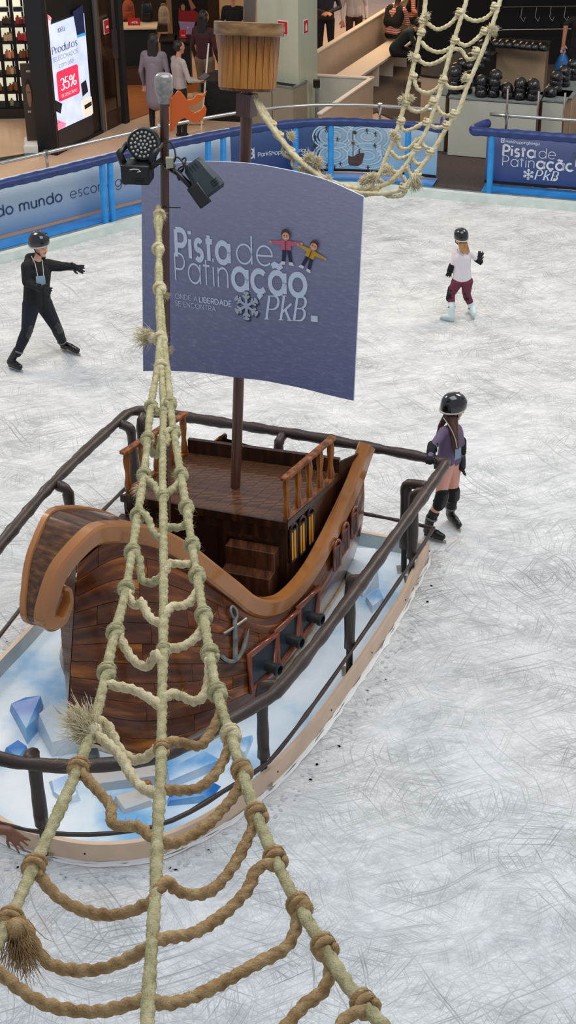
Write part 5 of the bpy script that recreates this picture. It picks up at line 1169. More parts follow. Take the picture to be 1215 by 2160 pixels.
for f_, a_, b_ in ((-.13, .055, .05), (-.10, .075, .07), (-.02, .082, .08), (.06, .098, .085), (.105, .098, .085), (.125, .08, .07)):
    rows.append([l2+R2@V((x*a_, f_, y*b_)) for x, y in ((-1, -.6), (-.6, -1), (.6, -1), (1, -.6), (1, .6), (.6, 1), (-.6, 1), (-1, .6), (-1, -.6))])
mb = MB().grid(rows); mb.add(rows[0][:-1], [tuple(range(8))]); mb.add(rows[-1][:-1], [tuple(range(8))]); build(mb, 'head', teal, L2_, smooth=.5)
bevel(build(MB().box(l2+R2@V((-.085, .075, .02)), (.09, .16, .15), R2), 'base', M['black'], L2_), .012, 2)
for k in range(3): build(MB().box(l2+R2@V((-.03+.022*k, -.08, .071)), (.008, .07, .006), R2), 'vent', M['black'], L2_)
for k in range(3): build(MB().box(l2+R2@V((.05, .05+.016*k, .087)), (.05, .006, .006), R2), 'vent', M['black'], L2_)
build(MB().tube([l2+R2@V((-.09, .03, .03)), dep(375, 366, LD-.08), dep(352, 352, LD-.04), lp+V((0, 0, -.16))], [.02, .018, .02, .02], 8), 'yoke_arm', M['black'], L2_, smooth=True)
build(MB().box(dep(358, 343, LD-.07), (.05, .04, .07)), 'connector', mat('pale_tape', (170, 164, 140), .6), L2_)
def wire(pts, r_=.006): return build(MB().tube(catmull([dep(x, y, LD-d_) for x, y, d_ in pts], 5), r_, 6), 'cable', M['black'], L2_, smooth=True)
wire([(340, 303, .09), (358, 300, .05), (368, 315, .05), (370, 335, .06), (362, 348, .07)]); wire([(370, 350, .07), (366, 362, .08), (378, 368, .08), (388, 350, .08), (376, 332, .07), (366, 340, .07), (372, 360, .08), (386, 356, .09), (392, 334, .08), (384, 338, .07), (394, 352, .09)])
wire([(374, 372, .08), (378, 380, .08), (384, 372, .08), (376, 358, .07), (390, 348, .08)]); wire([(320, 345, .1), (336, 346, .06), (350, 345, .04)])
p_, _ = on_fore(433); build(MB().tube([p_+V((-.02, -.04, 0)), p_+V((.11, -.05, 0))], .004, 6), 'mast_spike', M['iron'], ship)
# ================================================================== ROPE NETS
def ropemat(name, a, b, c):
    return mat(name, a, .9, col2=c, col3=b, scale=26, bump=.7, bscale=160, sharp=(.3, .7), spec=.2)
M['rope'] = ropemat('pale_green_rope', (152, 144, 106), (178, 169, 128), (200, 190, 150))
M['rope2'] = ropemat('tan_rung_rope', (146, 114, 76), (172, 140, 98), (194, 166, 122))
M['rope3'] = ropemat('straw_rope', (192, 176, 136), (214, 198, 158), (228, 216, 180))
M['rope4'] = ropemat('pale_frayed_rope', (212, 196, 156), (226, 212, 174), (236, 226, 192))
M['wire'] = mat('thin_tie_wire', (180, 170, 140), .4, .6)
def lay(n_lobes, depth): return lambda a: 1-depth+depth*abs(math.cos(n_lobes*a/2))*1.25
def rope(mb, pts, r, twist, n=15, depth_=.22, step=None, lobes=3):
    P = resample(catmull(pts, 6), step or r*.9); return P, mb.tube(P, r if not hasattr(r, '__len__') else r, n, section=lay(lobes, depth_), twist=twist)
def fuzz(mb, P, r, dens, ln, mi=0):
    P = np.array(P); L = np.sum(np.linalg.norm(np.diff(P, axis=0), axis=1))
    for _ in range(int(dens*L)):
        i = rng.integers(0, len(P)-1); p = P[i]+(P[i+1]-P[i])*rng.random(); d = unit(rng.normal(size=3)); t_ = unit(P[i+1]-P[i]); d = unit(d-t_*np.dot(d, t_)); q = p+d*r*.9
        e = q+d*ln*(.4+rng.random())+t_*ln*rng.normal()*.9; w_ = unit(np.cross(d, t_))*.0007
        mb.add([q-w_, q+w_, e], [(0, 1, 2)], mi)
def knot(net, p, T, r, m, wire=True, big=1.):
    """a hitch: two turns round the main rope with a bulge beside it"""
    T = unit(T); x = unit(np.cross(T, ray(607, 1080))); y = np.cross(T, x); mb = MB(); R = r*1.0
    pts = [p+(x*math.cos(a)+y*math.sin(a))*(R*1.75)*big+T*R*(a/(2*PI)-1.)*1.5 for a in np.linspace(0, 4*PI, 25)]
    mb.tube(pts, [R*.8]*25, 9, section=lay(3, .2), twist=60); mb.ball(p+x*R*.6*rng.choice((-1, 1))+T*R*.6, (R*1.9*big, R*1.7*big, R*1.9*big), frame(T), n=10, m=7)
    fuzz(mb, pts, R, 160, R*1.6)
    o = build(mb, 'knot', m, net, smooth=True)
    if wire: build(MB().tube([p+(x*math.cos(a)+y*math.sin(a))*R*2.35*big-T*R*1.1 for a in np.linspace(0, 2*PI, 17)[:-1]], .0018, 5, closed=True), 'tie_wire', M['wire'], o, smooth=True)
    return o
def tuft(net, p, d, ln, spread, m, n=70, rr=.0016):
    d = unit(d); mb = MB(); hair_ = rr*.55
    for k in range(int(n*2.6)):
        e = unit(d+rng.normal(size=3)*spread*.8); b = p+rng.normal(size=3)*ln*.10; bend = rng.normal(size=3)*ln*.10+V((0, 0, -ln*.18*rng.random()))
        L_ = ln*(.45+.5*rng.random()); mb.tube([b, b+e*L_*.4+bend*.2, b+e*L_*.75+bend*.6, b+e*L_+bend*1.3], [hair_*1.5, hair_*1.4, hair_*1.1, hair_*.5], 3)
    mb.ball(p, ln*.26, n=9, m=6)
    return tag(build(mb, 'frayed_end', m, net, smooth=True), kind='stuff')
# ---------- near net: three ropes from the fore mast towards the balcony
Kp, KD = on_fore(440)
ROPES = {
 'L': [(334, 437), (333, 470), (335, 520), (334, 580), (336, 640), (338, 700), (331, 780), (318, 860), (305, 990), (290, 1090), (275, 1190), (262, 1262), (240, 1345), (222, 1430), (205, 1500), (186, 1560), (165, 1620), (120, 1722), (70, 1830), (25, 1930), (-30, 2035), (-70, 2110)],
 'C': [(334, 437), (338, 470), (333, 520), (338, 580), (334, 640), (337, 700), (341, 780), (345, 860), (343, 1000), (345, 1110), (345, 1300), (342, 1480), (340, 1620), (333, 1750), (328, 1880), (320, 2000), (313, 2110), (309, 2200), (306, 2260)],
 'R': [(334, 437), (330, 470), (338, 520), (332, 580), (340, 640), (344, 700), (353, 780), (362, 880), (378, 980), (393, 1070), (405, 1150), (420, 1240), (438, 1350), (458, 1460), (485, 1545), (510, 1625), (540, 1715), (582, 1815), (630, 1910), (685, 2000), (735, 2080), (768, 2118), (840, 2200), (880, 2250)]}
INV0, INV1 = 1/(KD-.10), 1/3.45
def net_depth(y):
    f = max(0., min(1.2, (y-437)/(2160-437))); return 1/(INV0+(INV1-INV0)*(f*.80+.20*f*f))
def np_(x, y, off=0.): return dep(x, y, net_depth(y)-off)
RR = .0172
net = thing('rope_net', Kp+V((0, -.2, -.2)), 'pale rope climbing net stretched from the fore mast towards the viewer', 'net')
RP = {}
for k, pts in ROPES.items():
    off = {'L': .02, 'C': 0., 'R': -.015}[k]
    P = resample(catmull([np_(x, y, off if y < 720 else 0) for x, y in pts], 6), .014); RP[k] = P
    mb = MB().tube(P, [RR*(1+.06*math.sin(i*.31)+.04*math.sin(i*.083)) for i in range(len(P))], 15, section=lay(3, .22), twist=46); fuzz(mb, P, RR, 210, .014); build(mb, 'main_rope', M['rope'], net, smooth=True)
def along_rope(k, x, y):
    P = np.array(RP[k]); v = P-CP; D = v@cf; px = 607.5+FPX*(v@cr)/D; py = 1080-FPX*(v@cu)/D; i = int(np.argmin((px-x)**2+(py-y)**2)); i = max(1, min(len(P)-2, i)); return P[i], P[i+1]-P[i-1]
RUNGS = [  # (rope, rope, photo points)
 ('L', 'C', [(319, 860), (330, 870), (345, 866)]), ('C', 'R', [(345, 862), (352, 850), (361, 868)]),
 ('L', 'C', [(308, 930), (318, 950), (328, 962), (336, 948), (341, 920), (346, 908)]), ('C', 'R', [(345, 940), (354, 930), (350, 912), (360, 908), (370, 911)]),
 ('L', 'C', [(302, 1008), (316, 1016), (328, 1026), (338, 1048), (344, 1046)]), ('C', 'R', [(344, 1046), (360, 1035), (376, 1020), (384, 1003)]),
 ('L', 'C', [(290, 1088), (306, 1086), (315, 1100), (323, 1122), (336, 1133), (345, 1132)]), ('C', 'R', [(345, 1112), (365, 1113), (382, 1112), (397, 1098), (398, 1075)]),
 ('L', 'C', [(279, 1168), (293, 1176), (296, 1200), (300, 1222), (318, 1229), (344, 1214)]), ('C', 'R', [(344, 1212), (352, 1200), (358, 1188), (375, 1190), (400, 1190)]),
 ('L', 'C', [(268, 1246), (276, 1268), (290, 1278), (298, 1268), (306, 1284), (318, 1304), (343, 1317)]), ('C', 'R', [(344, 1304), (362, 1280), (385, 1278), (405, 1266), (422, 1235)]),
 ('L', 'C', [(250, 1335), (262, 1362), (280, 1390), (305, 1406), (322, 1392), (328, 1378), (342, 1398)]), ('C', 'R', [(343, 1364), (370, 1368), (400, 1356), (425, 1330), (430, 1300)]),
 ('L', 'C', [(228, 1442), (250, 1448), (280, 1454), (315, 1472), (341, 1492)]), ('C', 'R', [(343, 1478), (362, 1464), (385, 1470), (410, 1480), (432, 1465), (440, 1430), (442, 1390)]),
 ('L', 'C', [(205, 1518), (226, 1530), (240, 1555), (252, 1580), (280, 1602), (310, 1596), (328, 1580), (341, 1575)]), ('C', 'R', [(341, 1578), (358, 1565), (385, 1567), (420, 1574), (442, 1550), (462, 1510), (470, 1485)]),
 ('L', 'C', [(196, 1545), (230, 1570), (258, 1600), (280, 1640), (305, 1664), (338, 1676)]), ('C', 'R', [(340, 1666), (380, 1668), (420, 1662), (455, 1632), (478, 1590), (487, 1558)]),
 ('L', 'C', [(166, 1622), (190, 1650), (225, 1688), (236, 1706), (234, 1730), (250, 1742), (285, 1742), (305, 1752), (318, 1766), (334, 1768)]), ('C', 'R', [(333, 1774), (360, 1780), (395, 1768), (440, 1738), (485, 1690), (505, 1660), (512, 1632)]),
 ('L', 'C', [(72, 1826), (90, 1856), (125, 1894), (175, 1920), (230, 1930), (280, 1920), (328, 1896)]), ('C', 'R', [(329, 1885), (342, 1868), (354, 1860), (372, 1878), (410, 1888), (450, 1876), (490, 1830), (520, 1775), (543, 1720)]),
 ('L', 'C', [(30, 1935), (55, 1955), (72, 1992), (100, 2030), (150, 2046), (210, 2044), (270, 2022), (321, 1992)]), ('C', 'R', [(322, 1986), (360, 1978), (410, 1968), (470, 1930), (520, 1880), (538, 1840), (555, 1826), (584, 1818)]),
 ('L', 'C', [(-40, 2030), (0, 2052), (40, 2085), (90, 2115), (160, 2132), (230, 2130), (313, 2104)]), ('C', 'R', [(314, 2108), (350, 2118), (400, 2106), (460, 2078), (540, 2034), (600, 2002), (622, 1965), (632, 1912)]),
 ('C', 'R', [(304, 2290), (420, 2280), (520, 2240), (600, 2168), (640, 2122), (680, 2092), (696, 2050), (690, 2008)]),
 ('C', 'R', [(300, 2380), (500, 2360), (640, 2280), (710, 2180), (728, 2150), (750, 2136), (778, 2128)])]
def rung(net_, a, b, pts, r, m, df, end=None):
    n_ = len(pts); D0, D1 = df(*pts[0]), df(*pts[-1]); L = np.r_[0, np.cumsum([math.hypot(pts[i+1][0]-pts[i][0], pts[i+1][1]-pts[i][1]) for i in range(n_-1)])]; L = L/L[-1]
    P = [dep(x, y, (D0*(1-l)+D1*l)+.012*math.sin(PI*l)) for (x, y), l in zip(pts, L)]
    Q = resample(catmull(P, 6), r*.8); mb = MB().tube(Q, [r*(1+.05*math.sin(i*.5)) for i in range(len(Q))], 15, section=lay(3, .42), twist=52/(r/.017)); fuzz(mb, Q, r, 130, r*.8); return build(mb, 'rung', m, net_, smooth=True)
def ndf(x, y): return net_depth(y)
for a, b, pts in RUNGS:
    y = pts[0][1]; m = M['rope'] if y < 1200 else (M['rope3'] if y < 1560 else M['rope2'])
    rung(net, a, b, pts, .0165, m, ndf)
for k, q in [('L', q) for q in [(319, 858), (308, 925), (302, 1003), (290, 1086), (279, 1166), (268, 1242), (248, 1336), (231, 1418), (168, 1620), (72, 1824), (22, 1940)]]+[('R', q) for q in [(361, 850), (371, 910), (384, 1000), (396, 1070), (400, 1150), (416, 1215), (434, 1300), (442, 1380), (462, 1460), (487, 1550), (512, 1625), (541, 1716), (584, 1814), (632, 1908), (688, 2000), (770, 2120)]]+[('C', q) for q in [(345, 870), (346, 1045), (345, 1370), (341, 1578)]]:
    p, T = along_rope(k, *q); knot(net, p, T, .0135 if k != 'C' else .0115, M['rope'] if q[1] < 1500 else (M['rope3'] if q[1] < 1560 else M['rope2']), wire=(k == 'R' and q[1] > 1400), big=1.0 if k != 'C' else .85)
for q in [(334, 455), (333, 525), (338, 610), (341, 715), (350, 775)]: p, T = along_rope('C', *q); knot(net, p, T, .015, M['rope3'], wire=False, big=1.15)
tuft(net, np_(195, 1545), cr*-.7+cu*.7, .13, .45, M['rope4'], 160); tuft(net, np_(35, 1960), cr*.2-cu*1., .12, .3, M['rope2'], 120); tuft(net, np_(320, 712), -cr+cu*.1, .12, .45, M['rope3'], 80); tuft(net, np_(334, 455), cr*.3+cu*.2, .06, 1.2, M['rope3'], 160); tuft(net, np_(346, 620), cr*.8-cu*.4, .04, .5, M['rope3'], 40); tuft(net, np_(352, 735), cr-cu*.5, .04, .5, M['rope3'], 40); tuft(net, np_(300, 1030), -cr-cu*.3, .05, .5, M['rope3'], 40)
build(MB().ball(np_(334, 452), .036, n=12, m=8), 'knot', M['rope3'], net, smooth=True)
# ---------- far net: from under the crow's nest up to the right
net2 = thing('rope_net', V(nc)+V((.1, -.1, -.3)), 'straw coloured rope net hanging from the crow nest up to the top right', 'net')
DA, DB = on_mast(0, 205)[1]-.06, 10.6
def d2(x, y): f = max(0, min(1, (x-540)/500)); return DA*(1-f)+DB*f
def n2(x, y, o=0.): return dep(x, y, d2(x, y)-o)
F2 = {
 'a': [(538, 200), (552, 232), (580, 278), (606, 312), (640, 345), (690, 378), (740, 396), (775, 396), (800, 368), (815, 330), (830, 295), (848, 240), (866, 165), (882, 95), (893, 40), (902, -40)],
 'b': [(538, 203), (560, 236), (588, 284), (618, 322), (650, 352), (700, 386), (760, 402), (810, 390), (848, 358), (880, 310), (905, 262), (930, 186), (945, 130), (965, 62), (984, 0), (990, -50)],
 'c': [(538, 207), (554, 244), (590, 292), (622, 332), (660, 362), (700, 392), (770, 408), (840, 402), (872, 372), (912, 320), (942, 270), (965, 238), (985, 185), (1002, 145), (1026, 88), (1046, 30), (1064, -30)]}
RP2 = {}
for k, pts in F2.items():
    o_ = {'a': .02, 'b': 0, 'c': .04}[k]; P = resample(catmull([n2(x, y, o_ if x < 800 else 0) for x, y in pts], 6), .014)
    mb = MB().tube(P, .0165, 12, section=lay(3, .2), twist=45); fuzz(mb, P, .0165, 120, .012); build(mb, 'main_rope', M['rope3'], net2, smooth=True); RP2[k] = P
R2_ = [[(893, 42), (908, 54), (925, 62), (950, 50), (970, 26)], [(972, 25), (985, 38), (1005, 44), (1028, 36), (1046, 14)], [(889, 88), (902, 102), (925, 110), (948, 102), (962, 84)], [(880, 122), (895, 134), (915, 134), (940, 120), (954, 104)], [(960, 85), (982, 96), (1005, 82), (1024, 62)], [(954, 104), (972, 105), (986, 124), (1000, 122), (1010, 108)],
 [(872, 160), (880, 186), (900, 196), (920, 188), (935, 168)], [(935, 168), (944, 182), (962, 186), (985, 182)], [(857, 216), (868, 232), (890, 234), (914, 214)], [(916, 214), (930, 238), (948, 244), (962, 238)], [(846, 252), (850, 274), (870, 272), (898, 256)], [(900, 258), (915, 268), (932, 268), (944, 262)],
 [(836, 290), (845, 312), (864, 312), (880, 292)], [(882, 290), (895, 308), (908, 318)], [(824, 318), (840, 334), (862, 328), (878, 314)], [(866, 330), (880, 346), (896, 342)], [(812, 345), (830, 362), (850, 360), (862, 348)], [(858, 352), (868, 370), (880, 366)], [(800, 378), (816, 388), (836, 376), (846, 362)], [(850, 372), (858, 390), (850, 406), (868, 384)],
 [(690, 376), (715, 400), (745, 392), (770, 412), (800, 398)], [(640, 345), (655, 372), (690, 384), (720, 398)], [(600, 305), (598, 325), (622, 336)], [(560, 240), (575, 262), (580, 285), (600, 300)], [(800, 402), (820, 414), (848, 412), (858, 396)], [(620, 330), (618, 350), (640, 356), (660, 372)]]
for pts in R2_: rung(net2, 'a', 'b', pts, .0145, M['rope3'], d2)
for q in [(893, 42), (889, 68), (878, 122), (872, 160), (857, 216), (846, 255), (836, 290), (970, 26), (960, 85), (935, 168), (914, 214), (900, 258), (880, 312), (1044, 14), (1022, 66), (1004, 108), (985, 165), (958, 240), (942, 264), (908, 320), (880, 368), (614, 318), (590, 285), (575, 262), (640, 346), (668, 366), (850, 395)]:
    p = n2(*q); knot(net2, p, V((0, .0, 1))+cr*.3, .0125, M['rope3'], wire=False)
for (x, y, d_, ln, sp_, k) in [(895, 35, (1, .4), .07, .7, 60), (872, 118, (-1, 0), .06, .7, 60), (862, 208, (.8, .5), .07, .6, 60), (852, 212, (-.7, .3), .07, .6, 50), (1034, 64, (.4, .2), .09, .9, 110), (984, 166, (-.4, .2), .06, .9, 60), (838, 285, (-1, .4), .09, .5, 60), (872, 372, (.3, -1), .13, .35, 140), (665, 345, (.3, .3), .10, 1., 200), (650, 335, (.2, .6), .08, 1., 120), (790, 378, (-.3, .4), .09, 1., 150), (770, 384, (-.3, .2), .08, 1., 110), (612, 290, (.5, .8), .08, .7, 80), (640, 350, (-.7, -.3), .07, .9, 90), (688, 378, (.6, .3), .07, .9, 80), (820, 362, (-.3, .6), .08, .8, 90)]:
    tuft(net2, n2(x, y, .02), cr*d_[0]+cu*d_[1], ln*.72, sp_, M['rope4'], k, .003)
# ================================================================== PEOPLE
def cap_mesh(mb, a, ra, b, rb, n=12):
    a, b = V(a), V(b); d = b-a; L = np.linalg.norm(d)
    if L < 1e-5: d = V((0, 0, 1e-4)); L = 1e-4
    R = frame(d/L, (0, 0, 1) if abs(d[2]/L) < .95 else (1, 0, 0)); prof = []
    for k in range(5): t_ = PI/2*(1-k/4); prof.append((max(ra*math.cos(t_), 1e-4), -ra*math.sin(t_)))
    for k in range(5): t_ = PI/2*k/4; prof.append((max(rb*math.cos(t_), 1e-4), L+rb*math.sin(t_)))
    mb.lathe(prof, a, R, n)
def blob(name, caps, mats, par, vox=.008, sm=3, remap=None):
    """caps: (a, ra, b, rb, label) grown into one continuous skin, coloured by the nearest label"""
    mb = MB()
    for c in caps: cap_mesh(mb, *c[:4])
    me = bpy.data.meshes.new('tmp'); me.from_pydata(mb.v, [], mb.f); o = bpy.data.objects.new('tmp', me); C.objects.link(o)
    r_ = o.modifiers.new('r', 'REMESH'); r_.mode = 'VOXEL'; r_.voxel_size = vox
    s = o.modifiers.new('s', 'SMOOTH'); s.factor = .5; s.iterations = sm
    dg = bpy.context.evaluated_depsgraph_get(); dg.update(); ev = o.evaluated_get(dg).to_mesh()
    n = len(ev.vertices); co = np.zeros(n*3); ev.vertices.foreach_get('co', co); co = co.reshape(-1, 3)
    fs = [tuple(p.vertices) for p in ev.polygons]; cen = np.array([co[list(f)].mean(0) for f in fs]) if fs else np.zeros((0, 3))
    o.evaluated_get(dg).to_mesh_clear(); bpy.data.objects.remove(o); bpy.data.meshes.remove(me)
    labs = list(mats.keys()); best = np.full(len(cen), 1e9); lab = np.zeros(len(cen), int)
    for a, ra, b, rb, l in caps:
        a, b = V(a), V(b); d = b-a; t_ = np.clip((cen-a)@d/(d@d+1e-12), 0, 1); q = np.linalg.norm(cen-(a+t_[:, None]*d), axis=1)-(ra+(rb-ra)*t_)
        k = q < best; best[k] = q[k]; lab[k] = labs.index(l)
    return finish(name, co, fs, [mats[l] for l in labs], lab, par, True)
SK = {}
def pm_(name, col, rough=.7, **k):
    if name not in SK: SK[name] = mat(name, col, rough, **k)
    return SK[name]
skin1 = pm_('skin_light', (222, 168, 142), .5); skin2 = pm_('skin_tan', (186, 128, 100), .5); skin3 = pm_('skin_brown', (120, 76, 56), .5)
lips = pm_('lips', (178, 96, 90), .5); eye = pm_('eye_dark', (36, 26, 24), .3)
def hand(caps, wr, d, side, k, lab, curl=.35, r=.0085, spread=.10, thumb=1):
    d = unit(d); side = unit(V(side)-d*np.dot(side, d)); nrm = np.cross(d, side); kn = wr+d*.085*k
    for s in (-1, -.35, .35, 1): caps.append((wr+side*s*.016*k+d*.012*k, .016*k, kn+side*s*.031*k, .0105*k, lab))
    for j, s in enumerate((-1, -.35, .35, 1)):
        ln = (.060, .072, .078, .068)[j]*k; p = kn+side*s*.033*k; e = unit(d+side*s*spread*2.2+nrm*.15*curl); q = p+e*ln*.5; e2 = unit(e+nrm*curl*1.2); q2 = q+e2*ln*.3; e3 = unit(e2+nrm*curl*1.0); q3 = q2+e3*ln*.25
        caps += [(p, r*k*1.15, q, r*k*1.05, lab), (q, r*k*1.05, q2, r*k, lab), (q2, r*k, q3, r*k*.85, lab)]
    tb_ = wr+side*thumb*.022*k+d*.02*k; t1 = tb_+unit(side*thumb*.8+d*.7+nrm*.25)*.045*k; t2 = t1+unit(side*thumb*.3+d*.9+nrm*.3)*.035*k
    caps += [(tb_, r*k*1.5, t1, r*k*1.25, lab), (t1, r*k*1.25, t2, r*k, lab)]
def headcaps(caps, h, fd, up, k, face=True):
    fd = unit(fd); up = unit(V(up)-fd*np.dot(up, fd)); sd = np.cross(fd, up)
    caps += [(h+up*.035*k-fd*.012*k, .082*k, h+up*.03*k+fd*.012*k, .080*k, 'skin'), (h-up*.01*k+fd*.022*k, .064*k, h-up*.07*k+fd*.040*k, .042*k, 'skin')]
    if face:
        caps += [(h+up*.012*k+fd*.092*k, .009*k, h-up*.022*k+fd*.108*k, .0125*k, 'skin'), (h-up*.088*k+fd*.066*k, .022*k, h-up*.092*k+fd*.06*k, .022*k, 'skin'),
                 (h-up*.052*k+fd*.083*k+sd*.016*k, .008*k, h-up*.052*k+fd*.083*k-sd*.016*k, .008*k, 'lips'), (h+up*.030*k+fd*.080*k+sd*.034*k, .014*k, h+up*.030*k+fd*.080*k-sd*.034*k, .014*k, 'skin')]
        for s in (-1, 1):
            caps += [(h+up*.014*k+fd*.0815*k+sd*s*.030*k, .0075*k, h+up*.014*k+fd*.080*k+sd*s*.036*k, .0065*k, 'eye'), (h+sd*s*.082*k+up*.02*k-fd*.004*k, .014*k, h+sd*s*.078*k-up*.02*k, .011*k, 'skin'),
                     (h-up*.02*k+fd*.055*k+sd*s*.035*k, .028*k, h-up*.03*k+fd*.055*k+sd*s*.035*k, .026*k, 'skin')]
    return fd, up, sd
def helmet(par, h, fd, up, k, m, strap=True):
    fd = unit(fd); up = unit(V(up)-fd*np.dot(up, fd)); sd = np.cross(fd, up); R = np.array([fd, sd, up]).T; c_ = h+up*.066*k-fd*.014*k
    rows = []; nA = 28
    for z, f in [(-.055, 1.0), (-.04, 1.03), (-.01, 1.04), (.03, 1.0), (.065, .88), (.09, .68), (.108, .40), (.114, .12), (.115, .005)]:
        row = []
        for a in np.linspace(0, 2*PI, nA+1):
            ex = .135 if math.cos(a) > 0 else .128; lip = -.02*max(0, -math.cos(a))*(z < 0)+(.034*max(0, math.cos(a)) if z < -.03 else .012*max(0, math.cos(a))*(z < .02))
            row.append(c_+R@V((ex*f*math.cos(a), .112*f*math.sin(a), z+lip+.012))*1.0*k if False else c_+R@(V((ex*f*math.cos(a), .112*f*math.sin(a), z+lip+.012))*k))
        rows.append(row)
    inner = [[c_+(p-c_)*.93 for p in row] for row in rows[:3]][::-1]
    mb = MB().grid(inner+rows); o = build(mb, 'helmet', m, par, smooth=.9)
    for a in (-.6, -.2, .2, .6):   # vents
        for zf in (.3, .9):
            p = c_+R@(V((.126*math.cos(a)*math.cos(zf)*1.0, .112*math.sin(a)*1.05, .03+.09*math.sin(zf)))*k); build(MB().ball(p, (.014*k, .006*k, .005*k), R, n=8, m=5), 'vent', M['blackmatte'], o, smooth=True)
    if strap:
        for s in (-1, 1): build(MB().tube([c_+R@(V((.01, .10*s, -.04))*k), c_+R@(V((.03, .088*s, -.10))*k), h-up*.105*k+fd*.045*k+sd*s*.012*k], .008*k, 6), 'strap', M['blackmatte'], o, smooth=True)
    build(MB().tube([c_+R@(V((.130*math.cos(a), .107*math.sin(a), -.048-.02*max(0, -math.cos(a))+.036*max(0, math.cos(a))))*k) for a in np.linspace(0, 2*PI, 25)[:-1]], .010*k, 6, closed=True), 'liner', pm_('helmet_liner_white', (206, 196, 188), .7), o, smooth=True)
    return o
def skate(par, heel, toe, an, k, mboot, mtrim, strapm, kn=None):
    heel, toe, an = V(heel), V(toe), V(an); sh_ = unit(V(kn)-an) if kn is not None else V((0, 0, 1)); f = unit(toe-heel); up = V((0, 0, 1)); L = np.linalg.norm(toe-heel); base = .055*k
    h0 = heel+up*base; t0 = toe+up*base
    caps = [(h0+f*.04*k+up*.03*k, .042*k, h0+f*L*.6+up*.025*k, .042*k, 'boot'), (h0+f*L*.55+up*.022*k, .043*k, t0-f*.03*k+up*.012*k, .034*k, 'boot'), (h0+f*.045*k+up*.04*k, .044*k, an+unit(an-h0)*.0+up*.035*k, .050*k, 'boot'), (an+sh_*.02*k, .05*k, an+sh_*.095*k, .055*k, 'cuff')]
    o = blob('ice_skate', caps, {'boot': mboot, 'cuff': mtrim}, par, .0075)
    s = np.cross(f, up); R = np.array([f, s, up]).T
    build(MB().box((heel+toe)/2+up*.016+f*.01, (L*1.04, .005, .032), R), 'blade', M['steel'], o)
    mb = MB(); mb.box(heel+f*.06*k+up*.045*k, (.09*k, .03*k, .035*k), R); build(mb, 'blade_holder', mtrim, o); mb = MB(); mb.box(toe-f*.07*k+up*.045*k, (.10*k, .03*k, .035*k), R); build(mb, 'blade_holder', mtrim, o)
    c_ = an+sh_*.03*k; Rr = frame(sh_); build(MB().tube([c_+Rr@V((.051*k*math.cos(a), .051*k*math.sin(a), 0)) for a in np.linspace(0, 2*PI, 17)[:-1]], .010*k, 6, closed=True), 'ankle_strap', strapm, o, smooth=True)
    return o
def pad(par, p, axis, fd, k, m, name='knee_pad', cap=True):
    ax = unit(axis); fd = unit(V(fd)-ax*np.dot(fd, ax)); caps = [(p-ax*.07*k, .060*k, p+ax*.07*k, .062*k, 'pad')]
    if cap: caps += [(p-ax*.045*k+fd*.035*k, .042*k, p+ax*.045*k+fd*.035*k, .042*k, 'cap')]
    o = blob(name, caps, {'pad': M['blackmatte'], 'cap': m}, par, .009)
    for s in (-1, 1): build(MB().box(p+ax*s*.05*k-fd*.055*k+np.cross(ax, fd)*.03*k, (.055*k, .03*k, .022*k), np.array([np.cross(ax, fd), fd, ax]).T), 'pad_strap', M['blackmatte'], o)
    return o
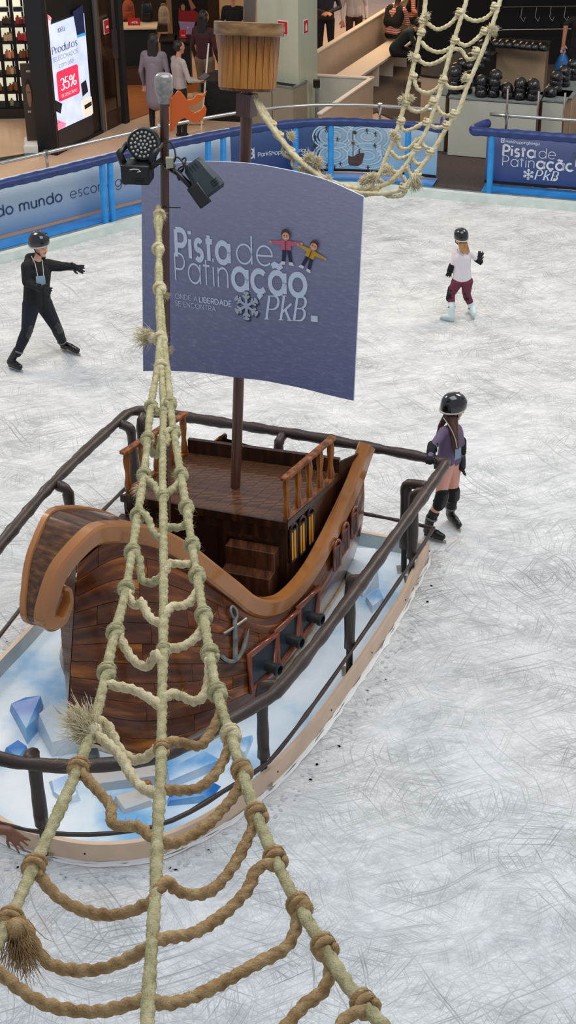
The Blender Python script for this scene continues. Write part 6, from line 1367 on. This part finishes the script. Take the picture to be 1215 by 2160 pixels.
def figure(label, G, k, J, cols, fd, up=(0, 0, 1), vox=.008, top_r=1., hem=.0, hands=None, face=True, sleeve='top', shin='bottom', thigh='bottom', feet=True, cat='person', group=None, rs=1., legr=1.):
    """J: joints in world space; cols: label -> material"""
    J = {a: V(b) for a, b in J.items()}; per = thing('person', (G[0], G[1], G[2]), label, cat, group)
    sh = J['shR']-J['shL']; hp_ = J['hipR']-J['hipL']; neck = J['neck']; pel = J['pelvis']; ch = neck*.72+pel*.28-V((0, 0, 0)); waist = neck*.38+pel*.62
    fdh = unit(V(fd)*V((1, 1, 0))); caps = []
    caps += [(J['shL']+sh*.08, .060*k*top_r, J['shR']-sh*.08, .060*k*top_r, 'top')]
    for s in (-1, 1): caps += [(ch+sh*s*.20, .098*k*top_r, waist+hp_*s*.30, .088*k*top_r, 'top'), (waist+hp_*s*.30, .088*k*top_r, pel+hp_*s*.34+(waist-pel)*(.45-hem), .094*k*top_r, 'top'), (pel+hp_*s*.34, .090*k, J['hipL' if s < 0 else 'hipR'], .088*k*legr, 'bottom')]
    caps += [(ch, .10*k*top_r, waist, .09*k*top_r, 'top')]
    caps += [(neck-V((0, 0, .02*k)), .048*k, J['head']-unit(up)*.05*k, .044*k, 'skin')]
    headcaps(caps, J['head'], fd, up, k, face)
    for s, n_ in (('L', -1), ('R', 1)):
        caps += [(J['sh'+s], .052*k*rs, J['el'+s], .042*k*rs, 'top'), (J['el'+s], .041*k*rs, J['wr'+s], .030*k*rs, sleeve)]
        caps += [(J['hip'+s], .086*k*legr, J['kn'+s], .056*k*legr, thigh), (J['kn'+s], .055*k*legr, (J['kn'+s]*.6+J['an'+s]*.4), .054*k*legr, shin), (J['kn'+s]*.6+J['an'+s]*.4, .054*k*legr, J['an'+s], .040*k*legr, shin)]
        if feet and ('toe'+s) in J: caps += [(J['an'+s]-V((0, 0, .02*k)), .036*k, J['toe'+s], .032*k, 'shoe'), (J['an'+s]-V((0, 0, .035*k))-(J['toe'+s]-J['an'+s])*.2, .035*k, J['toe'+s], .034*k, 'shoe')]
        if hands and hands.get(s):
            hd = hands[s]; hand(caps, J['wr'+s], hd[0], hd[1], k, 'hand', hd[2] if len(hd) > 2 else .35, hd[3] if len(hd) > 3 else .0088, .12, hd[4] if len(hd) > 4 else 1)
    need = {c[4] for c in caps}; d_ = {'skin': skin1, 'lips': lips, 'eye': eye, 'hand': skin1, 'shoe': M['black']}; d_.update(cols); 
    body = blob('body', caps, {l: d_[l] for l in sorted(need)}, per, vox)
    return per, J
def jpix(G, tab):
    """joints from photo points on the upright plane through the feet, with an offset towards the camera in metres"""
    vd = unit((G-CP)*V((1, 1, 0))); out = {}
    for a, q in tab.items():
        if len(q) == 3 and isinstance(q[2], str): out[a] = at(q[0], q[1], float(q[2]))
        else: out[a] = onpl(q[0], q[1], G-vd*(q[2] if len(q) > 2 else 0), vd)
    return out
vd0 = V((0, 1, 0))
# ---------------------------------------------------------------- skater boy on the left
fL_h, fL_t = at(18, 776, .0), at(47, 786, .0); fR_h, fR_t = at(128, 737, .0), at(168, 751, .0)
G = (fL_h+fL_t+fR_h+fR_t)/4; dl = np.dot(((fL_h+fL_t)/2-G), -unit((G-CP)*V((1, 1, 0)))); dr = -dl
J = jpix(G, {'head': (84, 521, 0), 'neck': (77, 549, 0), 'shL': (57, 563, .06), 'shR': (100, 559, -.05), 'elL': (57, 595, .12), 'wrL': (84, 607, .26), 'elR': (127, 562, -.02), 'wrR': (152, 562, .05), 'pelvis': (78, 636, 0), 'hipL': (66, 642, .05), 'hipR': (92, 641, -.05),
 'knL': (57, 697, dl*.5+.08), 'knR': (118, 689, dr*.5+.06), 'anL': (37, 745, dl), 'anR': (132, 722, dr)})
bk = pm_('black_hoodie', (20, 21, 23), .85, bump=.4, scale=30); nv = pm_('navy_trousers', (18, 22, 36), .85, bump=.4, scale=25); glv = pm_('black_glove', (22, 22, 23), .7); kcap = pm_('grey_pad_shell', (40, 40, 42), .45)
helm = mat('glossy_black_helmet', (14, 16, 17), .12, coat=.8)
fd = unit((.80, -.55, -.10)); up = unit((.12, -.1, .95)); k = .92
per, J = figure('boy skater in a black hoodie and helmet gliding with one arm stretched out', G, k, J, {'top': bk, 'bottom': nv, 'hand': glv, 'shoe': M['black'], 'skin': skin1}, fd, up, .0075, 1.28, .55, {'L': (unit((1, -.2, -.35)), np.cross((1, -.2, -.35), ray(90, 610)), .5, .0105), 'R': (unit((1, 0, -.30)), -np.cross((1, 0, -.30), ray(160, 562)), .45, .0105)}, feet=False, legr=1.28, rs=1.45)
helmet(per, J['head'], fd, up, k, helm)
skate(per, fL_h, fL_t, J['anL'], .95, M['black'], M['black'], pm_('grey_strap', (110, 110, 110), .5), J['knL']); skate(per, fR_h, fR_t, J['anR'], .95, M['black'], M['black'], SK['grey_strap'], J['knR'])
pad(per, J['knL'], J['hipL']-J['anL'], (.7, -.7, 0), .95, kcap); pad(per, J['knR'], J['hipR']-J['anR'], (.7, -.7, 0), .95, kcap)
for s in ('L', 'R'): pad(per, J['wr'+s]*.85+J['el'+s]*.15, J['el'+s]-J['wr'+s], (0, -.4, -1), .62, kcap, 'wrist_guard')
hd_ = pm_('hoodie_hood', (24, 25, 27), .85); blob('hood', [(J['neck']+V((-.08, .06, .0)), .06, J['neck']+V((.03, .09, -.0)), .06, 'h'), (J['neck']+V((-.10, .02, -.02)), .045, J['neck']+V((-.02, -.09, -.02)), .035, 'h')], {'h': hd_}, per, .01)
cord = pm_('white_cord', (206, 200, 188), .7); Jc = J['neck']; vt = unit(CP-Jc)
tl = onpl(66, 540, Jc+vt*.09, vt); tr2 = onpl(89, 548, Jc+vt*.10, vt); pl_, pr_ = onpl(80, 584, Jc+vt*.15, vt), onpl(92, 584, Jc+vt*.15, vt)
build(MB().tube([tl, onpl(74, 556, Jc+vt*.13, vt), pl_], .004, 5), 'lanyard', cord, per); build(MB().tube([tr2, onpl(91, 566, Jc+vt*.13, vt), pr_], .004, 5), 'lanyard', cord, per)
build(MB().box(onpl(86, 592, Jc+vt*.155, vt), (.10, .10, .006), frame(vt)), 'pass_card', pm_('plastic_card', (130, 150, 170), .15), per)
# ---------------------------------------------------------------- small girl seen from behind
aL_h, aL_t = at(958, 680, 0), at(930, 675, 0); aR_h, aR_t = at(1000, 676, 0), at(989, 658, 0)
G = (aL_h+aL_t+aR_h+aR_t)/4; vv = -unit((G-CP)*V((1, 1, 0))); dl = np.dot((aL_h+aL_t)/2-G, vv); dr = np.dot((aR_h+aR_t)/2-G, vv)
J = jpix(G, {'head': (972, 505, -.02), 'neck': (974, 524, 0), 'shL': (960, 533, 0), 'shR': (991, 533, 0), 'elL': (955, 555, .02), 'wrL': (951, 566, .0), 'elR': (1003, 545, -.04), 'wrR': (1009, 549, -.08), 'pelvis': (975, 588, 0), 'hipL': (965, 594, 0), 'hipR': (985, 594, 0), 'knL': (951, 621, dl*.5-.04), 'knR': (984, 621, dr*.5-.04), 'anL': (953, 652, dl), 'anR': (997, 651, dr)})
wht = pm_('white_tee', (226, 216, 220), .8, bump=.3, scale=14); mar = pm_('maroon_leggings', (104, 40, 62), .8, bump=.3, scale=18); k = .70
fd = unit((-.35, .93, -.1))
per, J = figure('small girl in a white top and maroon leggings skating away in white skates', G, k, J, {'top': wht, 'bottom': mar, 'hand': glv}, fd, (0, 0, 1), .0065, 1.08, .35, {'L': (unit((-.25, .1, -1)), (1, 0, 0), .3, .0105), 'R': (unit((.3, .1, .9)), (1, 0, .2), .3, .0105)}, feet=False, legr=1.22, face=True)
helmet(per, J['head'], fd, (0, 0, 1), k*1.02, helm)
wb = pm_('white_skate_boot', (206, 222, 222), .35); gb = pm_('grey_skate_buckle', (90, 96, 100), .4); skate(per, aL_h, aL_t, J['anL'], .80, wb, wb, gb, J['knL']); skate(per, aR_h, aR_t, J['anR'], .80, wb, wb, gb, J['knR'])
for s in 'LR': pad(per, J['kn'+s]+V((0, 0, .01)), J['hip'+s]-J['an'+s], fd, .82, kcap); pad(per, J['wr'+s], J['el'+s]-J['wr'+s]+V((0, 0, .001)), fd, .62, kcap, 'wrist_guard')
blond = pm_('blond_hair', (186, 142, 90), .5, col2=(150, 106, 62), scale=40, stretch=(1, 1, .15)); hb = J['head']-fd*.06
caps = []
for q, x in enumerate(np.linspace(-1, 1, 7)):
    sd = np.cross(fd, (0, 0, 1)); caps.append((hb+sd*x*.035-V((0, 0, .03)), .020, onpl(978+x*9+3, 531+2*(q % 3), J['neck']-fd*.075, fd), .009, 'h'))
blob('hair', caps, {'h': blond}, per, .006, 2)
build(MB().tube([onpl(964, 525, J['neck']-fd*.09, fd), onpl(967, 534, J['neck']-fd*.09, fd), onpl(974, 532, J['neck']-fd*.09, fd)], .003, 5), 'lanyard', pm_('blue_cord', (120, 124, 170), .6), per)
# ---------------------------------------------------------------- girl holding the rail
nL_h, nL_t = at(893, 1132, 0), at(938, 1146, 0); nR_h, nR_t = at(944, 1096, 0), at(970, 1122, 0)
G = (nL_h+nL_t+nR_h+nR_t)/4; vv = -unit((G-CP)*V((1, 1, 0))); dl = np.dot((nL_h+nL_t)/2-G, vv); dr = np.dot((nR_h+nR_t)/2-G, vv)
rail_pt = inward(at(916, 975, ZR), 0)[0]; rd = np.dot(rail_pt-G, vv)
J = jpix(G, {'head': (957, 866, 0), 'neck': (953, 893, 0), 'shL': (935, 912, .10), 'shR': (965, 906, -.08), 'elL': (911, 945, rd*.5+.06), 'wrL': (908, 963, rd), 'elR': (974, 942, -.10), 'wrR': (974, 974, -.04), 'pelvis': (946, 978, 0), 'hipL': (939, 990, .05), 'hipR': (955, 990, -.05), 'knL': (929, 1052, dl*.6+.05), 'knR': (955, 1040, dr*.6), 'anL': (908, 1098, dl), 'anR': (951, 1074, dr)})
pur = pm_('mauve_sweater', (112, 94, 120), .85, bump=.35, scale=22); pk = pm_('pale_pink_shorts', (226, 164, 144), .7); k = .86
fd = unit((.93, .25, -.12)); up = unit((.05, 0, 1))
per, J = figure('girl in a mauve sweater and black helmet holding the brown guard rail', G, k, J, {'top': pur, 'bottom': pk, 'thigh': pk, 'shin': skin1, 'hand': glv}, fd, up, .0075, 1.06, .1, {'L': (unit((.55, -.2, -.8)), (.4, -.8, .2), .55, .0105), 'R': (unit((.15, 0, -1)), (0, 1, 0), .4, .0105)}, feet=False, shin='shin', thigh='thigh')
helmet(per, J['head'], fd, up, k*1.02, helm)
for h_, t_, a_ in ((nL_h, nL_t, 'anL'), (nR_h, nR_t, 'anR')): skate(per, h_, t_, J[a_], .92, M['black'], pm_('black_cuff', (24, 25, 26), .7), SK['grey_strap'], J[a_.replace('an', 'kn')])
for s in 'LR': pad(per, J['kn'+s], J['hip'+s]-J['an'+s], (.8, -.5, 0), .92, kcap); pad(per, J['wr'+s]*.9+J['el'+s]*.1+V((0, 0, -.02)), J['el'+s]-J['wr'+s], (.3, -.6, 0), .62, kcap, 'wrist_guard')
pad(per, J['elL']*.9+J['wrL']*.1, J['elL']-J['wrL'], (-1, 0, 0), .72, M['blackmatte'], 'elbow_pad', False); pad(per, J['elR'], J['elR']-J['wrR'], (1, 0, 0), .70, M['blackmatte'], 'elbow_pad', False)
brn = pm_('long_brown_hair', (58, 34, 24), .45, col2=(88, 52, 34), scale=40, stretch=(1, 1, .12)); caps = []
for x, yb, o_ in [(-.9, 975, .10), (-.6, 970, .13), (-.3, 962, .14), (0, 955, .14), (.3, 950, .13)]:
    caps.append((onpl(956+x*10, 880, J['head']+vv*.06, vv), .030, onpl(960+x*6, 915, J['neck']+vv*(o_+.01), vv), .026, 'h')); caps.append((onpl(960+x*6, 915, J['neck']+vv*(o_+.01), vv), .026, onpl(966+x*6, yb-8, J['neck']+vv*(o_+.02), vv), .009, 'h'))
caps += [(onpl(942, 878, J['head']+vv*.02, vv), .035, onpl(928, 900, J['neck']+vv*.03, vv), .022, 'h'), (onpl(928, 900, J['neck']+vv*.03, vv), .018, onpl(919, 922, J['neck']+vv*.03, vv), .006, 'h')]
blob('hair', caps, {'h': brn}, per, .008, 3)
build(MB().tube(catmull([onpl(935, 881, J['neck']+vv*.16, vv), onpl(950, 903, J['neck']+vv*.18, vv), onpl(960, 925, J['neck']+vv*.19, vv), onpl(964, 945, J['neck']+vv*.19, vv)], 3), .004, 5), 'lanyard', cord, per)
build(MB().box(onpl(966, 957, J['neck']+vv*.16, vv), (.07, .10, .006), frame(unit(vv+V((.9, 0, 0))))), 'pass_card', SK['plastic_card'], per)
# ---------------------------------------------------------------- hand reaching in at the left edge
Gh = V((-2.35, 6.75, 0.)); wr = at(18, 1752, .95); el = wr+V((-.25, -.02, .06)); shR = el+V((-.20, -.04, .22))
J = {'head': shR+V((-.2, .0, .26)), 'neck': shR+V((-.19, 0, .04)), 'shR': shR, 'shL': shR+V((-.38, 0, 0)), 'elR': el, 'wrR': wr, 'elL': shR+V((-.42, -.02, -.28)), 'wrL': shR+V((-.40, .08, -.5)), 'pelvis': shR+V((-.19, -.02, -.50)), 'hipL': shR+V((-.28, -.02, -.55)), 'hipR': shR+V((-.10, -.02, -.55))}
gx, gy = J['pelvis'][:2]; zp = J['hipL'][2]
for s, x in (('L', -.1), ('R', .1)): J['kn'+s] = V((gx+x, gy+.02, zp*.53)); J['an'+s] = V((gx+x, gy, .09)); J['toe'+s] = V((gx+x, gy+.16, .035))
per, J = figure('person at the left edge with only a brown hand and forearm reaching into view', V((gx, gy, 0)), 1., J, {'top': pm_('maroon_shirt', (70, 30, 34), .8), 'bottom': nv, 'hand': skin3, 'skin': skin3, 'fore': skin3}, (.3, 1, 0), (0, 0, 1), .0055, 1., .2, {'R': (unit((.66, -.25, -.7)), -np.cross((.66, -.25, -.7), ray(20, 1760)), .35, .0072, 1), 'L': (unit((.1, .3, -1)), (1, 0, 0), .3, .0085)}, sleeve='fore')
# ================================================================== PEOPLE IN THE BACKGROUND
def hair(par, h, fd, k, m, length=.0, vox=.012):
    fd = unit(fd); up = V((0, 0, 1)); sd = np.cross(fd, up); caps = [(h+up*.045*k-fd*.02*k, .088*k, h+up*.03*k-fd*.03*k, .086*k, 'h')]
    if length: caps += [(h-fd*.05*k+sd*s*.05*k, .05*k, h-fd*.085*k+sd*s*.06*k-up*length*k, .035*k, 'h') for s in (-1, -.3, .3, 1)]
    return blob('hair', caps, {'h': m}, par, vox, 2)
def stand(label, gx, gy, H, face_dir, cols, zb=.02, arms=None, hands=None, lean=0., **kw):
    k = H/1.72; f = unit((face_dir[0], face_dir[1], 0)); s = np.cross(f, (0, 0, 1)); g = V((gx, gy, zb)); up = V((0, 0, 1)); L = f*lean
    P = lambda x, y, z, l=0.: g+s*x*k+f*y*k+up*z*k+L*(z/1.4)
    J = {'head': P(0, .03, 1.60), 'neck': P(0, 0, 1.44), 'shL': P(-.18, 0, 1.38), 'shR': P(.18, 0, 1.38), 'elL': P(-.24, -.02, 1.10), 'elR': P(.24, -.02, 1.10), 'wrL': P(-.24, .08, .86), 'wrR': P(.24, .08, .86), 'pelvis': P(0, 0, .93), 'hipL': P(-.09, 0, .88), 'hipR': P(.09, 0, .88), 'knL': P(-.10, .03, .49), 'knR': P(.10, .03, .49), 'anL': P(-.10, 0, .09), 'anR': P(.10, 0, .09), 'toeL': P(-.11, .16, .035), 'toeR': P(.11, .16, .035)}
    for a, q in (arms or {}).items(): J[a] = P(*q)
    for a, q in kw.pop('world', {}).items(): J[a] = V(q)
    hs = hands or {a: (unit(J['wr'+a]-J['el'+a]), f if abs(f[0]) > .3 else s, .4, .0095) for a in 'LR'}
    per, J = figure(label, g, k, J, cols, f, up, .011, kw.pop('top_r', 1.08), kw.pop('hem', .3), hs, **kw); return per, J, k, f
blackhair = pm_('black_hair', (24, 18, 17), .5); brownhair = pm_('dark_brown_hair', (52, 30, 24), .5)
G1 = at(334, 288, .02)
per, J, k, f = stand('woman with long dark hair and a pale lilac smock seen from behind', G1[0], G1[1], 1.62, (.3, 1), {'top': pm_('lilac_smock', (124, 114, 124), .85, bump=.3, scale=10), 'bottom': pm_('lilac_smock', (124, 114, 124)), 'shin': M['blackmatte'], 'shoe': skin1, 'hand': skin1}, top_r=1.15, shin='shin'); hair(per, J['head'], f, k, blackhair, .36)
smk = [(J['pelvis']+V((0, 0, .25)), .13, J['pelvis']+V((0, 0, -.28)), .17, 's')]; blob('smock_skirt', smk, {'s': SK['lilac_smock']}, per, .014)
G2 = at(384, 294, .02)
per, J, k, f = stand('man in a pale grey shirt and black trousers looking at a tablet', G2[0], G2[1], 1.55, (.75, .45), {'top': pm_('pale_grey_shirt', (168, 158, 152), .85, bump=.3, scale=10), 'bottom': M['blackmatte'], 'hand': skin2, 'skin': skin2}, arms={'wrR': (.16, .30, 1.02), 'elR': (.26, .06, 1.08), 'wrL': (-.05, .32, 1.0), 'elL': (-.22, .08, 1.08)}); hair(per, J['head'], f, k, blackhair)
tb = thing('tablet', J['wrR']+f*.10, 'dark tablet held by the man in the pale grey shirt', 'tablet'); build(MB().box(J['wrR']*.5+J['wrL']*.5+f*.14+V((0, 0, .03)), (.22, .16, .012), frame(unit(V((0, 0, 1))-f*.5))), 'body', M['black'], tb); build(MB().box(J['wrR']*.5+J['wrL']*.5+f*.14+V((0, 0, .037))-f*.003, (.19, .135, .004), frame(unit(V((0, 0, 1))-f*.5))), 'display', pm_('tablet_display', (60, 66, 80), .2), tb)
G3 = at(436, 232, .02)
per, J, k, f = stand('woman in a maroon jacket and beige trousers with long black hair', G3[0], G3[1], 1.64, (.5, .8), {'top': pm_('maroon_jacket', (58, 26, 30), .85), 'bottom': pm_('khaki_trousers', (108, 88, 66), .85, bump=.4, scale=12), 'hand': skin2, 'skin': skin2}, legr=1.25); hair(per, J['head'], f, k, blackhair, .30)
G4 = at(494, 210, .02)
per, J, k, f = stand('person with dark hair mostly hidden behind the crow nest', G4[0], G4[1]+1.2, 1.58, (.2, 1), {'top': M['blackmatte'], 'bottom': M['blackmatte'], 'hand': skin2, 'skin': skin2}); hair(per, J['head'], f, k, blackhair)
G5 = at(686, 148, .02)
per, J, k, f = stand('man in a dark shirt and black trousers standing behind the beige partition', G5[0], G5[1], 1.75, (.1, -1), {'top': pm_('charcoal_shirt', (50, 48, 56), .8), 'bottom': M['blackmatte'], 'hand': skin2, 'skin': skin2}, arms={'wrR': (.04, .20, 1.06), 'elR': (.26, .02, 1.10), 'wrL': (-.04, .20, 1.06), 'elL': (-.26, .02, 1.10)}); hair(per, J['head'], f, k, blackhair)
G6 = at(746, 132, .02)
per, J, k, f = stand('woman in a white blouse with a brown bag behind the beige partition', G6[0], G6[1], 1.60, (.1, -1), {'top': pm_('white_blouse', (206, 196, 196), .8, bump=.3, scale=12), 'bottom': pm_('brown_skirt', (70, 46, 38), .8), 'hand': skin2, 'skin': skin2}); hair(per, J['head'], f, k, brownhair, .30)
hb = thing('handbag', J['wrL']+V((-.05, -.05, -.25)), 'brown handbag carried by the woman in the white blouse', 'bag'); q = J['wrL']+V((-.06, -.06, -.16)); o = build(MB().box(q, (.26, .10, .2)), 'body', pm_('brown_leather', (72, 40, 30), .5), hb); bevel(o, .03, 3); build(MB().tube([q+V((-.09, 0, .09)), q+V((-.05, 0, .19)), q+V((.05, 0, .19)), q+V((.09, 0, .09))], .009, 6), 'handle', SK['brown_leather'], hb, smooth=True)
# seated on the bench
def sitter(label, px, py, face_dir, H, cols, lean=.1, arms=None, hl=0., shoe=None, stripes=None, head_down=0.):
    k = H/1.72; f = unit((face_dir[0], face_dir[1], 0)); s = np.cross(f, (0, 0, 1)); hip = at(px, py, .58); g = V((hip[0], hip[1], .02)); up = V((0, 0, 1))
    P = lambda x, y, z: V((hip[0], hip[1], 0))+s*x*k+f*y*k+up*z
    J = {'pelvis': P(0, 0, .60), 'hipL': P(-.09, .02, .55), 'hipR': P(.09, .02, .55), 'neck': P(0, lean, 1.04), 'shL': P(-.18, lean, .99), 'shR': P(.18, lean, .99), 'head': P(0, lean+.06+head_down*.06, 1.20-head_down*.06), 'elL': P(-.24, lean+.06, .75), 'elR': P(.24, lean+.06, .75), 'wrL': P(-.12, lean+.26, .68), 'wrR': P(.12, lean+.26, .68), 'knL': P(-.12, .42, .52), 'knR': P(.12, .42, .52), 'anL': P(-.11, .44, .12), 'anR': P(.11, .44, .12), 'toeL': P(-.12, .60, .06), 'toeR': P(.12, .60, .06)}
    for a, q in (arms or {}).items(): J[a] = P(*q)
    fdv = unit(f-up*.5*head_down); per, J = figure(label, g, k, J, cols, fdv, unit(up+f*.4*head_down), .011, 1.08, .3, {a: (unit(J['wr'+a]-J['el'+a]), s, .5, .0095) for a in 'LR'}); hair(per, J['head'], fdv, k, blackhair, hl); return per, J, f
dg_ = pm_('dark_green_jacket', (24, 38, 32), .85, bump=.3, scale=14)
sitter('person in a dark green jacket bent forward on the white bench', 832, 104, (.95, -.25), 1.70, {'top': dg_, 'bottom': M['blackmatte'], 'hand': skin2, 'skin': skin2, 'shoe': pm_('cream_trainers', (196, 170, 148), .6)}, .30, {'neck': (0, .34, .95), 'head': (0, .46, 1.02), 'shL': (-.18, .30, .92), 'shR': (.18, .30, .92), 'elL': (-.22, .42, .68), 'elR': (.22, .42, .68), 'wrL': (-.05, .62, .62), 'wrR': (.05, .62, .62)}, head_down=1.)
st = bpy.data.materials.new('red_white_stripes'); st.use_nodes = True; _t = st.node_tree; _g = _t.nodes.new('ShaderNodeNewGeometry'); _s = _t.nodes.new('ShaderNodeSeparateXYZ'); _t.links.new(_g.outputs['Position'], _s.inputs[0]); _m = _t.nodes.new('ShaderNodeMath'); _m.operation = 'MULTIPLY'; _m.inputs[1].default_value = 26; _t.links.new(_s.outputs[2], _m.inputs[0]); _f = _t.nodes.new('ShaderNodeMath'); _f.operation = 'FRACT'; _t.links.new(_m.outputs[0], _f.inputs[0]); _c = _t.nodes.new('ShaderNodeMath'); _c.operation = 'GREATER_THAN'; _c.inputs[1].default_value = .5; _t.links.new(_f.outputs[0], _c.inputs[0]); _x = _t.nodes.new('ShaderNodeMix'); _x.data_type = 'RGBA'; _x.inputs[6].default_value = lin((206, 190, 180)); _x.inputs[7].default_value = lin((170, 50, 40)); _t.links.new(_c.outputs[0], _x.inputs[0]); _t.links.new(_x.outputs[2], _t.nodes['Principled BSDF'].inputs['Base Color']); _t.nodes['Principled BSDF'].inputs['Roughness'].default_value = .8
def vest(per, J, f, m):
    mid = (J['shL']+J['shR'])/2; s = unit(J['shR']-J['shL']); blob('vest', [(mid+s*x*.10-V((0, 0, .02)), .104, J['pelvis']+s*x*.08+V((0, 0, .18)), .112, 'v') for x in (-1, 1)]+[(mid+s*x*.10, .066, mid+s*x*.08-V((0, 0, .1)), .1, 'v') for x in (-1, 1)], {'v': m}, per, .012)
per, J, f = sitter('seated attendant in a striped shirt and black vest turned away on the bench', 828, 70, (.6, .8), 1.70, {'top': st, 'bottom': M['blackmatte'], 'hand': skin3, 'skin': skin3}); vest(per, J, f, M['blackmatte'])
per, J, f = sitter('seated attendant in a striped shirt and dark vest facing the viewer on the bench', 873, 36, (.75, -.65), 1.66, {'top': st, 'bottom': M['blackmatte'], 'hand': skin3, 'skin': skin3}); vest(per, J, f, M['blackmatte'])
# shop assistant at the right edge holding a blue bag
bg = at(1187, 128, .78); wr7 = bg+V((-.01, .0, .27)); el7 = onpl(1194, 52, bg, (0, 1, 0)); sh7 = onpl(1208, 4, bg, (0, 1, 0))
per, J, k, f = stand('person in black at the right edge with one bare arm lowered', sh7[0]+.19, bg[1]+.03, 1.72, (-.2, -1), {'top': M['blackmatte'], 'bottom': M['blackmatte'], 'hand': skin2, 'skin': skin2, 'fore': skin2}, zb=.04, sleeve='fore', world={'wrR': wr7, 'elR': el7}, hands={'R': (unit((0, -.1, -1)), (1, 0, 0), .9, .0095), 'L': (unit((0, 0, -1)), (1, 0, 0), .4, .0095)}); hair(per, J['head'], f, k, blackhair)
g = thing('plastic_bag', bg-V((0, 0, .2)), 'crumpled blue plastic bag hanging at the right edge', 'bag')
bm_ = pm_('blue_plastic', (40, 104, 168), .2, bump=.8, scale=18, coat=.5); mb = MB(); rows = []
for z, r_ in ((.16, .02), (.12, .035), (.05, .08), (-.05, .11), (-.14, .12), (-.2, .09), (-.21, .01)): rows.append([bg+V((r_*(1+.18*math.sin(5*a+z*30))*math.cos(a), r_*.8*(1+.18*math.sin(5*a+z*30))*math.sin(a), z)) for a in np.linspace(0, 2*PI, 21)])
mb.grid(rows); build(mb, 'sack', bm_, g, smooth=True); build(MB().tube([bg+V((0, 0, .15)), bg+V((0, .0, .21))], [.03, .024], 8), 'neck', bm_, g, smooth=True)
# ---------------------------------------------------------------- rental helmets
hm = mat('rental_helmet_black', (14, 14, 15), .3, coat=.3)
def make_helmet(p, lab, grp):
    t = thing('helmet', p, lab, 'helmet', grp); mb = MB(); rows = []
    for z, f in [(0, 1.0), (.02, 1.03), (.05, 1.0), (.085, .84), (.11, .58), (.122, .28), (.125, .01)]: rows.append([V(p)+V((.095*f*math.cos(a), .115*f*math.sin(a), z)) for a in np.linspace(0, 2*PI, 17)])
    mb.grid(rows); build(mb, 'shell', hm, t, smooth=True); build(MB().tube([V(p)+V((.093*math.cos(a), .113*math.sin(a), .004)) for a in np.linspace(0, 2*PI, 15)[:-1]], .008, 5, closed=True), 'rim', M['blackmatte'], t, smooth=True); return t
proto = None; zc = .975
def stack(px, py, n, lab, z=zc, on=None):
    global proto
    p = at(px, py, z)
    g0 = lab
    for j in range(n):
        q = p+V((.012*math.sin(3*j+px), .012*math.cos(2*j+px), j*.085)); g = g0 if n > 1 else None; lab = (('bottom', 'topmost')[j == n-1] if j in (0, n-1) else ('second', 'third')[j-1])+' of the '+g0 if n > 1 else g0
        if proto is None: proto = make_helmet(q, lab, g)
        else: c_ = dup(proto, None, tuple(q), (0, 0, .3*math.sin(px+j))); c_['label'] = lab; tag(c_, lab, 'helmet', g)
nm = ['leftmost', 'second', 'third', 'fourth', 'rightmost']
for k_, (px, py, n) in enumerate([(1015, 199, 3), (1042, 200, 4), (1070, 203, 2), (1097, 205, 3), (1124, 207, 3)]): stack(px, py, n, f'black helmets of the {nm[k_]} stack on the wide white counter' if n > 1 else '')
stack(958, 192, 4, 'black helmets of the tall stack at the left counter end'); stack(984, 192, 3, 'black helmets of the inner stack at the left counter end')
for k_, (px, py, n, lb) in enumerate([(1158, 199, 1, 'single low black helmet at the front corner of the right tan counter'), (1172, 190, 3, 'black helmets of the front stack on the right tan counter'), (1188, 178, 3, 'black helmets of the middle stack on the right tan counter'), (1207, 164, 3, 'black helmets of the rear stack on the right tan counter')]): stack(px, py, n, lb)
for k_ in range(8): stack(1046+14*k_, 97+1.2*k_, 1, 'black helmet, '+['first', 'second', 'third', 'fourth', 'fifth', 'sixth', 'seventh', 'last'][k_]+' from the left in the row on the tall tan cabinet', 1.015)
for k_, (px, py) in enumerate([(975, 150), (992, 138), (1006, 125), (960, 160), (1016, 110), (990, 155), (1008, 142), (1022, 128)]): stack(px, py, 2, 'black helmet pair '+['in the middle left', 'in the middle', 'at the back', 'at the front left', 'at the far back', 'at the front', 'in the middle right', 'at the right'][k_]+' of the dark shelf heap', .915)
